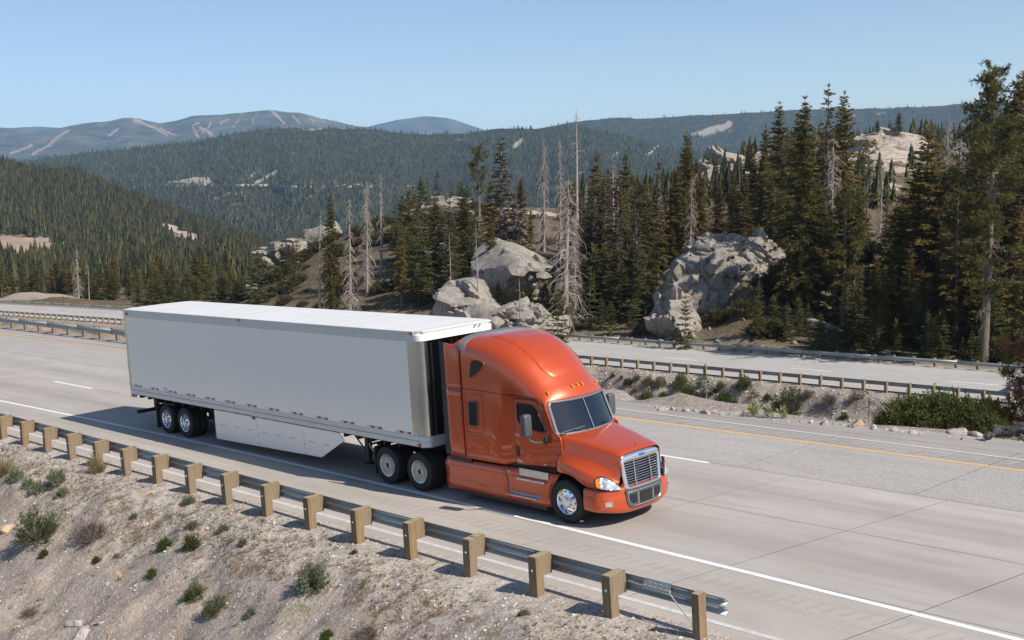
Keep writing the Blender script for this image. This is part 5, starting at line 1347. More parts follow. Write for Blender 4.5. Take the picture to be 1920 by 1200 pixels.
# ---- the trees one can tell apart ---------------------------------------------
LT = [
 ('pole', 601, 160, 396, 'bare slender trunk with a tiny tuft, leftmost on the rocky knoll', 1.4),
 ('moss', 624, 158, 362, 'green fir with mossy yellow trunk beside the leftmost bare trunk', .62),
 ('deadA', 657, 157, 366, 'grey dead tree with short bristly branches beside the mossy fir on the knoll', .8),
 ('deadC', 689, 168, 335, 'tall silver dead tree with drooping twigs near the left end of the knoll', .75),
 ('deadB', 715, 175, 320, 'slim pale dead spire just right of the silver drooping tree', .7),
 ('red', 737, 200, 385, 'dying tree with rusty twigs between the pale spire and green firs', .8),
 ('firA', 768, 172, 352, 'broad dark fir at the left of the knoll, right of the dead spires', 1.1),
 ('firE', 753, 158, 420, 'dark fir with bare grey lower trunk standing close behind the trailer roof', .9),
 ('firC', 789, 226, 330, 'small fir alone on the skyline of the knoll, left of its rocky top', 1.2),
 ('firG', 820, 224, 317, 'greyish thin fir on top of the rocky knoll', 1.2),
 ('firT', 846, 222, 345, 'scrubby fir on the knoll top right of the greyish one', 1.3),
 ('pineB', 900, 205, 281, 'sparse flat-topped pine with a long bare orange trunk on the knoll', 1.0),
 ('firG', 941, 165, 262, 'tall half-bare brownish fir with its trunk showing, above the pale rock slab', 1.35),
 ('droop', 964, 158, 372, 'weeping grey dead tree behind the pale rock slab', 1.0),
 ('deadC', 1020, 178, 256, 'bristly silver dead tree, left of the tallest bare spire', .72),
 ('deadA', 1050, 172, 258, 'pale dead tree between the bristly silver one and tallest bare spire', .7),
 ('deadD', 1081, 165, 205, 'tallest bare dead spire against the sky in the middle of the forest', 1.0),
 ('deadE', 1060, 134, 330, 'big dead tree with long white drooping boughs in front of the bare spire', 1.0),
 ('deadC', 1077, 138, 395, 'brownish dead tree just right of the white drooping one', .8),
 ('firD', 1117, 165, 286, 'dense broad fir right of the tallest bare spire', 1.15),
 ('deadB', 1148, 150, 292, 'grey dead trunk with hanging twigs right of the dense broad fir', .95),
 ('firA', 1170, 185, 285, 'dark fir behind the grey trunk with hanging twigs', 1.),
 ('red', 1232, 158, 292, 'dying fir with rust-red needles beside the great rock outcrop', .85),
 ('firA', 1283, 190, 249, 'tall twin-topped fir rising behind the left end of the great outcrop', .9),
 ('firD', 1290, 193, 256, 'second spire of the twin-topped fir behind the great outcrop', .8),
 ('deadB', 1306, 220, 318, 'white dead stem standing between firs behind the outcrop', .6),
 ('firT', 1342, 200, 290, 'thin fir with tall visible trunk behind the outcrop top', 1.),
 ('firE', 1372, 205, 320, 'fir with clear lower trunk behind the right of the outcrop', 1.),
 ('firC', 1405, 195, 268, 'dark fir left of the tall twin firs beside the outcrop', 1.2),
 ('firB', 1432, 200, 238, 'leftmost of the dark fir cluster rising over the far ridge', 1.2),
 ('firA', 1457, 195, 195, 'tall dark fir with its tip above the skyline, left of the mossy giant', 1.1),
 ('firD', 1490, 190, 215, 'dark fir close behind the mossy giant', 1.1),
 ('moss', 1500, 124, 186, 'giant fir with a yellow mossy trunk right of the great outcrop', 1.0),
 ('firT', 1546, 150, 164, 'ragged-topped tall fir just right of the mossy giant', 1.2),
 ('deadE', 1556, 142, 255, 'silver dead tree with many branches right of the mossy giant', .95),
 ('firC', 1573, 165, 178, 'tall fir with bare upper trunk right of the silver dead tree', 1.0),
 ('pineB', 1625, 240, 268, 'small flat-topped pine standing before the bare granite dome', .8),
 ('deadB', 1650, 215, 300, 'grey dead tree in front of the bare granite dome', .8),
 ('firC', 1727, 122, 240, 'wide dark fir with a bare grey trunk and pale branch stubs', 1.35),
 ('deadC', 1764, 170, 212, 'tall bristly dead tree right of the granite dome', .9),
 ('deadE', 1788, 140, 222, 'dead tree with an orange-stained trunk left of the largest pine', .95),
 ('firT', 1822, 170, 180, 'fir standing just behind the largest pine, to its left', 1.1),
 ('pineA', 1843, 101, 132, 'largest pine, with a thick straight trunk right behind the far guardrail', 1.05),
 ('firE', 1890, 128, 150, 'tall slender-trunked fir at the right edge of the picture', 1.2),
 ('pineC', 1912, 145, 140, 'tall ragged pine at the very right edge behind the slender fir', 1.2),
 ('pole', 974, 128, 520, 'small bare crooked trunk rising just above the cab roof', 1.9),
 ('pole', 897, 138, 418, 'slender grey dead trunk left of the pale rock slab', 1.2),
 ('pole', 845, 146, 440, 'thin dead stem among green firs above the trailer', 1.2),
 ('firB', 870, 168, 360, 'bright young fir on the knoll slope under the flat-topped pine', .9),
 ('firA', 920, 150, 402, 'dark green fir just left of the pale rock slab', .9),
 ('youngA', 1045, 126, 545, 'bushy young fir at the foot of the big drooping dead tree', 1.),
 ('youngA', 1421, 117, 532, 'slim young fir on the brown slope right of the great outcrop', .8),
 ('youngB', 1285, 119, 548, 'sparse young pine in front of the left foot of the great outcrop', .9),
 ('firB', 1640, 118, 480, 'bushy dark fir right of the fallen logs', 1.1), ('firD', 1610, 120, 500, 'short dense fir next to the fallen logs', 1.2),
 ('firA', 1700, 112, 460, 'dark dense fir in the shade of the wide stub-branched fir', 1.1), ('firB', 1770, 112, 470, 'dark fir left of the largest pine trunk', 1.2), ('firD', 1655, 112, 500, 'dense fir behind the far guardrail with a pale thin stem', 1.1),
 ('firC', 1900, 106, 380, 'dark fir right of the largest pine trunk', 1.1)]
rgT = random.Random(21)
for kind, px, d, yt, lab, sx in LT: tree_px(kind, px, d, yt, lab, sx=sx, ang=rgT.uniform(0, 6))
AREAS = [(740, 'on the left slope of the rocky knoll'), (1000, 'on the knoll above the trailer'), (1220, 'between the knoll and the great outcrop'), (1450, 'around and behind the great outcrop'), (1600, 'around the mossy giant fir'), (1800, 'below the granite dome'), (9999, 'around the largest pine')]
LOOK = {'firA': 'broad dark fir', 'firB': 'slim drooping fir', 'firC': 'wide-boughed fir', 'firD': 'dense narrow fir', 'firE': 'bare-legged fir', 'firT': 'thin patchy fir', 'firG': 'greyish thin fir', 'deadA': 'bristly dead trunk', 'deadB': 'slim dead trunk', 'deadC': 'dead tree with hanging twigs', 'deadD': 'nearly branchless dead trunk', 'pineB': 'flat-topped pine', 'pineC': 'loose-crowned pine', 'youngA': 'bushy young fir', 'youngB': 'slender young fir'}
def area(x): return next(t for q, t in AREAS if x < q)
def hollow(x): return 'at the left edge' if x < 130 else ('in the middle' if x < 330 else 'at the right end')
# ---- fir forest, tree by tree -----------------------------------------------------
cxs, cys = zip(*[(430,470),(560,440),(620,400),(700,385),(760,365),(800,360),(880,335),(950,315),(1000,330),(1060,320),(1120,300),(1180,300),(1240,320),(1285,275),(1330,335),(1400,300),(1440,240),(1500,215),(1570,215),(1600,340),(1660,365),(1720,315),(1750,265),(1800,255),(1840,215),(1880,185),(1930,165),(2100,150)])
rgF = random.Random(5); cnt = 0; tries = 0
G1 = 'firs of the wood beyond the far carriageway'
while cnt < 178 and tries < 6000:
    tries += 1
    x = rgF.choice([rgF.uniform(1090, 1960), rgF.uniform(1440, 1990), rgF.uniform(1100, 1450), rgF.uniform(820, 1200), rgF.uniform(560, 1000)]); d0 = float(np.interp(x, tx, RE[:, 0]))
    d = d0+8+(rgF.random()**1.3)*150
    if 1205 < x < 1475 and d < 152: continue
    if x < 900 and d > 236: continue
    if x < 740 and d < 168 and rgF.random() < .7: continue
    if 860 < x < 1060 and d < 160: continue
    if 1470 < x < 1640 and d < 140: continue
    if 1570 < x < 1735 and d > 250: continue
    yb = float(terr_y(x, d)); yt = float(np.interp(x, cxs, cys))+rgF.random()**.8*150; h = (yb-yt)*d/F_PX
    if not 6 < h < 25: continue
    k_ = rgF.choice(['firT', 'firG', 'firE', 'firT', 'firC', 'firG']) if x < 1240 else rgF.choice(['firA', 'firB', 'firC', 'firD', 'firE', 'firT', 'firT', 'firG', 'firC'])
    tree(k_, terr(x, d, .5), h, LOOK[k_]+' in the wood '+area(x), G1, None, rgF.uniform(.9, 1.55), rgF.uniform(0, .055), rgF); cnt += 1
lxs, lys = zip(*[(-120,472),(0,468),(60,482),(130,478),(200,474),(300,466),(380,462),(440,452),(500,452),(540,462),(580,480)])
for i in range(80):
    x = rgF.uniform(-90, 560); d = (rgF.uniform(240, 300) if rgF.random() < .5 else rgF.uniform(262, 420)) if x < 430 else rgF.uniform(215, 330)
    yb = float(terr_y(x, d)); yt = float(np.interp(x, lxs, lys))+rgF.random()**1.3*62; h = max(5., (yb-yt)*d/F_PX)
    k_ = rgF.choice(['firA', 'firB', 'firC', 'firD', 'firE', 'firT', 'firA', 'firB'])
    tree(k_, terr(x, d, .6), h, LOOK[k_]+' '+hollow(x)+' of the hollow under the left hill', 'firs in the hollow on the left', None, rgF.uniform(1.05, 1.6), 0, rgF)
for i in range(14):
    x = rgF.uniform(-60, 520); d = rgF.uniform(240, 330); yb = float(terr_y(x, d)); h = rgF.uniform(5, 12)
    k_ = rgF.choice(['deadA', 'deadB', 'deadD']); tree(k_, terr(x, d, .6), h, 'pale '+LOOK[k_]+' '+hollow(x)+' of the hollow on the left', 'dead trunks in the left hollow', None, 1., rgF.uniform(0, .05), rgF)
for i in range(64):
    x = rgF.choice([rgF.uniform(600, 1950), rgF.uniform(620, 1260)]); d = float(np.interp(x, tx, RE[:, 0]))+rgF.uniform(35, 120); yb = float(terr_y(x, d)); yt = float(np.interp(x, cxs, cys))+rgF.uniform(10, 130); h = (yb-yt)*d/F_PX
    if not 6 < h < 22 or (x < 1000 and d > 230): continue
    k_ = rgF.choice(['deadA', 'deadB', 'deadC', 'deadD']); tree(k_, terr(x, d, .5), h, 'grey '+LOOK[k_]+' in the wood '+area(x), 'dead trunks in the wood', None, .85, rgF.uniform(0, .04), rgF)
for i in range(150):
    x = rgF.choice([rgF.uniform(1440, 1930), rgF.uniform(1100, 1930), rgF.uniform(830, 1240)]); d0 = float(np.interp(x, tx, RE[:, 0])); d = d0+2.5+rgF.random()**1.5*26; h = rgF.uniform(1.6, 4.6)
    if 1215 < x < 1400: h *= .5
    k_ = rgF.choice(['youngA', 'youngB']); tree(k_, terr(x, d, .15), h, LOOK[k_]+' close behind the far guardrail, '+area(x), 'young firs behind the far guardrail', None, rgF.uniform(.8, 1.3), 0, rgF)
for i in range(62):
    x = rgF.choice([rgF.uniform(1440, 1950), rgF.uniform(1100, 1460), rgF.uniform(1560, 1900)]); d = float(np.interp(x, tx, RE[:, 0]))+rgF.uniform(14, 90)
    if 1205 < x < 1475 and d < 155: continue
    if 1570 < x < 1735 and d > 190: continue
    yb = float(terr_y(x, d)); yt = float(np.interp(x, cxs, cys))+rgF.uniform(25, 210); h = (yb-yt)*d/F_PX
    if not 6 < h < 22: continue
    k_ = rgF.choice(['pineC', 'pineC', 'pineB']); tree(k_, terr(x, d, .5), h, LOOK[k_]+' in the wood '+area(x), 'pines in the wood', None, rgF.uniform(.9, 1.3), rgF.uniform(0, .03), rgF)
for i in range(120):
    x = rgF.choice([rgF.uniform(1490, 1930), rgF.uniform(1560, 1930), rgF.uniform(1085, 1225), rgF.uniform(740, 900)]); d = float(np.interp(x, tx, RE[:, 0]))+rgF.uniform(5, 60); h = rgF.uniform(5, 10.5)
    if 1475 < x < 1530 and d < 126: continue
    k_ = rgF.choice(['youngA', 'youngB', 'youngA']); tree(k_, terr(x, d, .2), h, LOOK[k_]+' under the tall trees, '+area(x), 'young firs under the tall trees', None, rgF.uniform(.9, 1.35), 0, rgF)
for i in range(70):
    x = rgF.uniform(-60, 560); d = float(np.interp(x, tx, RE[:, 0]))+rgF.uniform(9, 40)
    if x < 215: d = max(d, 252)
    k_ = rgF.choice(['youngA', 'youngB']); tree(k_, terr(x, d, .2), rgF.uniform(3, 8), LOOK[k_]+' '+hollow(x)+' of the left hollow, behind the far rail', 'young firs at the edge of the left hollow', None, rgF.uniform(1., 1.5), 0, rgF)
# ---- far forests that read as one mass --------------------------------------------
def spiky(seed, layers, sp, rx):
    rg = np.random.RandomState(seed); V = []; F_ = []
    for l in range(layers):
        z0 = .08+.80*l/layers; r = rx*(1-l/layers)**.8+.015; z1 = z0+.9/layers+.16
        for k_ in range(sp):
            a = 6.283*(k_+rg.rand()*.7)/sp; b = a+6.283/sp*.9; rr = r*rg.uniform(.6, 1.2); n = len(V)
            V += [(rr*math.cos(a), rr*math.sin(a), z0-.05*rg.rand()), (rr*.75*math.cos(b), rr*.75*math.sin(b), z0+.03), (0, 0, min(1, z1))]; F_.append((n, n+1, n+2))
    return np.array(V), np.array(F_)
def forest(name, P, Hh, mat, tmpl, label, seed=0):
    rg = np.random.RandomState(seed); n = len(P); z = np.array(UPW)/np.linalg.norm(UPW); x_ = np.cross(z, [0, 1, 0]); x_ /= np.linalg.norm(x_); y_ = np.cross(z, x_)
    Vs, Fs, Sh, o = [], [], [], 0
    for ti, (TV, TF) in enumerate(tmpl):
        idx = np.arange(ti, n, len(tmpl)); a = rg.rand(len(idx))*6.28; h = Hh[idx]; wd = h*rg.uniform(.8, 1.25, len(idx))
        ca, sa = np.cos(a), np.sin(a); X = (TV[None, :, 0]*ca[:, None]-TV[None, :, 1]*sa[:, None])*wd[:, None]; Y = (TV[None, :, 0]*sa[:, None]+TV[None, :, 1]*ca[:, None])*wd[:, None]; Z = TV[None, :, 2]*h[:, None]-.03*h[:, None]
        W = P[idx][:, None]+X[..., None]*x_+Y[..., None]*y_+Z[..., None]*z
        Vs.append(W.reshape(-1, 3)); m_ = len(TV); Fs.append((TF[None]+(np.arange(len(idx))*m_)[:, None, None]).reshape(-1, 3)+o); o += len(idx)*m_
        Sh.append(np.repeat(np.clip(rg.normal(.45, .28, len(idx)), 0, 1), m_))
    me = np_mesh(name, np.concatenate(Vs), np.concatenate(Fs), mat, {'shade': np.concatenate(Sh)}, smooth=False)
    o_ = link(name, me); tag(o_, label, 'forest', kind='stuff')
rgn = np.random.RandomState(3)
xs_ = rgn.uniform(-300, 545, 34000); ds_ = np.exp(rgn.uniform(math.log(470), math.log(1420), 34000))
keep = rgn.rand(len(xs_)) < (ds_/1420)**1.15
def lerp2(A, x, d):
    i = np.clip(np.round((x-tx[0])/(tx[1]-tx[0])).astype(int), 0, NX-1); d0 = RE[i, 0]; s = np.log(d/d0)/np.log(1560/d0); j = np.clip(np.round(np.clip(s, 0, 1)**.8*(ND-1)).astype(int), 0, ND-1); return A[i, j]
bb = np.max([lerp2(a_, xs_, ds_*q) for a_ in (bare2, cut) for q in (1., 1.03, 1.06, 1.10, 1.15, 1.20)], 0)
road_ = np.abs(np.log(ds_/905)) < .012
keep &= (bb < rgn.uniform(.2, .75, len(bb))) & ~(road_ & (xs_ > 90) & (xs_ < 240))
ds2, xs2_ = ds_[keep], xs_[keep]; yy_ = terr_y(xs2_, ds2)
P_ = CAM+FWD*ds2[:, None]+RGT*((xs2_-960)/F_PX*ds2)[:, None]+UPC*((600-yy_)/F_PX*ds2)[:, None]
forest('forest', P_-UPW*.8, np.clip(rgn.normal(11.5, 3.2, len(P_)), 5, 18), M['forest_left'], [spiky(i, 6, 7, .20) for i in range(6)], 'conifer forest covering the rounded hill on the left', 1)
xs_ = rgn.uniform(1050, 2150, 5200); ds_ = np.exp(rgn.uniform(math.log(255), math.log(1100), 5200)); keep = (lerp2(bare2, xs_, ds_) < .22) & (rgn.rand(5200) < (ds_/900)**.6*.8)
ds2, xs2_ = ds_[keep], xs_[keep]; yy_ = terr_y(xs2_, ds2)
P_ = CAM+FWD*ds2[:, None]+RGT*((xs2_-960)/F_PX*ds2)[:, None]+UPC*((600-yy_)/F_PX*ds2)[:, None]
forest('forest', P_-UPW*1., rgn.uniform(5, 10, len(P_)), M['forest_left'], [spiky(i+30, 7, 7, .19) for i in range(6)], 'distant conifers around the bare granite slopes on the right', 2)
def on_ridge(P, B, Dm, n, seed, thr=.35):
    rg = np.random.RandomState(seed); a, b = P.shape[:2]; i = rg.uniform(0, a-1.001, n); j = rg.uniform(0, b-1.001, n)
    i0, j0 = i.astype(int), j.astype(int); fi, fj = (i-i0)[:, None], (j-j0)[:, None]
    Q = P[i0, j0]*(1-fi)*(1-fj)+P[i0+1, j0]*fi*(1-fj)+P[i0, j0+1]*(1-fi)*fj+P[i0+1, j0+1]*fi*fj
    k_ = B[i0, j0] < rg.uniform(.05, .85, n); return Q[k_], rg
Q, rg_ = on_ridge(mP, mB, 0, 44000, 5); dn = vnoise(Q*.012)+.4*vnoise(Q*.05); Q = Q[dn > -.62]
forest('forest', Q-UPW*1, rg_.uniform(9, 17, len(Q)), M['forest_mid'], [spiky(i+10, 3, 4, .20) for i in range(6)], 'dark conifer forest covering the middle ridge', 3)
Q, rg_ = on_ridge(rP, rB, 0, 9000, 6)
forest('forest', Q-UPW*1, rg_.uniform(10, 19, len(Q)), M['forest_far'], [spiky(i+20, 3, 5, .20) for i in range(4)], 'hazy conifer forest along the far right ridge', 4)

# ---- haze ------------------------------------------------
hz = bpy.data.materials.new('haze'); hz.use_nodes = True; t_ = hz.node_tree; t_.nodes.remove(t_.nodes['Principled BSDF'])
pv = t_.nodes.new('ShaderNodeVolumePrincipled'); pv.inputs['Color'].default_value = (.44, .68, 1, 1); pv.inputs['Density'].default_value = 5e-5; pv.inputs['Anisotropy'].default_value = 0.
t_.links.new(pv.outputs[0], t_.nodes['Material Output'].inputs['Volume'])
b = MB().box(-15000, 15000, -15000, 15000, -420, 780); h_ = b.build('haze', hz); tag(h_, kind='stuff'); h_.location = CAM; plumb(h_, 0.)
# ================================================================== ROCKS, SHRUBS AND SMALL THINGS
def rock_me(name, seed, mat, flat=.7, n=16, bev=.05, sub=0, jag=.0):
    rg = np.random.RandomState(seed); bm = bmesh.new(); P = rg.normal(0, 1, (n, 3)); P /= np.linalg.norm(P, axis=1)[:, None]; P *= rg.uniform(.75, 1.05, (n, 1)); P *= np.array([1, rg.uniform(.65, .95), flat])*.5
    for p in P: bm.verts.new(p)
    r = bmesh.ops.convex_hull(bm, input=bm.verts); bmesh.ops.delete(bm, geom=[v for v in bm.verts if not v.link_faces], context='VERTS')
    bmesh.ops.dissolve_limit(bm, angle_limit=R(12), verts=bm.verts, edges=bm.edges)
    if bev: bmesh.ops.bevel(bm, geom=list(bm.edges), offset=bev, segments=2, affect='EDGES', profile=.6)
    if sub:
        bmesh.ops.triangulate(bm, faces=bm.faces); bmesh.ops.subdivide_edges(bm, edges=bm.edges, cuts=sub, use_grid_fill=True)
    bmesh.ops.triangulate(bm, faces=bm.faces)
    me = bpy.data.meshes.new(name); bm.to_mesh(me); bm.free()
    if jag:
        co = np.zeros(len(me.vertices)*3, np.float32); me.vertices.foreach_get('co', co); co = co.reshape(-1, 3).astype(float); d = co/np.linalg.norm(co, axis=1)[:, None]
        co = co+d*(jag*fbm(co*4+seed*3.1, 3))[:, None]; me.vertices.foreach_set('co', co.astype(np.float32).ravel())
    me.materials.append(mat); me.polygons.foreach_set('use_smooth', [True]*len(me.polygons)); me.set_sharp_from_angle(angle=R(32)); return me
RN = [rock_me('stone', i, M['graniteN'], .55+.1*(i % 3), 15, .05, 1, .03) for i in range(7)]
RO = [rock_me('stone', i+40, M['orangestone'], .5, 13, .04, 1, .03) for i in range(3)]
RB = [rock_me('boulder', i+70, M['granite'], .8, 15, .07, 1, .04) for i in range(7)]
def rock(me, p, size, label, group=None, rot=None, sink=.12, name='rock', rg=random, tall=1.):
    o = link(name, me, None, Vector(p)-Vector((0, 0, sink*size))); o.rotation_euler = rot or (rg.uniform(-.3, .3), rg.uniform(-.3, .3), rg.uniform(0, 6.3)); o.scale = (size, size*rg.uniform(.8, 1.1), size*tall); tag(o, label, 'boulder' if size > .45 else 'stone', group); return o
def px_size(p, px): return px*(np.asarray(p)-CAM)@FWD/F_PX
# ---- stones lying on the near embankment
rgR = random.Random(8)
for x, y, w_, me, lab in [
 (14, 990, 62, RO[0], 'ochre slab of rock at the left edge of the embankment'),
 (58, 955, 34, RN[0], 'dark grey stone half buried below the sage clump at the left'),
 (22, 1140, 24, RN[1], 'small pale grey stone on the lower left of the embankment'),
 (4, 1080, 26, RO[1], 'tan stone cut by the left picture edge, above the pale grey one'),
 (215, 1082, 62, RO[2], 'flat ledge of sandstone with rubble under its lip, mid embankment'),
 (205, 1098, 28, RN[2], 'grey rubble stone directly under the flat sandstone ledge'),
 (226, 1096, 20, RO[1], 'tan rubble stone beside the grey one under the sandstone ledge'),
 (250, 1090, 14, RN[3], 'little stone at the right end of the sandstone ledge'),
 (142, 1168, 52, RN[4], 'dark rock with a sharp top edge at the bottom of the embankment'),
 (160, 1190, 66, RN[5], 'large pale slab at the bottom edge, below the dark sharp rock'),
 (206, 1190, 50, RO[0], 'tan slab leaning right of the large pale slab at the bottom'),
 (190, 1165, 40, RN[6], 'tilted grey slab above the leaning tan slab'),
 (104, 1180, 16, RO[1], 'small broken tan stone left of the dark sharp rock'),
 (277, 1182, 20, RO[2], 'bright ochre chip right of the slabs at the bottom'),
 (56, 1086, 12, RN[0], 'small dark stone left of the middle of the embankment'),
 (1050, 1183, 42, RN[3], 'pale grey flat stone on the gravel near the end of the foreground guardrail'),
 (652, 1130, 14, RN[1], 'lone grey stone right of the biggest sagebrush'),
 (330, 1190, 44, RO[1], 'ochre slab at the bottom edge, right of the bright chip')]:
    p = hit(x, y, bank_z); s = px_size(p, w_); rock(me, p, s, lab, sink=.10, rg=rgR)
for i in range(70):
    x, y = rgR.uniform(0, 900), rgR.uniform(905, 1198)
    if y < 905+x*.30: continue
    p = hit(x, y, bank_z); sz = rgR.uniform(.05, .13)*(1+1.6*rgR.random()**5); rock(rgR.choice(RN+RN[:4]+[RO[1]]), p, sz, 'small stone lying on the lower '+('left' if x < 300 else 'middle')+' slope of the embankment', 'small stones on the embankment slope', sink=.15, name='stone', rg=rgR)
# ---- loose gravel and moss tufts (nobody could count them)
rg = np.random.RandomState(12)
def scatter(name, n, xr, yr, zf, tmplV, tmplF, smin, smax, mats, label, prob=None, pw=2.5, up=0.):
    X = rg.uniform(*xr, n); Y = rg.uniform(*yr, n)
    if prob is not None: k_ = rg.rand(n) < prob(X, Y); X, Y = X[k_], Y[k_]; n = len(X)
    S = smin+(smax-smin)*rg.rand(n)**pw; a = rg.rand(n)*6.28; Z = zf(X, Y); Vs = []; m_ = len(tmplV)
    T_ = np.repeat(tmplV[None], n, 0)*(1+.35*rg.normal(0, 1, (n, m_, 1)).clip(-1, 1)); ca, sa = np.cos(a)[:, None], np.sin(a)[:, None]
    V = np.stack([T_[..., 0]*ca-T_[..., 1]*sa, T_[..., 0]*sa+T_[..., 1]*ca, T_[..., 2]], -1)*S[:, None, None]+np.stack([X, Y, Z+up*S], -1)[:, None]
    F_ = (tmplF[None]+(np.arange(n)*m_)[:, None, None]).reshape(-1, tmplF.shape[1])
    me = np_mesh(name, V.reshape(-1, 3), F_, mats, smooth=False)
    if len(mats) > 1: me.polygons.foreach_set('material_index', np.repeat(rg.randint(0, len(mats), n), len(tmplF)).astype(np.int32))
    tag(link(name, me), label, kind='stuff')
OCT = np.array([(.5, 0, 0), (0, .42, 0), (-.5, 0, 0), (0, -.42, 0), (0, 0, .34), (0, 0, -.3)]); OCF = np.array([(0, 1, 4), (1, 2, 4), (2, 3, 4), (3, 0, 4), (1, 0, 5), (2, 1, 5), (3, 2, 5), (0, 3, 5)])
M['peb1'] = simple('pale_pebble', (.50, .46, .42), .9, var=.15); M['peb2'] = simple('dark_pebble', (.20, .175, .155), .9, var=.2); M['peb3'] = simple('tan_pebble', (.40, .33, .26), .9, var=.2)
scatter('gravel', 34000, (-13, 29), (-13.5, -4.6), bank_z, OCT, OCF, .012, .10, [M['peb1'], M['peb2'], M['peb3'], M['peb1'], M['peb3']], 'loose gravel on the embankment', lambda X, Y: np.clip(.35+.65*smooth(-7.5, -5, Y), 0, 1), 4)
scatter('gravel', 9000, (-45, 16), (56.5, 62), lambda X, Y: median_z(X, Y), OCT, OCF, .03, .35, [M['peb1'], M['peb2'], M['peb3']], 'loose stones on the median bank', None, 5)
n_b = 7; bl = []; bf = []
for q in range(n_b):
    a = 6.28*q/n_b; d = np.array((math.cos(a), math.sin(a), 0)); pr = np.array((-d[1], d[0], 0)); o = len(bl); r_ = .22+.1*(q % 3)
    bl += [tuple(d*.05-pr*.06), tuple(d*.05+pr*.06), tuple(d*(.3+r_)+np.array((0, 0, .55-.1*(q % 2))))]; bf.append((o, o+1, o+2))
TUF = np.array(bl); TUFF = np.array(bf)
M['mossgreen'] = foliage('moss_green', (.085, .095, .022), (.15, .16, .035), sc=2); M['mossbrown'] = foliage('moss_brown', (.16, .10, .05), (.24, .16, .08), sc=2)
def mossp(X, Y):
    t = -Y-4.42; P = np.stack([X, Y, X*0], -1); return np.exp(-((t-1.75)/1.15)**2)*smooth(.0, .32, fbm(P*.55, 4)+.12)
scatter('moss', 34000, (-13, 29), (-10.5, -4.7), bank_z, TUF, TUFF, .03, .10, [M['mossbrown'], M['mossgreen'], M['drygrass'], M['mossbrown']], 'low moss and dry weeds along the crest of the embankment', mossp, 1.6)
scatter('weeds', 2600, (-13, 27), (-14, -5), bank_z, TUF, TUFF, .06, .22, [M['drygrass'], M['twig'], M['sage']], 'sparse dry weeds on the embankment slope', lambda X, Y: smooth(.1, .5, fbm(np.stack([X, Y, X*0], -1)*.5, 3))*.8, 2)
# ---- shrubs -----------------------------------------------------------
def bush(seed, r=.5, h=.5, stems=60, leaf=.06, lw=.02, mats=('sage', 'twig'), per=18, up=.35, bare_frac=.35, dome=1., k=2):
    rg = np.random.RandomState(seed); tb = MB(); P, D = [], []
    for i in range(stems):
        a = rg.rand()*6.28; el = math.acos(rg.uniform(.05, 1)**dome); d = np.array((math.cos(a)*math.sin(el)*r, math.sin(a)*math.sin(el)*r, math.cos(el)*h))*rg.uniform(.7, 1.1)
        b0 = np.array((math.cos(a), math.sin(a), 0))*r*.12*rg.rand(); m_ = b0+d*.5+rg.normal(0, .06*r, 3); tip = b0+d+rg.normal(0, .05*r, 3); m_[2] = max(.01, m_[2]); tip[2] = max(.03*h, tip[2])
        tb.tube([b0, m_, tip], [.010*r+.002, .007*r+.002, .002], 3, 0, False)
        s = bare_frac+(1-bare_frac)*rg.rand(per)**.7; pts = np.where(s[:, None] < .5, b0+(m_-b0)*(s[:, None]/.5), m_+(tip-m_)*((s[:, None]-.5)/.5))+rg.normal(0, .06*r, (per, 3))
        P.append(pts); dd = np.tile(d/np.linalg.norm(d), (per, 1))+rg.normal(0, .55, (per, 3))+np.array((0, 0, up)); D.append(dd)
    P = np.concatenate(P); D = np.concatenate(D); D /= np.linalg.norm(D, axis=1)[:, None]; P[:, 2] = np.maximum(P[:, 2], .01)
    V, F_ = fans(P, D, np.full(len(P), leaf), np.full(len(P), lw), rg, .5, k)
    return tb.mesh('stems', M[mats[1]]), crown_mesh('foliage', [(V, F_, 0)], [M[mats[0]]])
BK = {'sage': bush(1, .5, .5, 90, .085, .022, ('sage', 'twig'), 22), 'sage2': bush(2, .5, .42, 70, .09, .022, ('sage', 'twig'), 18), 'green': bush(3, .5, .5, 90, .08, .024, ('green', 'twig'), 20),
      'dry': bush(4, .5, .6, 150, .10, .010, ('twig', 'twig'), 8, .6, .2), 'mixed': bush(5, .5, .75, 170, .075, .020, ('green', 'twig'), 8, .4, .6), 'dark': bush(6, .5, .6, 90, .075, .022, ('willow', 'twig'), 18),
      'heath': bush(7, 1., .6, 150, .17, .06, ('heath', 'twig'), 26, .4, .3), 'willow': bush(8, 1., .75, 420, .085, .032, ('willow', 'twig'), 40, .35, .4, .8), 'grass': bush(9, .5, .5, 60, .30, .018, ('drygrass', 'drygrass'), 5, .8, .0)}
def shrub(kind, p, wd, ht, label, group=None, name='shrub', cat='shrub', rg=random, tilt=True):
    st_, fo = BK[kind]; e = empty(name, tuple(p)); plumb(e, rg.uniform(0, 6.28)); b0 = {'sage': .5, 'sage2': .42, 'green': .5, 'dry': .6, 'mixed': .75, 'dark': .6, 'heath': .6, 'willow': .75, 'grass': .5}[kind]; r0 = 1. if kind in ('heath', 'willow') else .5
    e.scale = (wd/2/r0, wd/2/r0, ht/b0); link('stems', st_, e); link('foliage', fo, e); tag(e, label, cat, group); return e
rgS = random.Random(14)
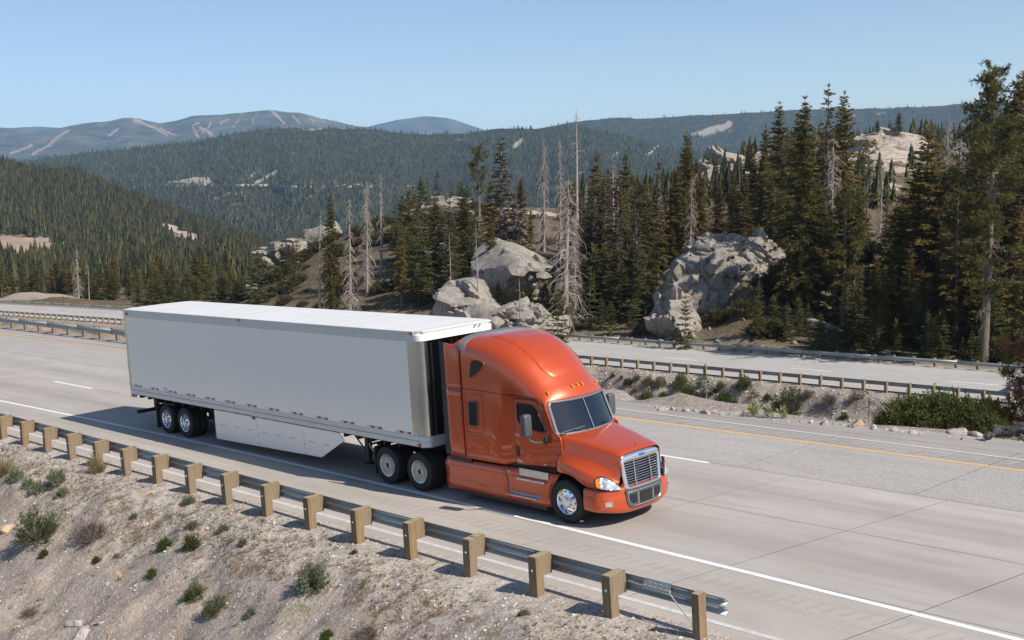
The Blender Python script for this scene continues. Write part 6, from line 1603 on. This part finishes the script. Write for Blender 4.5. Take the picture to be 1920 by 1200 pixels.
for kind, x, y, w_, hr, lab in [
 ('sage', 30, 903, 34, .8, 'grey green sage tuft at the left edge just below the guardrail'),
 ('sage2', 105, 908, 38, .85, 'round pale sage tuft below the guardrail, second largest of its row'),
 ('sage2', 52, 915, 26, .8, 'small sage tuft between the left edge tuft and the pale round one'),
 ('sage', 70, 922, 32, .7, 'yellowish sage tuft lowest in the row at the left'),
 ('sage2', 118, 930, 26, .8, 'sage tuft alone under the pale round one'),
 ('mixed', 72, 1015, 82, .75, 'large dark green shrub with bare brown stems on the left of the slope'),
 ('dry', 172, 1012, 74, .62, 'big dry brown twiggy shrub beside the large dark green one'),
 ('green', 82, 1046, 22, .9, 'small green tuft under the large dark green shrub'),
 ('green', 182, 1056, 18, .9, 'small bright tuft below the dry twiggy shrub'),
 ('green', 308, 1032, 32, .85, 'bright green tuft, left one of a pair in the middle of the slope'),
 ('green', 360, 1030, 34, .9, 'bright green tuft, right one of a pair in the middle of the slope'),
 ('sage2', 361, 993, 30, .7, 'sage green tuft just above the pair of bright tufts'),
 ('sage', 252, 972, 16, .8, 'tiny tuft above the dry twiggy shrub, towards the guardrail'),
 ('sage', 355, 944, 28, .6, 'sage tuft close to the fifth guardrail post'),
 ('sage2', 420, 996, 28, .6, 'pale sage tuft right of the pair of bright tufts'),
 ('sage', 456, 1022, 20, .8, 'pale little sage tuft above the darker clump of three'),
 ('dark', 368, 1122, 46, .7, 'dark olive shrub low on the slope, left of the brownish one'),
 ('mixed', 404, 1152, 50, .75, 'brownish green shrub low on the slope, right of the dark olive one'),
 ('sage', 470, 1158, 24, .9, 'narrow sage tuft low on the slope, right of the brownish shrub'),
 ('green', 287, 1083, 26, .8, 'small dark green tuft above the sandstone ledge'),
 ('sage', 587, 1104, 62, .85, 'biggest round silver sagebrush in the middle of the embankment'),
 ('green', 613, 1196, 28, .7, 'yellow green tuft at the bottom edge below the big sagebrush'),
 ('sage2', 983, 1155, 26, .7, 'little grey tuft on the gravel near the last timber posts'),
 ('dry', 690, 1196, 60, .5, 'brown tangle of twigs at the bottom edge'),
 ('grass', 182, 888, 34, 1.0, 'tuft of pale dry grass leaning on a guardrail post'),
 ('grass', 8, 890, 40, .8, 'dry grass at the left edge beside the sage tufts'),
 ('green', 665, 1038, 16, .6, 'tiny green sprig by the gravel crest near the middle posts'),
 ('dry', 220, 1046, 20, .7, 'small dry twig clump between the dry shrub and the sandstone ledge'),
 ('dry', 60, 1150, 40, .4, 'dry root tangle on the lower left of the embankment')]:
    p = hit(x, y, bank_z); wd = px_size(p, w_); shrub(kind, p-np.array((0, 0, .03)), wd, wd*hr, lab, rg=rgS)
# ---- the median: shrubs on the far bank
def mhit(x, y): return hit(x, y, median_z, 45, 120, 1500)
i = 0
for x, y, w_, kind in [(1148, 708, 11, 'dark'), (1166, 710, 8, 'dark'), (1177, 722, 16, 'green'), (1193, 713, 12, 'dark'), (1217, 722, 20, 'dark'), (1237, 724, 22, 'sage'), (1214, 750, 24, 'mixed'), (1242, 745, 12, 'green'), (1276, 733, 26, 'mixed'), (1293, 744, 30, 'dark'), (1278, 718, 22, 'dark'), (1318, 722, 22, 'mixed'), (1329, 740, 26, 'green'), (1351, 730, 18, 'dark'), (1392, 730, 32, 'dark'), (1362, 768, 40, 'green'), (1556, 756, 26, 'dry'), (1581, 786, 16, 'dark'), (1515, 745, 22, 'dry'), (1606, 752, 26, 'dry'), (1530, 790, 14, 'dry'), (1190, 735, 10, 'sage'), (1255, 748, 14, 'sage'), (1415, 745, 18, 'dry'), (1440, 750, 14, 'green')]:
    p = mhit(x, y); wd = px_size(p, w_)*1.15
    if (np.asarray(p)-CAM)@FWD > 118: continue
    shrub(kind, p, wd, wd*.75, {'dark': 'dark', 'green': 'green', 'sage': 'grey', 'mixed': 'stemmy green', 'dry': 'dry brown'}[kind]+' shrub rooted in the eroded median bank '+['under the guardrail', 'near the cab mirror', 'half way down the slope', 'beside other shrubs'][i % 4], 'shrubs on the eroded median bank', rg=rgS); i += 1
p = mhit(1478, 775); shrub('mixed', p, px_size(p, 58), px_size(p, 50), 'bushy yellow green shrub at the foot of the bank behind the pale lily clumps', rg=rgS)
BK['willowB'] = BK['willow']
p0 = at_depth(1760, 798, 82); 
for x, y, d, w_, h_, lab in [(1705, 806, 81, 110, 56, 'left mound of the dense green willow thicket beyond the boulders'), (1765, 808, 80, 130, 64, 'tallest middle mound of the dense green willow thicket'), (1835, 806, 79, 120, 54, 'right mound of the willow thicket below the pine boughs'), (1668, 800, 84, 60, 40, 'low outer mound at the left end of the willow thicket')]:
    p = at_depth(x, y, d); shrub('willow', p-np.array((0, 0, .3)), w_*d/F_PX, h_*d/F_PX+.3, lab, None, 'willow_shrub', 'willow', rgS)
# corn lily clumps among the stones
def lily(seed):
    rg = np.random.RandomState(seed); P, D = [], []
    for s in range(3):
        o = rg.normal(0, .12, 3)*np.array((1, 1, 0))
        for z in np.linspace(.05, .55, 9):
            a = rg.rand()*6.28; P.append(o+np.array((0, 0, z))); D.append((math.cos(a)*.75, math.sin(a)*.75, .85))
    P = np.array(P); D = np.array(D); V, F_ = fans(P, D, np.full(len(P), .42), np.full(len(P), .085), rg, .15, 2); tb = MB(); tb.tube([(0, 0, -.1), (0, 0, .6)], [.02, .006], 5)
    return tb.mesh('stalk', M['lily']), crown_mesh('leaves', [(V, F_, 0)], [M['lily']])
LI = [lily(1), lily(2)]
for j, (x, y, w_, lab) in enumerate([(1418, 783, 30, 'pale striped lily clump, leftmost of three by the boulder row'), (1440, 786, 24, 'pale lily clump, middle of three by the boulder row'), (1471, 788, 24, 'small pale lily clump, right one of three by the boulder row'), (1408, 778, 18, 'small lily shoot behind the leftmost pale clump')]):
    p = at_z(x, y, -.05); e = empty('lily_plant', tuple(p)); s = px_size(p, w_)/.75; e.scale = (s, s, s); e.rotation_euler = (0, 0, j*2.); link('stalk', LI[j % 2][0], e); link('leaves', LI[j % 2][1], e); tag(e, lab, 'plant')
# boulder row along the road edge
RW = [RN[0], RN[3], RN[5], RO[0], RN[2], RN[1], RO[2], RN[6]]
named = {(1382, 775): 'grey boulder left of the pale lily clumps', (1612, 796): 'rounded cream boulder at the roadside, largest of the row', (1797, 810): 'pale pointed boulder in front of the willow thicket', (1546, 794): 'grey boulder left of the rounded cream one', (1245, 766): 'flat pale rock near the start of the boulder row', (1322, 772): 'tan split rock in the boulder row behind the cab mirror'}
lst = [(1245,766,20),(1230,762,12),(1262,766,12),(1272,767,11),(1286,769,15),(1303,769,10),(1322,772,24),(1339,772,15),(1355,775,18),(1382,775,28),(1396,779,9),(1500,789,10),(1520,791,12),(1546,794,19),(1562,794,10),(1580,795,9),(1612,796,34),(1630,799,10),(1638,802,16),(1660,804,10),(1676,806,14),(1690,808,9),(1700,809,10),(1711,810,17),(1725,811,15),(1742,811,18),(1757,814,11),(1768,815,13),(1780,817,12),(1797,810,34),(1811,817,24),(1827,814,26),(1846,819,16),(1862,820,14),(1877,820,24),(1895,822,18),(1912,823,20),(1450,786,8),(1480,789,9),(1213,759,8),(1340,768,9),(1370,778,9),(1595,798,11),(1806,822,12),(1835,823,14),(1855,812,18)]
for j, (x, y, w_) in enumerate(lst):
    p = at_z(x, y+2, 0.); p[2] = float(median_z(p[0], p[1])) if p[1] > 10.9 else 0.; s = px_size(p, w_)*1.55; me = RO[0] if (x, y) == (1612, 796) else RW[j % 8]
    lab = named.get((x, y)); rock(me, p, s, lab or 'small angular rock in the stone row between pavement and median', None if lab else 'rocks along the inner road edge', sink=.02, rg=rgR, tall=1.2 if lab else 1., name='boulder')
# charred logs at the right end of the row
k = NT('charred_wood'); c = k.coord(); g = k.noise(k.scaled(c, (3, 3, 3)), 3, 6, .7); k.set('Base Color', k.ramp(g, [(.35, (.018, .017, .017)), (.7, (.10, .095, .09))])).set('Roughness', .8); k.bump(g, 1., .05); M['char'] = k.m
for j, (x0, y0, x1, y1, r_, lab) in enumerate([(1850, 824, 1872, 812, .07, 'charred branch leaning up towards the black logs'), (1866, 810, 1930, 806, .11, 'long black charred log on top of the pile at the right'), (1870, 816, 1930, 812, .10, 'black charred log under the topmost one')]):
    a, b_ = at_z(x0, y0, 0.05), at_z(x1, y1+9, .0); b_[2] += .22; a[2] += .05
    pts = [a+(b_-a)*t+np.array((0, 0, .05*math.sin(t*9+j))) for t in np.linspace(0, 1, 9)]; rd = [r_*(1+.25*math.sin(t*17+j)) for t in range(9)]
    e = MB().tube(pts, rd, 9).build('charred_log', M['char'], smooth=60); tag(e, lab, 'log')
for j, (x, y, w_) in enumerate([(1868, 808, 26), (1890, 806, 34), (1908, 812, 28), (1884, 813, 22)]):
    p = at_z(x, y+8, 0.); p[2] += .12; o = rock(rock_me('stone', 200+j, M['char'], .8, 14, .05, 1, .06), p, px_size(p, w_)*.75, ['black burnt stump left in the charred pile', 'largest black burnt stump in the charred pile', 'black burnt stump at the picture edge', 'small black stump low in the charred pile'][j], sink=.0, name='burnt_stump', rg=rgR); o['category'] = 'stump'
# leaning dead twigs and bare shrub on the median
def twig_plant(seed, h=1.): 
    rg = np.random.RandomState(seed); tb, tc, tr = trunk_mb(h*3, .05, rg, .2, 5)
    for i in range(22): dead_branch(tb, tc, tr, rg, rg.uniform(.25, .95)*h*3, rg.uniform(.5, 1.3), 4, .1)
    return tb.mesh('stems', M['dead'])
tp = twig_plant(3); 
for x, y, d, hp, lab in [(1630, 795, 80, 78, 'bare pale dead shrub left of the willow thicket'), (1325, 745, 95, 42, 'thin reddish dead stalk on the bank among shrubs'), (1408, 765, 88, 46, 'leaning dead twigs above the lily clumps')]:
    p = at_depth(x, y, d); o = link('dead_shrub', tp, None, p); plumb(o, x*.1, .25 if x == 1408 else .05, 1.); s = hp*d/F_PX/3; o.scale = (s*1.1, s*1.1, s); tag(o, lab, 'dead shrub')
# small pine at the right edge whose boughs reach into the picture
def bough_tree(seed):
    rg = np.random.RandomState(seed); tb, tc, tr = trunk_mb(7.5, .14, rg, .2, 7); P, D, tan = [], [], []
    for i in range(70):
        z = rg.uniform(.25, 7.2); Lb = (2.6*(1-z/8.2)+.3)*rg.uniform(.6, 1.15); a = rg.rand()*6.28; d0 = np.array((math.cos(a), math.sin(a), rg.uniform(-.1, .35))); base = tc(z); s = np.linspace(0, 1, 5); pts = base+d0*(Lb*s)[:, None]; pts[:, 2] += .25*Lb*s**2
        tb.tube(list(pts), list(.028*(1-.7*s)), 4, 0, False); br = rg.rand() < .34
        for q in range(int(16+Lb*20)):
            u = rg.uniform(.25, 1.02); c = np.array([np.interp(u, s, pts[:, k_]) for k_ in range(3)])+rg.normal(0, .10, 3); n = 14; dd = rg.normal(0, 1, (n, 3))+d0*.7+np.array((0, 0, .5)); dd /= np.linalg.norm(dd, axis=1)[:, None]
            P.append(np.repeat(c[None], n, 0)); D.append(dd); tan += [br]*n
    P = np.concatenate(P); D = np.concatenate(D); V, F_ = fans(P, D, np.full(len(P), .16), np.full(len(P), .020), rg, .15, 1)
    me = crown_mesh('crown', [(V, F_, 0)], [M['young'], M['tan']]); me.materials.append(M['tan']) if len(me.materials) < 2 else None; me.polygons.foreach_set('material_index', np.array(tan).astype(np.int32)); return tb.mesh('trunk', M['bark'], 60), me
bt = bough_tree(5); BX = None
p = at_depth(1968, 800, 46); p[2] = float(median_z(p[0], p[1]))-.1; yb_ = proj(p)[1]; e = empty('pine_tree', tuple(p)); plumb(e, 2.2); hgt = (yb_-470)*46/F_PX/7.5; e.scale = (1.75, 1.75, hgt); link('trunk', bt[0], e); link('crown', bt[1], e); tag(e, 'young pine at the right edge with some tan dead boughs, beside the willow thicket', 'pine')

# ---- granite outcrops -----------------------------------------------------
def outcrop(seed, rx, ry, rz, ncell=60, step=.16, crack=.10, tilt=.35, sub=5, boxy=.9):
    """rock dome broken into blocks: every block is its own cell, stepped, tilted and parted by cracks"""
    bm = bmesh.new(); bmesh.ops.create_icosphere(bm, subdivisions=sub, radius=1.); me = bpy.data.meshes.new('rock_mass'); bm.to_mesh(me); bm.free()
    co = np.zeros(len(me.vertices)*3, np.float32); me.vertices.foreach_get('co', co); d = co.reshape(-1, 3).astype(float)
    rg = np.random.RandomState(seed); S = rg.normal(0, 1, (ncell, 3)); S /= np.linalg.norm(S, axis=1)[:, None]; A = np.array((1, .8, 1.25))
    dw = d+.16*np.stack([fbm(d*2.1+k_*9, 3) for k_ in range(3)], -1)
    dist = np.linalg.norm((dw[:, None]-S[None])*A, axis=-1); o = np.argsort(dist, 1)[:, :2]; f1 = np.take_along_axis(dist, o[:, :1], 1)[:, 0]; f2 = np.take_along_axis(dist, o[:, 1:2], 1)[:, 0]; c = o[:, 0]
    nc = S+rg.normal(0, tilt*.75, (ncell, 3)); nc /= np.linalg.norm(nc, axis=1)[:, None]; hc = 1+rg.uniform(-1, 1, ncell)*step
    dot = np.maximum(.55, np.sum(d*nc[c], 1)); flatr = hc[c]*np.maximum(.55, np.sum(S*nc, 1))[c]/dot
    r = .25*(1+.10*fbm(d*1.3+seed, 3))+.75*flatr; e = f2-f1
    r -= crack*np.exp(-(e/.028)**2)+crack*.35*np.exp(-(e/.08)**2); r += .022*fbm(d*5, 4)
    db = np.sign(d)*np.abs(d)**boxy; db /= (np.abs(db)**(2/boxy*.75)).sum(1)[:, None]**(boxy/(2*.75)); P = db*r[:, None]*np.array((rx, ry, rz)); me.vertices.foreach_set('co', P.astype(np.float32).ravel()); me.materials.append(M['granite']); me.polygons.foreach_set('use_smooth', [True]*len(me.polygons)); me.update(); me.set_sharp_from_angle(angle=R(26)); return me
BL = [rock_me('block', 300+i, M['granite'], .75, 13, .035, 2, .03) for i in range(8)]
def place_out(me, x, y, d, label, ang=0., sink=0., lean=0., name='granite_outcrop'):
    e = empty(name, tuple(at_depth(x, y, d)-np.array(UPW)*sink)); plumb(e, ang, lean, 1.); link('rock_mass', me, e); tag(e, label, 'rock outcrop'); return e
FH = math.atan2(FWD[1], FWD[0])
def blocks(e, lst, d):
    """single blocks as parts: (x px, y px, size px, depth)"""
    inv = None; bpy.context.view_layer.update(); mw = e.matrix_world.inverted()
    for j, (x, y, w_, dd) in enumerate(lst):
        o = link('block', BL[(j*3+int(x)) % 8], e); o.location = mw @ Vector(at_depth(x, y, dd)); s = w_*dd/F_PX*1.12; o.scale = (s, s*.85, s*random.uniform(.75, 1.)); o.rotation_euler = (random.uniform(-.4, .4), random.uniform(-.4, .4), random.uniform(0, 6.3))
random.seed(12)
d = 138; k_ = d/F_PX
e = place_out(outcrop(3, 104*k_, 8., 84*k_, 52, .045, .085, .30, 6, .85), 1362, 520, d, 'great cracked pale granite outcrop standing behind the far guardrail', FH-math.pi/2)
bpy.context.view_layer.update(); mwi = e.matrix_world.inverted()
for sd_, x_, y_, rx_, rz_, dd_ in ((23, 1300, 562, 66, 84, 134), (24, 1266, 608, 44, 54, 128), (25, 1425, 500, 46, 56, 142)):
    q = link('rock_mass', outcrop(sd_, rx_*k_, 5., rz_*k_, 26, .09, .085, .36, 5, .85), e); q.location = mwi @ Vector(at_depth(x_, y_, dd_))
lst = [(1316,496,30,131),(1336,506,46,130),(1376,508,44,130),(1398,500,34,130),(1420,508,26,132),(1352,516,20,129),(1300,522,34,129),(1262,560,30,129),(1410,500,26,131)]
blocks(e, lst, d)
for x, y, w_, dd in ((1308, 566, 24, 126), (1350, 566, 34, 126), (1372, 575, 20, 125), (1366, 548, 16, 127), (1256, 585, 26, 124), (1330, 580, 14, 124), (1240, 600, 22, 123), (1300, 598, 20, 122), (1395, 588, 14, 122), (1345, 612, 14, 119)):
    rock(RB[int(x) % 7], terr(x, dd, 0.), w_*dd/F_PX*1.1, 'pale block fallen at the foot of the great cracked outcrop', 'blocks below the great outcrop', sink=.05, name='boulder', rg=rb_ if False else random)
d = 150; k_ = d/F_PX
e = place_out(outcrop(15, 78*k_, 6., 60*k_, 16, .03, .05, .14), 962, 520, d, 'smooth pale rock slab with a bush in its lap, above the truck cab', FH-math.pi/2, 0, .1)
blocks(e, [(1010,490,44,146),(1018,520,36,142),(992,518,26,143),(905,540,40,144)], d)
d = 140; k_ = d/F_PX
e = place_out(outcrop(6, 56*k_, 5., 42*k_, 14, .04, .05, .18), 884, 584, d, 'slanting lichened slab rising behind the trailer roof', FH-math.pi/2+.3); blocks(e, [(905,572,26,137),(850,590,40,137)], d)
d = 131; k_ = d/F_PX
e = place_out(outcrop(7, 62*k_, 3.5, 48*k_, 26, .14, .10, .5), 985, 612, d, 'broken rock heap right above the cab roof', FH-math.pi/2)
blocks(e, [(958,585,34,127),(930,605,40,127),(985,600,30,126),(1010,590,26,127),(1002,618,34,125)], d)
d = 218; k_ = d/F_PX
e = place_out(outcrop(8, 62*k_, 5., 30*k_, 26, .14, .09, .4, 5), 828, 402, d, 'grey rock crown on the summit of the wooded knoll', FH-math.pi/2); blocks(e, [(795,400,34,212),(862,400,36,212),(790,418,22,210)], d)
d = 235; k_ = d/F_PX
e = place_out(outcrop(9, 52*k_, 5., 26*k_, 18, .12, .08, .4, 5), 545, 475, d, 'pale rocks at the left foot of the wooded knoll', FH-math.pi/2+.4); blocks(e, [(500,490,30,225),(545,462,26,228),(470,540,34,205),(520,480,24,225)], d)
e = place_out(outcrop(10, 30*k_, 3., 22*k_, 12, .12, .08, .4, 5), 612, 440, d, 'small rock crest between the dead trees left of the knoll', FH-math.pi/2)
e = place_out(outcrop(14, 46*k_, 4., 20*k_, 14, .1, .08, .3, 5), 850, 482, 178, 'flat pale ledge on the knoll slope among the firs', FH-math.pi/2)
d = 372; k_ = d/F_PX
gd = outcrop(11, 105*k_, 16., 74*k_, 40, .08, .06, .3); gd.materials[0] = M['graniteF']
e = place_out(gd, 1655, 318, d, 'large bare granite dome on the skyline at the right', FH-math.pi/2)
d = 440; k_ = d/F_PX
gd = outcrop(12, 90*k_, 16., 48*k_, 40, .10, .07, .3); gd.materials[0] = M['graniteF']
e = place_out(gd, 1390, 338, d, 'bare granite slope in the gap behind the twin-topped fir', FH-math.pi/2, 0, .35)
# pine on the dome
for x, yt, yb, h_ in ((1685, 212, 250, 'bushy little pine on top of the granite dome'), (1645, 226, 250, 'tiny pine at the left end of the dome top')): tree_px('firC', x, 366, yt, h_, sx=2.0, ybase=yb)
# loose boulders on the slope
rgB = random.Random(31)
for i in range(130):
    x = rgB.choice([rgB.uniform(560, 1200), rgB.uniform(1200, 1720), rgB.uniform(440, 700)]); d0 = float(np.interp(x, tx, RE[:, 0])); d = d0+3+rgB.random()**1.2*75; s = rgB.uniform(.4, 1.0)*(1+1.6*rgB.random()**4)
    p = terr(x, d, 0.); rock(RB[i % 7], p, s, 'pale boulder lying on the slope '+area(x), 'loose boulders on the slope', sink=.05, name='boulder', rg=rgB)
for i in range(190):
    x = rgB.choice([rgB.uniform(560, 1250), rgB.uniform(1250, 1900), rgB.uniform(430, 720)]); d0 = float(np.interp(x, tx, RE[:, 0])); d = d0+5+rgB.random()**1.1*90; wd = rgB.uniform(1.6, 4.5)
    if d > 235: continue
    shrub('heath', terr(x, d, .1), wd, wd*rgB.uniform(.28, .45), 'low brownish heath shrub '+area(x), 'heath shrubs on the slope', rg=rgB)
for x, y, d, w_, h_, lab in [(1005, 505, 147, 52, 26, 'dark heather bush in the lap of the pale rock slab'), (968, 508, 145, 60, 24, 'brown heather bush under the pale rock slab'), (1462, 520, 130, 60, 40, 'brown bush against the right side of the great outcrop'), (1600, 470, 140, 70, 44, 'rounded brown bush left of the wide stub-branched fir')]:
    p = at_depth(x, y+h_*.5, d); shrub('heath', p, w_*d/F_PX, h_*d/F_PX, lab, rg=rgB)
# fallen logs
for j, (x0, y0, x1, y1, d, r_, lab) in enumerate([(1440, 465, 1495, 498, 132, .28, 'grey fallen log with splayed branches left of the mossy giant'), (1515, 515, 1580, 545, 122, .42, 'thick pale fallen log right of the mossy giant trunk'), (1555, 468, 1625, 505, 132, .22, 'thin fallen trunk lying under brown shrubs'), (1085, 455, 1125, 495, 150, .40, 'weathered fallen log right of the drooping dead tree'), (1070, 510, 1130, 516, 138, .28, 'curved grey log lying on the slope'), (560, 578, 615, 566, 158, .20, 'grey log on the slope by the leftmost bare trunk'), (780, 575, 815, 590, 146, .16, 'broken pale stick leaning behind the trailer')]):
    a, b_ = terr(x0, d, -.35), terr(x1, d-3, -.3); pts = [a+(b_-a)*t+np.array(UPW)*.25*math.sin(3*t+j) for t in np.linspace(0, 1, 7)]; tb = MB().tube(pts, [r_*(1-.5*t) for t in np.linspace(0, 1, 7)], 8); rg2 = np.random.RandomState(j)
    for q in range(14 if j in (0, 2, 3) else 6):
        t = rg2.rand(); c = a+(b_-a)*t; dv = rg2.normal(0, 1, 3); dv[2] = abs(dv[2])*.7; dv /= np.linalg.norm(dv); L_ = rg2.uniform(.6, 2.2); tb.tube([c, c+dv*L_*.5, c+dv*L_+np.array((0, 0, -.2))], [.05, .03, .008], 4, 0, False)
    o = tb.build('fallen_log', M['dead'], smooth=60); tag(o, lab, 'log')
# pale earth mound left beyond the far rail
rows = []
for a in np.linspace(0, 2*math.pi, 60): rows.append([(a, q) for q in np.linspace(0, 1, 16)])
c0 = at_depth(75, 572, 240); V = []; 
for r_ in rows:
    for a, q in r_:
        x_ = math.cos(a)*q; y_ = math.sin(a)*q; hgt = 2.7*(1-q*q)**1.2*(1+.25*float(fbm(np.array([[x_*2.2, y_*2.2, 1.]]), 3)[0])); pt = c0+RGT*(x_*13.5)+np.array((FWD[0], FWD[1], 0))*y_*9+np.array(UPW)*(hgt-.5); V.append(tuple(pt))
me = np_mesh('earth_mound', np.array(V), grid_faces(60, 16), M['bank'], {'moss': np.full(960, .35)}); tag(link('earth_mound', me), kind='structure')

# ---- car on the far carriageway ------------------------------------------------
CR = empty('parked_car' if False else 'car', (4.2, 66.9, ZF)); tag(CR, 'silver car on the far carriageway, half hidden by pine boughs at the right edge', 'car')
M['silver'] = simple('silver_car_paint', (.42, .44, .47), .25, .6, coat=1.)
prof = [(-2.25, .42), (-2.28, .70), (-2.15, .86), (-1.3, 1.0), (-.55, 1.46), (.3, 1.54), (1.7, 1.50), (2.15, 1.05), (2.25, .75), (2.2, .40)]
b = MB(); rows = []
for y, s, dz in ((-.86, .94, .0), (-.9, 1., .0), (-.88, 1., .0), (-.66, .985, .0), (.66, .985, 0), (.88, 1., 0), (.9, 1., 0), (.86, .94, 0)):
    rows.append([(x*s, y*(1 if z < 1.02 else .84) if abs(y) > .7 else y, z*(1 if abs(y) < .9 or z < 1 else 1)) for x, z in prof])
b.grid(rows); b.add(rows[0], [tuple(range(10))]); b.add(rows[-1], [tuple(range(10))]); b.add([r[0] for r in rows]+[r[-1] for r in rows], [tuple(range(8))+tuple(range(15, 7, -1))])
body = b.build('body', M['silver'], CR, smooth=40)
for s in (-1, 1):
    MB().prism([(-.95, 1.03), (-.50, 1.40), (.25, 1.44), (.25, 1.03)], min(s*.765, s*.80), max(s*.765, s*.80)).prism([(.32, 1.03), (.32, 1.44), (1.55, 1.41), (1.8, 1.05)], min(s*.765, s*.80), max(s*.765, s*.80)).build('side_window', M['black'], CR)
    MB().box(-2.27, -2.12, min(s*.55, s*.85), max(s*.55, s*.85), .68, .82).build('headlight', M['headlamp'], CR, bevel=.02)
    for x in (-1.42, 1.35):
        wb = MB().lathe([(.18, -.09), (.30, -.10), (.325, -.07), (.325, .07), (.30, .10), (.18, .09)], 24).build('wheel', M['rubber'], CR, smooth=40, loc=(x, s*.80, .325)); 
        MB().lathe([(.19, s*.09), (.185, s*.095), (.17, s*.07), (.05, s*.085), (0, s*.085)], 20).build('rim', M['alu'], wb)
MB().add([(-1.22, -.68, 1.06), (-1.22, .68, 1.06), (-.62, .60, 1.44), (-.62, -.60, 1.44)], [(0, 1, 2, 3)]).build('windscreen', M['black'], CR)
# ---- magpie flying low past the rail
bp = at_depth(1760, 728, 86); BD = MB()
BD.tube([(-.26, 0, .03), (-.20, 0, .03), (-.08, 0, .0), (.05, 0, .0), (.14, 0, .03), (.19, 0, .06), (.23, 0, .06), (.28, 0, .05)], [.005, .03, .065, .075, .055, .04, .035, .004], 8)
BD.add([(-.2, -.02, .03), (-.2, .02, .03), (-.50, .05, .06), (-.50, -.05, .06)], [(0, 1, 2, 3)])
for s in (-1, 1): BD.add([(.10, s*.05, .02), (-.06, s*.05, .02), (-.10, s*.22, -.06), (.06, s*.24, -.05), (-.16, s*.44, .02), (-.02, s*.42, .02)], [(0, 1, 2, 3), (3, 2, 4, 5)])
BD.tube([(-.02, 0, -.045), (.08, 0, -.045)], [.02, .03], 6, 1)
bo = BD.build('bird', [M['black'], M['white']], smooth=60, loc=bp); bo.rotation_euler = (.25, -.2, 2.6); bo.scale = (1.15, 1.15, 1.15); tag(bo, 'black bird flying low beneath the bank-top guardrail, at the right', 'bird')
